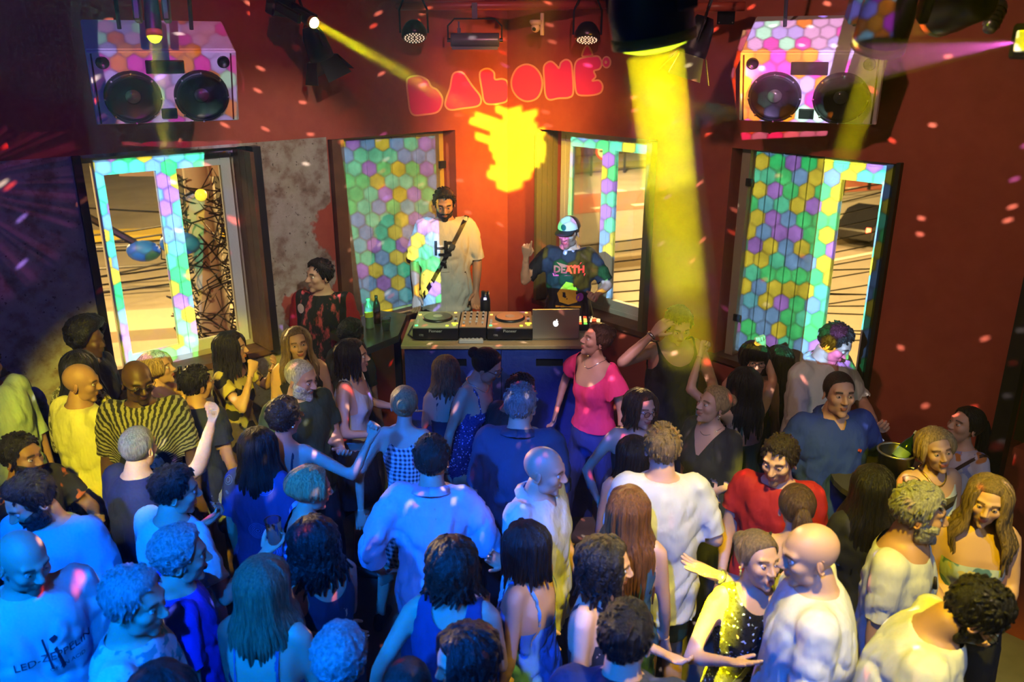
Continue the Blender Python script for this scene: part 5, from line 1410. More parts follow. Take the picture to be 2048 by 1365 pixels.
# headphone cable and other leads on the booth
mb = MB(); mb.tube([(-.70, 5.55, DZ + .012), (-.74, 5.62, DZ + .012), (-.735, 5.75, DZ + .014), (-.72, 5.88, DZ + .012), (-.62, 5.95, DZ + .012)], .006, 6); tag(mb.build('cable', M_black, smooth=True), 'black lead curling past the left deck', 'cable')
# side table
TZ = 1.40
tp = [(-1.30, 5.62), (-.98, 5.28), (-.80, 5.55), (-.80, 6.05), (-1.05, 6.15)]
r = root_at('side_table', (-1.0, 5.7, 0), (0, 0, 0), 'dark angular side table left of the DJ booth holding bottles', 'table')
mb = MB(); mb.prism([(x + 1.0, y - 5.7) for x, y in tp], TZ - .05, TZ); part(mb, 'table_top', mat('dark_table_top', (.05, .045, .035), .25), r)
for x, y in ((-1.22, 5.62), (-1.0, 5.40), (-.86, 5.9)):
    mb = MB(); mb.box((x + 1.0 - .025, y - 5.7 - .025, 0), (x + 1.0 + .025, y - 5.7 + .025, TZ - .05)); part(mb, 'leg', M_black, r)
M_water = glass_mat()
def bottle(name, loc, h_, r0, m_, label, cap=(.1, .4, .9), lab=None, rot=(0, 0, 0)):
    r = root_at(name, loc, rot, label, 'bottle')
    mb = MB(); mb.lathe([(.001, 0), (r0, 0), (r0 * 1.02, .01), (r0 * .95, h_ * .2), (r0, h_ * .35), (r0, h_ * .62), (r0 * .8, h_ * .74), (r0 * .42, h_ * .86), (r0 * .40, h_ * .95)], (0, 0, 0), 16, None, caps=False); part(mb, 'body', m_, r, smooth=True)
    mb = MB(); mb.lathe([(r0 * .46, h_ * .93), (r0 * .46, h_), (.001, h_)], (0, 0, 0), 12, None, caps=False); part(mb, 'cap', mat('cap_%d%d%d' % tuple(int(c * 9) for c in cap), cap, .4), r, smooth=True)
    if lab: mb = MB(); mb.lathe([(r0 * 1.03, h_ * .38), (r0 * 1.03, h_ * .58)], (0, 0, 0), 16, None, caps=False); part(mb, 'label_band', mat('lab_%d%d%d' % tuple(int(c * 9) for c in lab), lab, .5), r, smooth=True)
    return r
bottle('water_bottle', (-1.03, 5.72, TZ), .22, .030, mat('pale_plastic', (.5, .8, .6), .15, trans=.6), 'clear plastic bottle with yellow label on the side table', (.3, .8, .3), (.8, .9, .1))
bottle('dark_bottle', (-.99, 5.83, TZ), .21, .026, mat('brown_glass', (.03, .015, .01), .1), 'dark glass bottle just behind the yellow-labelled one', (.02, .02, .02))
def cup(loc, h_, r0, liquid, label, rot=(0, 0, 0), name='plastic_cup'):
    r = root_at(name, loc, rot, label, 'cup')
    mb = MB(); mb.lathe([(.001, .001), (r0 * .72, 0), (r0, h_), (r0 * 1.05, h_ + .002), (r0 * .97, h_ - .003), (r0 * .70, .003)], (0, 0, 0), 18, None, caps=False); part(mb, 'wall_of_cup', glass_mat(), r, smooth=True)
    if liquid:
        q = .62; mb = MB(); mb.lathe([(.001, .004), (r0 * .69, .004), (r0 * (.69 + .28 * q) - .001, h_ * q), (.001, h_ * q)], (0, 0, 0), 18, None, caps=False); part(mb, 'drink', mat('drink_%d%d' % (int(liquid[0] * 9), int(liquid[2] * 9)), liquid, .2), r, smooth=True)
    return r
cup((-.90, 5.66, TZ), .09, .036, (.3, .8, .6), 'short glass of green-lit drink on the side table')  # green light of the table put into the drink's colour
# flyer leaning in the third window
fl = root_at('flyer_board', WR(.74, ZS + .02, -.10), (0, 0, R_(-48.3)), 'dark flyer board with orange lines leaning inside the third window', 'sign')
mb = MB(); mb.prism([(-.17, 0), (.17, -.0), (.17, .24), (.20, .28), (.18, .34), (.10, .40), (-.10, .40), (-.17, .33)], -.006, .006, lambda x, y, z: (x, z, y)); part(mb, 'board', mat('flyer_brown', (.10, .075, .065), .6), fl)
M_or = mat('flyer_orange', (.85, .35, .03), .6); M_cr = mat('flyer_cream', (.6, .48, .30), .6)
mb = MB(); mb.box((-.13, -.008, .105), (.15, -.0065, .135)); part(mb, 'orange_band', M_or, fl)
for tx, sz, m_, zz in (('STROGONOFF', .040, M_or, .235), ('Moqueca - 2 pessoas', .030, M_cr, .195), ('+ Moqueca', .030, M_cr, .160), ('R$60', .040, M_cr, .045)):
    T_text(tx, sz, 'text_line', m_, fl, (0.01, -.0075, zz), (R_(90), 0, 0))
# champagne in a bucket by the right wall
def bucket(loc):
    r = root_at('ice_bucket', loc, (0, 0, 0), 'black ice bucket on a stool by the right wall', 'bucket')
    mb = MB(); mb.lathe([(.001, 0), (.07, 0), (.09, .16), (.095, .165), (.086, .16), (.065, .01), (.001, .01)], (0, 0, 0), 20, None, caps=False); part(mb, 'pail', M_blackgloss, r, smooth=True)
    mb = MB(); mb.tube([(.092 * math.cos(a_), .092 * math.sin(a_), .165) for a_ in [2 * PI * k / 20 for k in range(21)]], .006, 6, cap=False); part(mb, 'rim', mat('steel', (.5, .5, .5)), r, smooth=True)
bk = at(1800, 868, 4.2); SZ = bk.z - .26
bucket((bk.x, bk.y, SZ))
bottle('champagne_bottle', (bk.x - .035, bk.y, SZ + .03), .27, .036, mat('green_glass', (.01, .04, .03), .08), 'dark champagne bottle with pale foil neck tilted in the ice bucket', (.6, .6, .55), (.3, .5, .6), (0, R_(38), R_(20)))
r = root_at('bar_stool', (bk.x, bk.y, 0), (0, 0, 0), 'dark round high table under the ice bucket', 'table')
mb = MB(); mb.lathe([(.001, SZ - .03), (.30, SZ - .03), (.30, SZ), (.001, SZ)], (0, 0, 0), 24, None, caps=False); part(mb, 'table_top', mat('dark_table_top', (.05, .045, .035)), r)
mb = MB(); mb.lathe([(.001, 0), (.22, 0), (.20, .03), (.03, .05), (.03, SZ - .03)], (0, 0, 0), 16, None, caps=False); part(mb, 'pedestal', M_black, r, smooth=True)
cup((bk.x - .02, bk.y - .22, SZ), .12, .04, None, 'empty clear plastic cup on the dark round table')

# ---------------------------------------------------------------- the street below
GZ = -5.0
def street_mat():
    m_ = bpy.data.materials.new('asphalt'); m_.use_nodes = True; t = NT(m_.node_tree); b = t.n['Principled BSDF']; pos = world_pos(t)
    n1 = t.noise(pos, .5, 5, .6); n2 = t.noise(pos, 12, 3)
    t.put(b.inputs['Base Color'], t.mix(t.m('MULTIPLY_ADD', n2, .4, t.step(n1, .3, .7)), (.20, .18, .15), (.30, .27, .22))); b.inputs['Roughness'].default_value = .7; return m_
mb = MB(); mb.box((-60, 9, GZ - .2), (70, 110, GZ)); tag(mb.build('road', street_mat()), kind='structure')
def strip(name, x0, y0, x1, y1, wd, z, h_, m_, kind='structure'):
    d = Vector((x1 - x0, y1 - y0, 0)).normalized(); n_ = Vector((-d.y, d.x, 0)) * wd / 2; P = [Vector((x0, y0, 0)) + n_, Vector((x1, y1, 0)) + n_, Vector((x1, y1, 0)) - n_, Vector((x0, y0, 0)) - n_]
    mb = MB(); mb.prism([(p.x, p.y) for p in P], z, z + h_); o = mb.build(name, m_); o['kind'] = kind; return o
M_conc = mat('street_concrete', (.38, .33, .26), .8, bump=(2, .3)); M_redlane = mat('red_lane', (.42, .12, .07), .8); M_mark = mat('road_marking', (.7, .66, .55), .7)
strip('kerb', -30, 20.5, -4, 26.5, 2.2, GZ, .35, M_conc); strip('kerb', -3, 31.5, 22, 42.0, 3.0, GZ, .30, mat('dark_wall', (.12, .09, .05), .8))
strip('kerb', -3, 29.9, 22, 40.0, .5, GZ, .45, mat('dark_wall2', (.2, .16, .1), .8))
strip('lane', 0, 45.8, 24, 55.8, 5.5, GZ, .02, M_redlane)
for k in range(9): strip('road_marking', 1 + k * 2.4, 49.6 + k * 1.0, 2.2 + k * 2.4, 50.1 + k * 1.0, .7, GZ + .02, .01, M_mark); strip('road_marking', 2 + k * 2.4, 44.8 + k * 1.0, 3.2 + k * 2.4, 45.3 + k * 1.0, .5, GZ + .02, .01, M_mark)
strip('road_marking', 10.5, 32.0, 19, 37.3, .25, GZ + .02, .01, M_mark); strip('verge', -5, 58, 40, 76, 3, GZ, .2, mat('verge_grass', (.20, .19, .05), .9)); strip('verge', -40, 34, -5, 41, 1.6, GZ, .25, mat('yellow_kerb', (.6, .45, .06), .8))
def railing(p, q, n_, h_, label):
    p, q = Vector(p), Vector(q); r = root_at('street_railing', p, (0, 0, 0), label, 'railing'); d = q - p
    for k in range(n_ + 1):
        c_ = d * (k / n_); mb = MB(); mb.box((c_.x - .08, c_.y - .08, 0), (c_.x + .08, c_.y + .08, h_)); part(mb, 'post', M_black, r)
    for z in (.25, h_ * .55, h_ - .1): mb = MB(); mb.tube([(0, 0, z), (d.x, d.y, z)], .055, 6); part(mb, 'rail', M_black, r)
railing((-20, 26.8, GZ), (-4, 31.5, GZ), 4, 1.9, 'black metal railing along the street, seen through the left window')
railing((13, 45, GZ), (27, 56, GZ), 6, 1.9, 'dark street railing behind the car, seen through the right window')
railing((3, 57, GZ), (18, 66, GZ), 6, 2.6, 'distant dark fence above the road sign, seen through the third window')
r = root_at('road_sign', (4.1, 37.8, GZ), (0, 0, 0), 'round red-rimmed one-way sign with black arrow on a grey post', 'sign')
mb = MB(); mb.tube([(0, 0, 0), (0, 0, 4.0)], .09, 8); part(mb, 'post', mat('zinc', (.35, .33, .30), .5), r)
X = Matrix.Rotation(R_(90), 3, 'X'); sz_ = 4.05
mb = MB(); mb.lathe([(.001, .02), (.38, .02), (.38, 0), (.001, 0)], (0, -.14, sz_), 24, X); part(mb, 'sign_face', mat('sign_white', (.72, .68, .55), .5), r)
mb = MB(); mb.lathe([(.30, .03), (.40, .03), (.40, .0), (.30, 0)], (0, -.15, sz_), 24, X, caps=False); part(mb, 'red_rim', mat('sign_red', (.5, .03, .02), .5), r)
mb = MB(); mb.prism([(-.22, -.035), (.08, -.035), (.08, -.11), (.24, 0), (.08, .11), (.08, .035), (-.22, .035)], -.19, -.18, lambda x, y, z: (x, z, sz_ + y)); part(mb, 'arrow', M_black, r)
def car(loc, yaw):
    r = root_at('car', loc, (0, 0, R_(yaw)), 'dark car with red tail lamp passing on the street outside', 'car'); m_ = mat('car_paint', (.015, .015, .02), .2, spec=.8)
    prof = [(-2.15, .35), (-2.2, .8), (-2.0, 1.0), (-1.3, 1.08), (-.7, 1.5), (.7, 1.52), (1.35, 1.05), (2.1, .95), (2.2, .6), (2.1, .3)]
    mb = MB(); mb.prism(prof, -.85, .85, lambda x, y, z: (x, z * (1 - .12 * max(0, y - .9)), y)); part(mb, 'body', m_, r, bevel=.05)
    for s in (-1, 1):
        mb = MB(); mb.prism([(-.95, 1.1), (-.62, 1.43), (.62, 1.45), (1.1, 1.1)], 0, .02, lambda x, y, z, s=s: (x, s * (.80 + z), y)); part(mb, 'side_window', mat('car_glass', (.02, .02, .02), .05), r)
        mb = MB(); mb.box((-2.24, s * .82 - .18 * (s > 0), .75), (-2.17, s * .82 + .18 * (s < 0), .95)); part(mb, 'tail_lamp', mat('tail_glow', (1, .05, .02), .3, emit=(1, .06, .02), es=22), r)
        for x in (-1.35, 1.35):
            mb = MB(); mb.lathe([(.001, -.1), (.33, -.1), (.33, .1), (.001, .1)], (x, s * .80, .33), 16, X); part(mb, 'wheel', M_black, r, smooth=True)
car((16.4, 38.0, GZ), 50)
# utility pole with its tangle of lines
r = root_at('utility_pole', (-3.70, 9.9, GZ), (0, 0, 0), 'concrete utility pole wrapped in cables outside the left window', 'pole')
mb = MB(); mb.tube([(0, 0, 0), (.0, 0, 7.3)], [.22, .17], 14); part(mb, 'shaft', M_conc, r, smooth=True)
mb = MB(); mb.box((-.9, -.06, 6.9), (.6, .06, 7.05)); part(mb, 'cross_arm', M_conc, r)
M_wire = mat('cable_black', (.01, .01, .01), .5); rng = random.Random(11)
mb = MB()
for k in range(60):
    z = rng.uniform(4.6, 6.8); a_ = rng.uniform(0, 6.28); pts = []; rr = rng.uniform(.18, .5)
    for j in range(9):
        b_ = a_ + j * rng.uniform(.4, .8); pts.append((math.cos(b_) * rr * rng.uniform(.7, 1.2), math.sin(b_) * rr * .6, z + rng.uniform(-.25, .25)))
    mb.tube(pts, .010, 4)
tag(part(mb, 'cable_tangle', M_wire, r), kind='stuff')
for k in range(5):
    mb = MB(); z0 = 4.6 + .1 * k; pts = [(-.1 + .5 * math.sin(j * .5) * (.5 + .12 * k), -.2, z0 - 1.2 * math.sin(j * .26) * (.5 + .15 * k)) for j in range(13)]; mb.tube(pts, .012, 4); part(mb, 'drooping_cable', M_wire, r)
mb = MB(); mb.tube([(-2.1, -.3, 7.0), (-.75, -.25, 6.15)], .045, 8); part(mb, 'lamp_arm', M_black, r)
mb = MB(); mb.ball((-.66, -.25, 6.05), .16, 10, 8, sc3=(1.3, .8, .8)); part(mb, 'junction_box', mat('blue_box', (.03, .16, .6), .5), r, smooth=True)
mb = MB(); mb.ball((-.2, -.3, 6.15), .2, 10, 8, sc3=(1.2, .8, .7)); part(mb, 'junction_box', mat('blue_box', (.03, .16, .6)), r, smooth=True)
mb = MB(); mb.ball((.12, -.3, 6.72), .07, 10, 8); part(mb, 'street_lamp_glass', mat('yellow_glass', (.8, .7, .05), .4, emit=(1, .8, .05), es=.8), r, smooth=True)
def line(p, q, sag, rad=.012):
    p, q = Vector(p), Vector(q); mb = MB(); mb.tube([p.lerp(q, j / 12) - Vector((0, 0, sag * 4 * (j / 12) * (1 - j / 12))) for j in range(13)], rad, 4)
    return tag(mb.build('power_line', M_wire), 'black overhead line strung across the street outside', 'cable', 'overhead lines outside the windows')
for k in range(9): z = .15 + .13 * k; line((-14, 12.5 + .3 * k, z * 1.7 - .9 + .25 * (k % 3)), (-3.9, 9.9, z * .8 + .5), .2 + .12 * (k % 4))
for k in range(9): line((-3.9, 9.9, .1 + .08 * k), (10, 15.5 + .25 * k, -.6 + .22 * k), .5)
for k in range(8): line((2, 12.4, -.9 + .13 * k + .1 * (k % 2)), (16, 17, -2.4 + .16 * k * (1 + k % 2)), .2 + .1 * (k % 3))
# ================================================================ the crowd
def held(S, arm, fn, off=(0, 0, 0), tilt=(0, 0)):
    """a thing in the hand: fn(loc, rot) in world coordinates at the palm; arm 0 = right, 1 = left"""
    a = S['arms'][arm]; fd = (a[2] - a[1]).normalized()
    zax = -fd; xax = S['ML'] @ Vector((-a[4] * .9, -.45, .3)); xax = (xax - zax * xax.dot(zax)).normalized(); yax = zax.cross(xax)
    p = a[2] + fd * .088 * S['k'] + (-yax if a[4] < 0 else -yax) * .045 + Vector(off)
    return S['base'] + S['rot'] @ p
def hold_cup(arm, liquid, label, h_=.13):
    def go(S): p = held(S, arm, None); cup(p - Vector((0, 0, h_ * .5)), h_, .036, liquid, label)
    return go
def hold_bottle(arm, label):
    def go(S): p = held(S, arm, None); bottle('water_bottle', p - Vector((0, 0, .12)), .23, .031, glass_mat(), label, (.02, .15, .8), (.15, .3, .5))
    return go
def hold_phone(arm, label, glow=.8):
    def go(S):
        p = held(S, arm, None); r = root_at('phone', p, (R_(35), 0, R_(S['root'].rotation_euler.z * 57.3 + 10)), label, 'phone')
        mb = MB(); mb.box((-.037, -.075, -.004), (.037, .075, .004)); part(mb, 'case', M_blackgloss, r, bevel=.003)
        mb = MB(); mb.box((-.034, -.070, .0041), (.034, .070, .005)); part(mb, 'screen', mat('phone_glow%d' % int(glow * 10), (.3, .35, .5), .3, emit=(.5, .6, .9), es=glow), r)
    return go
def ring_of(S, z, rx, ry, yo, r, m_, name, dip=0.0, seg=24):
    mb = MB(); k = S['k']; pts = []
    for j in range(seg + 1):
        a = 2 * PI * j / seg; fr_ = max(0.0, -math.sin(a)); pts.append(S['T']((rx * k * math.cos(a), (yo + ry * math.sin(a)) * k, (z - dip * fr_ ** 2) * k)))
    mb.tube(pts, r, 6, cap=False); o = mb.build(name, m_, None, smooth=True, fix=False); o.parent = S['root']; return o
M_gold = mat('gold', (.85, .55, .15), .25, .9); M_silver = mat('silver', (.75, .76, .8), .2, .9); M_cord = mat('leather_cord', (.02, .012, .01), .6)
def chain(m_=None, dip=.05, r=.0045, z=1.475):
    return lambda S: ring_of(S, z, .066, .075, -.008, r, m_ or M_gold, 'necklace', dip)
def pendant(S):
    ring_of(S, 1.475, .068, .078, -.008, .0028, M_cord, 'necklace', .10)
    mb = MB(); k = S['k']; p = S['T']((0, -.135 * k, 1.352 * k)); mb.tube([p, p + Vector((0, -.006, -.05))], [.006, .009], 6); mb.build('pendant', M_cord, None, smooth=True).parent = S['root']
def watch(arm, m_=None):
    def go(S):
        a = S['arms'][arm]; d = (a[2] - a[1]).normalized(); mb = MB(); c = a[2] - d * .02
        mb.tube([c, c + d * .018], .031 * S['k'], 12); o = mb.build('watch', m_ or M_silver, None, smooth=True, fix=False); o.parent = S['root']
    return go
def earrings(S):
    for s in (-1, 1):
        mb = MB(); mb.ball((0, 0, 0), .006, 8, 6); mb.tube([(0, 0, 0), (0, 0, -.022)], [.003, .006], 6); mb.v = [tuple(S['TH'](Vector((s * .080, .006, -.036)) + Vector(v))) for v in mb.v]
        mb.build('earring', M_silver, None, smooth=True, fix=False).parent = S['root']
def strap(m_, side=1, w_=.016):
    """crossbody strap from one shoulder to the other hip, laid on the shirt by rays towards its middle"""
    def go(S):
        def lay(S):
            from mathutils.bvhtree import BVHTree
            V, F = S['shirt_mesh']; bv = BVHTree.FromPolygons([Vector(v) for v in V], [tuple(int(i) for i in f) for f in F]); k = S['k']
            e2 = Vector((side * .50, 0, .87)); ce = Vector((0, 0, 1.21 * k)); wd = Vector((side * .87, 0, -.50)) * w_; n_ = 36; vs = []
            for j in range(n_):
                a = 2 * PI * j / n_; d = e2 * math.cos(a) + Vector((0, 1, 0)) * math.sin(a); row = []
                for sg in (-1, 1):
                    og = S['T'](ce + wd * sg + d * .7); dr = (S['ML'] @ -d).normalized(); hit = bv.ray_cast(og, dr)[0]
                    p = hit if hit else S['T'](ce + wd * sg + d * (.20 if math.cos(a) > -.5 else .24)); row += [p - dr * .004, p - dr * .009]
                vs += [row[0], row[1], row[3], row[2]]
            mb = MB(); mb.add(vs, [(i * 4 + q, i * 4 + (q + 1) % 4, ((i + 1) % n_) * 4 + (q + 1) % 4, ((i + 1) % n_) * 4 + q) for i in range(n_) for q in range(4)])
            mb.build('bag_strap', m_, None).parent = S['root']
        S.setdefault('after', []).append(lay)
    return go
def chest_print(shapes, m_, name='print', back=False, z=1.25, x=0.0, sc_=1.0):
    """2-D outlines laid on the shirt by rays from in front; added once the shirt exists"""
    def go(S):
        def lay(S):
            from mathutils.bvhtree import BVHTree
            V, F = S['shirt_mesh']; bv = BVHTree.FromPolygons([Vector(v) for v in V], [tuple(int(i) for i in f) for f in F]); k = S['k']
            root = None
            for sh in shapes:
                if isinstance(sh, tuple) and isinstance(sh[0], str):
                    cu = bpy.data.curves.new('t', 'FONT'); cu.body = sh[0]; cu.size = sh[1]; cu.align_x = 'CENTER'; cu.resolution_u = 2; cu.offset = sh[4] if len(sh) > 4 else 0
                    o = bpy.data.objects.new('t', cu); COL.objects.link(o); dg = bpy.context.evaluated_depsgraph_get(); me = bpy.data.meshes.new_from_object(o.evaluated_get(dg))
                    bpy.data.objects.remove(o); bpy.data.curves.remove(cu)
                    bm = bmesh.new(); bm.from_mesh(me); bmesh.ops.triangulate(bm, faces=bm.faces[:]); bmesh.ops.subdivide_edges(bm, edges=[e for e in bm.edges if e.calc_length() > .02], cuts=2)
                    P = [(v.co.x + sh[2], v.co.y + sh[3]) for v in bm.verts]; bm.verts.index_update(); Fs = [tuple(v.index for v in f.verts) for f in bm.faces]; bm.free(); bpy.data.meshes.remove(me)
                else:
                    P = list(sh); n_ = len(P); cx_ = sum(p[0] for p in P) / n_; cy_ = sum(p[1] for p in P) / n_; P.append((cx_, cy_)); Fs = [(i, (i + 1) % n_, n_) for i in range(n_)]
                out = []
                for px_, pz_ in P:
                    sgn = 1 if back else -1
                    lx = (px_ * sc_) * (-1 if back else 1) + x; og = S['T']((lx * k, sgn * .6, (z + pz_ * sc_) * k)); dr = S['ML'] @ Vector((0, -sgn, 0))
                    hit, nn, _, _ = bv.ray_cast(og, dr); q = (hit - dr * .005) if hit else S['T']((lx * k, sgn * .15, (z + pz_ * sc_) * k)); out.append(q)
                me = bpy.data.meshes.new(name); me.from_pydata([tuple(q) for q in out], [], Fs); me.materials.append(m_)
                o = bpy.data.objects.new(name, me); COL.objects.link(o); o.parent = S['shirt']
        S.setdefault('after', []).append(lay)
    return go
def cap_hat(S):
    TH = S['TH']; m1 = mat('cap_white', (.62, .60, .56), .7); m2 = mat('cap_black', (.012, .012, .014), .7)
    mb = MB(); n_ = 24; vs = []; rows = 8
    for i in range(rows + 1):
        e = PI / 2 * i / rows
        for j in range(n_): a = 2 * PI * j / n_; vs.append(TH((.086 * math.sin(a) * math.cos(e), .010 - .106 * math.cos(a) * math.cos(e), .045 + .088 * math.sin(e))))
    mb.add(vs, [(i * n_ + j, i * n_ + (j + 1) % n_, (i + 1) * n_ + (j + 1) % n_, (i + 1) * n_ + j) for i in range(rows) for j in range(n_)])
    mb.mi = [0 if (j < 5 or j > 18) else 1 for i in range(rows) for j in range(n_)]
    h = mb.build('cap', [m1, m2], None, smooth=True, fix=False); h.parent = S['root']
    mb = MB(); vs = []
    for t_ in (0, .004):
        for j in range(11):
            a = R_(-62 + 124 * j / 10); vs.append((.082 * math.sin(a), .010 - .100 * math.cos(a), .044 + t_)); 
        for j in range(11):
            a = R_(-62 + 124 * j / 10); vs.append((.080 * math.sin(a), -.055 - .115 * math.cos(a), .030 + t_ - .006 * abs(math.sin(a))))
    fs = [(j, j + 1, 12 + j, 11 + j) for j in range(10)] + [(22 + j, 33 + j, 34 + j, 23 + j) for j in range(10)] + [(11 + j, 12 + j, 34 + j, 33 + j) for j in range(10)]
    mb.add([TH(v) for v in vs], fs); mb.build('cap_peak', m2, None, smooth=True).parent = S['root']
    mb = MB(); mb.add([TH((.021 * math.cos(a) , -.101 - .002, .078 + .025 * math.sin(a))) for a in [2 * PI * k / 14 for k in range(14)]], [tuple(range(14))])
    mb.v = [tuple(Vector(v)) for v in mb.v]; mb.build('cap_badge', mat('badge_green', (.01, .12, .10), .5), None, fix=False).parent = S['root']
def headphones(S):
    k = S['k']; m_ = mat('headphone_silver', (.6, .6, .65), .3, .6)
    mb = MB(); pts = []
    for j in range(15):
        a = R_(20 + 320 * j / 14 - 90 + 0); pts.append(S['T']((.082 * math.sin(R_(-160 + 320 * j / 14)) * k, (.0 + .082 * math.cos(R_(-160 + 320 * j / 14))) * k, (1.50 - .03 * (1 - math.cos(R_(-160 + 320 * j / 14)))) * k)))
    mb.tube(pts, .007, 6); b = mb.build('headphones', m_, None, smooth=True); b.parent = S['root']
    for p in (pts[0], pts[-1]):
        mb = MB(); mb.ball(p, .032, 14, 10, sc3=(.8, .6, 1.1)); mb.build('earcup', mat('earcup_violet', (.5, .45, .6), .3, .3), None, smooth=True, fix=False).parent = S['root']
def shoulder_bag(S): pass
WHT = (.60, .60, .60); NAVY = (.012, .018, .06); BLK = (.012, .012, .014)
P = person
# ---- behind the decks
STG = .52
P('person in oversized cream T-shirt with black monogram and crossbody strap behind the mixer', (888, 380), 1.83, 3, (4, 18, 0), 'm', 1.18, 'tan', ('quiff', 'black'), dict(c=(.62, .62, .55), sleeve=.92, loose=.035, hem=.78, cuff=.022), beard='short',
  R=((.05, .12, -.50), (.3, -.7, 0), 'relaxed'), L=((.05, .16, -.48), (.3, -.7, 0), 'relaxed'), z0=STG, extras=('black', strap(mat('strap_black', (.01, .01, .012), .5), 1),
  chest_print([('P', .17, .035, -.04, .004), ('H', .15, -.03, -.02, .003), ('T', .16, .0, -.12, .004), ('____', .03, .0, -.15)], mat('ink_black', (.008, .008, .008), .7), z=1.26)))
P('person in white-fronted cap, headphones and black band T-shirt at the right deck', (1138, 436), 1.66, -4, (-22, 8, 0), 'm', 1.05, 'light', ('buzz', 'dark'), dict(c=(.012, .014, .02), sleeve=.85, loose=.035, hem=.80),
  R=((.16, .20, .02), (.6, .1, -1), 'point'), L=((.04, .26, -.26), (.6, -.2, -.8), 'hold'), z0=STG, beard='stubble',
  extras=(cap_hat, headphones, chest_print([('DEATH', .075, 0, .06, .003), [(-.13, .05), (.13, .05), (.12, .03), (-.12, .03)], [(-.10, .14), (-.06, .10), (.06, .10), (.10, .14), (.07, .11), (0, .115), (-.07, .11)]], mat('pink_ink', (.9, .04, .22), .6), z=1.25),
   chest_print([[(-.02, .0), (.03, -.01), (.06, -.05), (.085, -.12), (.07, -.17), (0, -.19), (-.07, -.17), (-.09, -.10), (-.05, -.04)]], mat('gold_ink', (.85, .50, .03), .6), z=1.24),
   chest_print([[(-.10, -.20), (.10, -.20), (.10, -.215), (-.10, -.215)]], mat('gold_ink', (.85, .50, .03), .6), z=1.24), chest_print([circ(.09, -.13, .03, .035)], mat('violet_ink', (.3, .05, .6), .6), z=1.24)))
P('person in black T-shirt with big red print and red sleeves against the old plaster', (640, 521), 1.80, -8, (-38, -2, 0), 'm', 1.15, 'light', ('quiff', 'black'), dict(c=BLK, pat='smear', c2=(.75, .10, .12), c3=(.45, .015, .02), sleeve=.75, loose=.03),
  R='down', L='down', z0=.12, extras=(chest_print([circ(-.0, 0, .032, .032)], mat('badge_white', (.7, .5, .5), .6), z=1.38, x=-.14),))
# ---- left side, from the wall inwards
P('person mostly cut off at the left edge in a loose pale mint shirt', (-42, 690), 1.86, 60, (0, 0, 0), 'm', 1.1, 'tan', ('short', 'dark'), dict(c=(.45, .6, .45), sleeve=1.2, loose=.045), detail=False)
P('person in dark clothes with round dark afro hair before the bare plaster', (172, 648), 1.77, 75, (10, 5, 0), 'f', 1.1, 'dark', ('afro', 'black'), dict(c=(.015, .012, .02), sleeve=.9, loose=.02), R='down2', detail=False)
P('person with long black hair in a cream crochet lace dress, back turned', (152, 704), 1.76, 165, (15, 0, 0), 'f', 1.08, 'brown', ('long', 'black', .26), dict(c=(.10, .09, .05), pat='lace', c2=(.62, .60, .42), sleeve=1.3, loose=.03, hem=.42, flare=.8, cuff=.03), R='bent')
P('person with shaved head in plain bright yellow T-shirt, back turned', (158, 729), 1.76, 150, (-52, 8, 0), 'm', 1.08, 'tan', ('bald', 'dark'), dict(c=(.75, .72, .30), loose=.03, sleeve=.8), R='bent', L='belly', bottom=dict(kind='shorts', c=(.05, .08, .03), shoe='white'))
P('person with shaved head, glasses and sunburst-print black T-shirt', (270, 725), 1.86, 12, (28, 10, 0), 'm', 1.05, 'dark', ('bald', 'black'), dict(c=(.34, .32, .18), pat='rays', c2=(.015, .015, .012), loose=.026, sleeve=.85, hem=.78), glasses='dark', beard='goatee', R='down', L='down', bottom=dict(kind='shorts', c=(.03, .05, .02)))
P('person with short blonde hair seen in profile holding a dark can to the mouth', (303, 706), 1.66, 95, (0, -8, 0), 'f', 1.0, 'light', ('bob', 'blonde', .05), dict(c=(.55, .42, .12), neck='straps', sleeve=0), L='face', R='face',
  extras=(lambda S: bottle('drink_can', held(S, 0, None) - Vector((0, 0, .06)), .15, .030, mat('dark_can', (.02, .02, .03), .25, .5), 'dark can raised by the blonde profile below the left window', (.02, .02, .02)),))
P('person with cropped dark hair in navy T-shirt beside the sunburst-print shirt, back turned', (386, 735), 1.66, 160, (-20, 0, 0), 'm', 1.0, 'tan', ('short', 'black'), dict(c=NAVY, loose=.025), bottom=dict(kind='shorts', c=(.30, .36, .62)))
P('person with long dark hair in black and gold patterned top raising a hand in profile', (457, 666), 1.66, 82, (14, 0, 0), 'f', 1.05, 'light', ('wavy', 'black', .22), dict(c=(.52, .42, .12), pat='floral', c2=(.012, .012, .012), sleeve=.55, loose=.02, neck='wide'), L=((.02, .24, -.02), (.6, 0, -1), 'relaxed'), R='face', bottom=dict(kind='trousers', c=(.40, .22, .07), pat='leaves', c2=(.10, .05, .02)), extras=(watch(1, M_gold),))
P('smiling person with long blonde hair and black top facing the room', (588, 656), 1.69, 18, (6, -6, -4), 'f', 1.0, 'light', ('long', 'dirty', .30), dict(c=BLK, neck='tank', sleeve=0), mouth='smile', extras=(earrings,))
P('person with bald crown and white beard in a dark green T-shirt', (602, 722), 1.75, 42, (25, 12, 0), 'm', 1.15, 'light', ('buzz', 'white'), dict(c=(.03, .05, .022), loose=.03), beard='full', extras=('white',), L='bent')
P('person in shadow with dark curly hair between the red print shirt and side table', (700, 642), 1.58, 150, (0, 0, 0), 'm', .95, 'brown', ('curly', 'black'), dict(c=BLK), detail=False)
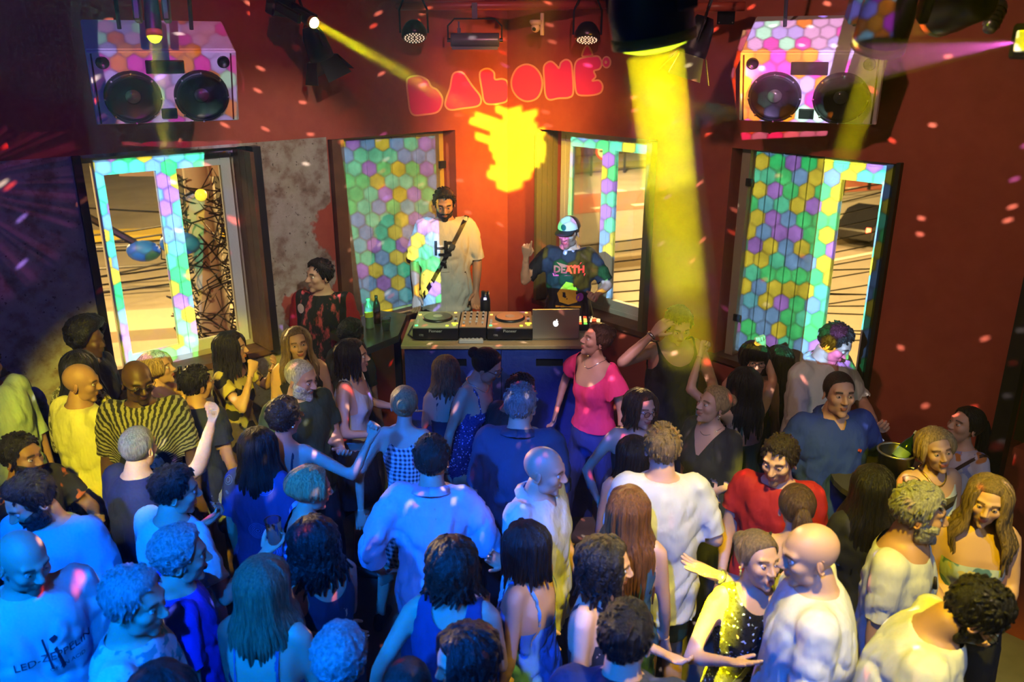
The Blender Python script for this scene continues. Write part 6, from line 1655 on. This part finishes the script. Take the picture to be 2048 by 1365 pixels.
P('person with dark shoulder-length hair in a white laced crop top, in profile', (700, 681), 1.70, 84, (6, -2, 0), 'f', .98, 'light', ('wavy', 'black', .14), dict(c=WHT, neck='openback', sleeve=.42, loose=.016, cuff=.02, crop=1.04, hem=1.0), L=((.04, .30, -.26), (.5, -.2, -.9), 'open'), R=((.04, .26, -.28), (.5, -.2, -.9), 'relaxed'), bottom=dict(kind='skirt', c=(.012, .012, .02), len=.58))
P('person with tattooed bare arm raised and short auburn-black hair, back turned', (566, 800), 1.71, 168, (-20, 5, 0), 'f', 1.0, 'light', ('curly', 'black'), dict(c=(.015, .02, .05), neck='straps', sleeve=0), R=((.34, .10, .08), (.4, 0, -1), 'fist'), L='down', glasses='dark', bottom=dict(kind='skirt', c=(.02, .02, .04)))
P('person with long straight black hair in dark blue swirl-print dress, back turned', (514, 858), 1.66, 172, (-5, 5, 0), 'f', 1.12, 'tan', ('straight', 'black', .30), dict(c=(.03, .05, .20), pat='swirl', c2=(.10, .20, .55), sleeve=.75, loose=.025, hem=.62, flare=1.0), bottom=dict(kind='none'))
P('person with sleek blonde low ponytail in gingham dress with bare back', (807, 776), 1.67, 172, (12, 2, 0), 'f', .90, 'light', ('bun', 'blonde'), dict(c=(.65, .68, .72), pat='check', c2=(.02, .025, .06), neck='racer', sleeve=0, loose=.010, hem=.55, flare=.5), bottom=dict(kind='none'), R='bent', L='back', legs='wide')
P('person with long wavy ash hair and dark strap top close against the blue crates', (890, 712), 1.52, 190, (0, 20, 0), 'f', .95, 'light', ('wavy', 'dirty', .26), dict(c=(.02, .02, .05), neck='straps', sleeve=0, crop=1.02), R='bent', L='bent', bottom=dict(kind='skirt', c=(.012, .012, .02)), detail=False)
P('person in dark sequin strap dress with glasses and pinned-up dark hair leaning right', (985, 703), 1.74, 62, (18, 16, 0), 'f', 1.12, 'light', ('updo', 'black'), dict(c=(.02, .03, .16), pat='sequin', c2=(.5, .6, 1), neck='straps', sleeve=0, hem=.45, flare=.6), lean=(12, 0), glasses='dark', R=((.10, .02, -.53), (.5, -.6, 0), 'relaxed'), L='bent', bottom=dict(kind='none'), extras=(watch(0), chain(M_silver, .04)))
P('person in shadow with dark hair bending behind the sequin dress', (1052, 752), 1.60, 120, (0, 20, 0), 'm', 1.0, 'brown', ('short', 'black'), dict(c=BLK), lean=(10, 0), detail=False)
P('broad person with short grey hair in navy shirt standing centre, back turned', (1042, 771), 1.82, 172, (-14, 6, 0), 'm', 1.35, 'light', ('short', 'grey'), dict(c=(.03, .05, .11), neck='polo', loose=.035, sleeve=.95))
P('person with curly pinned hair in bright neon pink puff-sleeved top looking up left', (1204, 651), 1.70, -52, (-22, -16, 0), 'f', 1.05, 'light', ('curlybun', 'brown'), dict(c=(1.0, .05, .22), neck='sweet', sleeve=.55, cuff=.035, loose=.016, crop=.98, hem=.95), R=((.16, .08, -.42), (.8, -.5, 0), 'relaxed'), L=((.14, .0, -.52), (.4, -.6, 0), 'relaxed'), bottom=dict(kind='jeans', c=(.03, .06, .28)), legs='step', extras=(chain(M_silver, .05, .0025), watch(1, M_cord)))
P('person in lavender long-sleeved shirt with rolled cuffs, back turned', (862, 876), 1.76, 178, (4, 10, 0), 'm', 1.08, 'light', ('crop', 'dark'), dict(c=(.62, .50, .70), neck='polo', sleeve=1.35, loose=.03, cuff=.018, hem=.74, crease=1.4), R=((.06, .22, -.34), (.4, -.5, -.6), 'hold'), L=((.10, .04, -.46), (.6, -.8, 0), 'relaxed'), bottom=dict(c=(.10, .12, .30)), extras=(watch(0),))
P('person with shiny bald head and grey goatee in white polo shirt facing right', (1092, 897), 1.76, 58, (14, 8, 0), 'm', 1.12, 'light', ('bald', 'grey'), dict(c=WHT, neck='polo', loose=.035, sleeve=.95, hem=.76), beard='goatee', extras=('grey',), L='down2', R='down2', bottom=dict(c=(.02, .05, .22)))
P('person in red-framed glasses with curly brown shoulder-length hair and black tank top', (1285, 782), 1.64, 12, (18, 2, 6), 'f', 1.08, 'light', ('wavy', 'brown', .13), dict(c=BLK, neck='tank', sleeve=0), glasses='red', mouth='smile', R=((.10, .12, -.44), (.8, -.4, 0), 'relaxed'), L='bent')
P('person with curly dark hair and black tank top, hand to head, holding a water bottle', (1362, 622), 1.80, 14, (-6, 22, 0), 'm', 1.0, 'light', ('curly', 'black'), dict(c=BLK, neck='tank', sleeve=0, loose=.03), R=((.04, .14, .16), (1, .3, -.5), 'relaxed'), L=((-.05, .28, -.26), (.6, -.2, -.8), 'hold'), extras=(hold_bottle(1, 'clear water bottle with blue cap held by the curly-haired person in black'), watch(0, M_silver)))
P('person with blonde bun, pearl earring and black V-neck looking up left', (1440, 776), 1.68, -48, (-22, -14, 0), 'f', 1.25, 'light', ('bun', 'blonde'), dict(c=(.015, .015, .022), neck='v', sleeve=.9, loose=.02), R='belly', L='belly', mouth='smile', extras=(earrings, chain(M_silver, .04, .002)))
P('person with black fringe and glasses lit green below the boarded shutter', (1512, 686), 1.70, -4, (0, 4, 0), 'f', .95, 'light', ('bob', 'black', .06, 'fringe'), dict(c=(.02, .03, .02), neck='tank', sleeve=0), glasses='dark')
P('person with long dark hair dancing, both fists raised, back turned', (1492, 738), 1.66, 205, (10, 0, 0), 'f', .98, 'light', ('straight', 'black', .34), dict(c=(.02, .06, .05), neck='straps', sleeve=0, hem=.6, flare=.7), R=((.14, .20, .34), (.8, .3, -.3), 'fist'), L=((.02, .28, .34), (.9, .2, -.3), 'fist'), bottom=dict(kind='none'))
P('person with long dark hair in sleeveless dark dress standing by the shutter, back turned', (1562, 694), 1.60, 190, (-10, 0, 0), 'f', .95, 'tan', ('straight', 'black', .30), dict(c=(.03, .028, .02), neck='crew0', sleeve=0, hem=.5, flare=.6), bottom=dict(kind='none'), detail=False)
P('person in white polo shirt looking down at a phone under the right window', (1690, 656), 1.88, 32, (16, 30, 0), 'm', 1.2, 'light', ('short', 'dark'), dict(c=(.62, .66, .64), neck='polo', loose=.035, sleeve=.9), L=((-.06, .30, -.24), (.8, -.2, -.8), 'hold'), R=((-.10, .26, -.30), (.8, -.2, -.8), 'relaxed'), extras=(hold_phone(1, 'phone held by the person in white polo under the window', .3),))
P('person in navy blue polo shirt with small red emblem holding a cup', (1680, 745), 1.84, 6, (-6, -6, 0), 'm', 1.2, 'light', ('buzz', 'dark'), dict(c=(.02, .055, .36), neck='polo', loose=.032, sleeve=.85), R=((.03, .22, -.38), (.4, -.5, -.8), 'hold'), L=((.10, .06, -.46), (.6, -.8, 0), 'relaxed'), bottom=dict(kind='jeans', c=(.03, .05, .14)), extras=(hold_cup(0, (.55, .28, .08), 'plastic cup of amber drink held by the navy polo shirt'), chest_print([circ(.085, .07, .010, .008), circ(.098, .06, .008, .010)], mat('emblem_red', (.7, .1, .05), .6), z=1.27), watch(1, mat('blue_watch', (.1, .3, .8), .2))))
P('person in plain red T-shirt with short dark hair, in front of the navy polo', (1562, 879), 1.74, -24, (-14, 10, 0), 'm', 1.05, 'light', ('crop', 'dark'), dict(c=(.36, .008, .010), loose=.028, sleeve=.55, neck='crew'), beard='stubble', R='down2', L='bent')
P('person with brown hair in a tight ponytail behind the red T-shirt, back turned', (1598, 975), 1.64, 160, (15, 5, 0), 'f', .95, 'light', ('ponytail', 'brown'), dict(c=(.02, .018, .02), neck='tank', sleeve=0))
P('person with very long black hair below the navy polo shirt, back turned', (1752, 936), 1.66, 178, (-15, 0, 0), 'f', 1.0, 'light', ('straight', 'black', .42), dict(c=(.010, .010, .012), sleeve=.6, loose=.016))
P('person with short wavy blonde hair, gold necklace and white tank top', (1868, 860), 1.66, 6, (-8, -6, -10), 'f', 1.02, 'light', ('short_w', 'blonde', .07), dict(c=(.66, .70, .68), neck='tank', sleeve=0), extras=(chain(M_gold, .06, .006), earrings), R='down', L='down', mouth='smile')
P('person with dark ponytail and orange floral T-shirt looking up left', (1948, 818), 1.62, -75, (-6, -14, 0), 'f', 1.15, 'light', ('ponytail', 'black'), dict(c=(.62, .55, .62), pat='floral', c2=(.60, .20, .04), c3=(.30, .30, .55), sleeve=.8, loose=.028), extras=(strap(mat('strap_brown', (.05, .02, .015), .6), 1, .008),))
P('person in fitted white T-shirt with grey beard and black pendant necklace', (1848, 975), 1.80, 52, (20, 6, 0), 'm', 1.12, 'tan', ('crop', 'grey'), dict(c=WHT, loose=.018, sleeve=.75, neck='wide'), beard='full', extras=('grey', pendant), R='down', L=((.0, .22, -.34), (.7, -.3, -.7), 'relaxed'), bottom=dict(kind='trousers', c=(.12, .13, .08)))
P('person with long wavy blonde hair and pale blue print top looking down right', (1990, 960), 1.68, -16, (-14, 4, 6), 'f', 1.02, 'light', ('wavy', 'dirty', .32), dict(c=(.45, .52, .60), pat='floral', c2=(.10, .22, .40), c3=(.6, .5, .2), neck='tube', sleeve=0), R='belly', L='bent')
P('person bending forward at lower right in white T-shirt with dark hair and glasses', (2010, 1190), 1.80, 62, (20, 38, 0), 'm', 1.15, 'tan', ('crop', 'black'), dict(c=WHT, loose=.03), lean=(14, 0), glasses='dark', beard='short', extras=('black',))
P('large bald person in white T-shirt facing left beside the shouting dancer', (1622, 1053), 1.84, -108, (20, 10, 0), 'm', 1.25, 'light', ('bald', 'grey'), dict(c=WHT, loose=.03, sleeve=.95), R=((.04, .34, -.12), (.5, -.2, -.9), 'open'), L='down2', beard='goatee', extras=('dark', watch(0)))
P('shouting person in black sparkling sleeveless top with slicked hair', (1516, 1067), 1.62, 14, (8, -8, 4), 'f', 1.05, 'light', ('updo', 'dirty'), dict(c=(.012, .012, .014), pat='sequin', c2=(.4, .5, .9), neck='crew0', sleeve=0, rough=.3), mouth='open', R=((.06, .24, -.12), (.5, -.1, -1), 'open'), L=((-.14, .26, -.38), (.8, -.2, -.6), 'relaxed'), extras=(earrings, strap(mat('strap_grey', (.06, .06, .07), .4), 1, .010)))
P('tall person in plain white T-shirt and olive shorts, back turned to the viewer', (1328, 853), 1.82, 178, (0, 4, 0), 'm', 1.12, 'light', ('short', 'dirty'), dict(c=WHT, loose=.04, sleeve=.85, hem=.74), R=((.04, .20, -.36), (.4, -.5, -.6), 'relaxed'), L='bent', bottom=dict(kind='shorts', c=(.22, .20, .05)))
P('person with very long straight auburn hair behind the white T-shirt, back turned', (1258, 981), 1.66, 168, (-10, -6, 0), 'f', .95, 'light', ('straight', 'auburn', .46), dict(c=(.03, .10, .22), neck='tank', sleeve=0, hem=.55), bottom=dict(kind='none'))
P('person with dark low ponytail in navy top left of the white T-shirt, back turned', (1268, 874), 1.53, 175, (0, 8, 0), 'f', .95, 'light', ('long', 'black', .16), dict(c=(.03, .05, .10), neck='tank', sleeve=0), R='bent')
P('person with curly dark hair and beaded strap top in profile, face half yellow', (1216, 1082), 1.64, 66, (14, 6, 0), 'f', 1.02, 'light', ('curlylong', 'black', .15), dict(c=(.012, .014, .02), neck='straps', sleeve=0), R='down', L='bent')
P('person in dark navy shirt with black hair at the bottom edge, back turned', (1256, 1214), 1.72, 168, (-14, 8, 0), 'm', 1.1, 'light', ('crop', 'black'), dict(c=(.012, .02, .07), neck='polo', loose=.03, sleeve=.9))
P('person with sleek dark shoulder-length hair in blue satin strapless dress', (1048, 1048), 1.57, -120, (-2, 4, 0), 'f', 1.05, 'light', ('bob', 'black', .17), dict(c=(.10, .28, .70), neck='straps', sleeve=0, loose=.018, rough=.22, crease=2.2, hem=.5), R=((-.02, .22, -.06), (.7, -.2, -1), 'relaxed'), L='down', bottom=dict(kind='none'))
P('person with thick curly half-up hair in navy waistcoat, a hand on the back', (902, 1078), 1.68, 172, (14, 10, 0), 'f', 1.08, 'light', ('curlylong', 'dark', .15), dict(c=(.02, .04, .15), neck='crew0', sleeve=0, loose=.022), R='bent', L=((.17, -.06, -.48), (.5, -.8, 0), 'open'))
P('person with long straight highlighted hair in a strap top at lower left, back turned', (520, 1120), 1.66, 170, (10, 4, 0), 'f', 1.05, 'light', ('straight', 'dirty', .30), dict(c=(.04, .10, .22), neck='straps', sleeve=0), R='bent', L='bent')
P('person with dark curly hair in black top turned left behind the grey-haired dancers', (618, 1038), 1.62, -130, (0, 10, 0), 'f', .98, 'light', ('curlylong', 'black', .22), dict(c=(.012, .02, .06), neck='tank', sleeve=0, loose=.012, crop=1.08), R='bent', bottom=dict(kind='trousers', c=(.015, .015, .03)))
P('person with short greyish bob and blue striped sleeves in profile facing right', (622, 937), 1.66, 112, (6, 10, 0), 'f', 1.05, 'light', ('short_w', 'blonde', .04), dict(c=(.30, .42, .70), pat='stripes', c2=(.03, .05, .30), neck='scoop', sleeve=.85, loose=.022), L='down2', R='down2')
P('person in plain royal blue T-shirt with curly greying hair at lower left', (352, 1062), 1.70, 118, (-6, 4, 0), 'm', 1.05, 'light', ('curly', 'grey'), dict(c=(.02, .05, .75), loose=.026))
P('person with short grey hair in white T-shirt with green leaf print at the bottom left', (262, 1146), 1.77, 100, (-16, 8, 0), 'm', 1.1, 'light', ('crop', 'grey'), dict(c=WHT, pat='leaves', c2=(.06, .30, .32), loose=.028))
P('person with black cropped hair in pale cyan T-shirt holding a clear cup', (346, 936), 1.74, 150, (-35, 8, 0), 'm', 1.1, 'light', ('short', 'black'), dict(c=(.55, .68, .72), loose=.03, sleeve=.7), L=((.02, .30, -.20), (.4, -.4, -.9), 'hold'), R=((.16, .22, -.14), (.4, -.4, -.9), 'hold'), extras=(hold_cup(0, (.75, .72, .78), 'clear plastic cup of milky drink held over the lit yellow floor'),))
P('bald person in navy T-shirt punching a bare arm high to the right', (270, 855), 1.74, 150, (18, 6, 0), 'm', 1.12, 'light', ('buzz', 'grey'), dict(c=(.012, .018, .075), loose=.035, sleeve=.62), R=((.30, .12, .40), (.3, 0, -1), 'fist'), L='down')
P('bald bearded person at the left edge in white T-shirt printed with band lettering', (42, 1072), 1.78, 38, (22, 16, 0), 'm', 1.1, 'light', ('bald', 'dark'), dict(c=WHT, loose=.03, sleeve=.85), beard='goatee', extras=('dark', chest_print([('LED-ZEPPELIN', .046, 0, 0, .0), ('OF AN ACID', .024, .04, -.05), [(-.035, .10), (-.028, .10), (-.012, -.04), (-.020, -.04)], [(-.01, .09), (.012, .105), (.02, .09), (.0, .07)], [(.0, .04), (.012, .05), (.03, -.05), (.018, -.06)]], mat('ink_navy', (.01, .012, .04), .7), z=1.24, x=.035, sc_=.92)), L='down', R='down')
P('person with black beard and swept hair in pale blue T-shirt behind the band lettering shirt', (32, 962), 1.80, -5, (-35, 26, 0), 'm', 1.15, 'light', ('crop', 'black'), dict(c=(.35, .50, .68), loose=.03, sleeve=.85), beard='full', extras=('black',))
P('person with short dark hair and floral black shirt raising a fist at the left edge', (32, 872), 1.72, 65, (14, 2, 0), 'm', 1.0, 'brown', ('short', 'black'), dict(c=(.015, .015, .02), pat='floral', c2=(.55, .12, .03), loose=.025), L=((-.02, .30, -.18), (.7, -.2, -.9), 'fist'), R=((.0, .34, -.26), (.6, -.2, -.9), 'hold'), beard='short',
  extras=('black', hold_cup(0, (.10, .12, .03), 'wide cup with yellow-lit rim held near the left edge')))
P('person with tight grey curls at the bottom edge beside the open hand', (676, 1264), 1.66, 170, (0, 5, 0), 'f', 1.0, 'light', ('curly', 'grey'), dict(c=(.02, .04, .12), sleeve=.7))
P('person with wet-look dark curly bob at the bottom edge looking down left', (918, 1266), 1.62, -60, (-10, 14, 0), 'f', 1.0, 'light', ('curlylong', 'black', .10), dict(c=(.02, .03, .08), neck='tank', sleeve=0))
P('short-haired head just entering the bottom edge left of the wet-look bob', (812, 1330), 1.60, 175, (0, 0, 0), 'm', 1.0, 'light', ('buzz', 'dark'), dict(c=(.03, .05, .12)))
P('dark-haired head just entering the bottom edge below the leaf-print T-shirt', (312, 1340), 1.68, 170, (0, 0, 0), 'f', 1.0, 'light', ('straight', 'black', .2), dict(c=(.03, .05, .12)))
# ---------------------------------------------------------------- haze in the air, with denser tubes added along the beams
run_jobs()
hz = MB(); e_ = .06
P = [WL(0, 0, 0) + (DL + DR) * e_, WL(8.5, 0, e_), WL(8.5, 0, 8.5), WR(8.5, 0, e_)]
hz.add([(p.x, p.y, z) for z in (.02, 5.1) for p in P], [(0, 1, 2, 3), (4, 5, 6, 7), (0, 1, 5, 4), (1, 2, 6, 5), (2, 3, 7, 6), (3, 0, 4, 7)])
hm = bpy.data.materials.new('haze'); hm.use_nodes = True; t = NT(hm.node_tree); t.n.remove(t.n['Principled BSDF'])
vs_ = t.node('ShaderNodeVolumeScatter'); vs_.inputs['Density'].default_value = .006; vs_.inputs['Anisotropy'].default_value = .5
t.l.new(vs_.outputs[0], t.n['Material Output'].inputs['Volume'])
tag(hz.build('haze', hm), kind='stuff')
def puff(a, b, r0, r1, dens):  # dense haze tube shaped round a beam so that it shows
    nm_ = 'beam_haze_%d' % int(dens * 1000)
    if nm_ not in _M:
        m_ = bpy.data.materials.new(nm_); m_.use_nodes = True; t = NT(m_.node_tree); t.n.remove(t.n['Principled BSDF'])
        v_ = t.node('ShaderNodeVolumeScatter'); v_.inputs['Density'].default_value = dens; v_.inputs['Anisotropy'].default_value = .3
        t.l.new(v_.outputs[0], t.n['Material Output'].inputs['Volume']); _M[nm_] = m_
    mb = MB(); mb.tube([a, b], [r0, r1], 16); return tag(mb.build('beam_haze', _M[nm_], None, smooth=True), kind='stuff')
def haze_shaft(A, B, length, r0, spread, dens):
    d = (Vector(B) - Vector(A)).normalized(); A = Vector(A) + d * .02; s_ = 0.0
    for f_, q in ((.4, 1.0), (.35, .55), (.25, .25)):
        puff(A + d * (s_ + .002), A + d * (s_ + f_ * length), r0 + spread * s_, r0 + spread * (s_ + f_ * length), dens * q); s_ += f_ * length
haze_shaft(LA, TA, 1.0, .095, .03, .22); haze_shaft(LB, TB, .95, .05, .045, .22); haze_shaft(LC, TC, 1.1, .035, .04, .20)
haze_shaft(LD, TD, 1.45, .03, .03, .20); haze_shaft(LE, TE, 1.6, .08, .10, .14); haze_shaft(LP, at(1700, 128, 2.6), .95, .012, .15, .85)
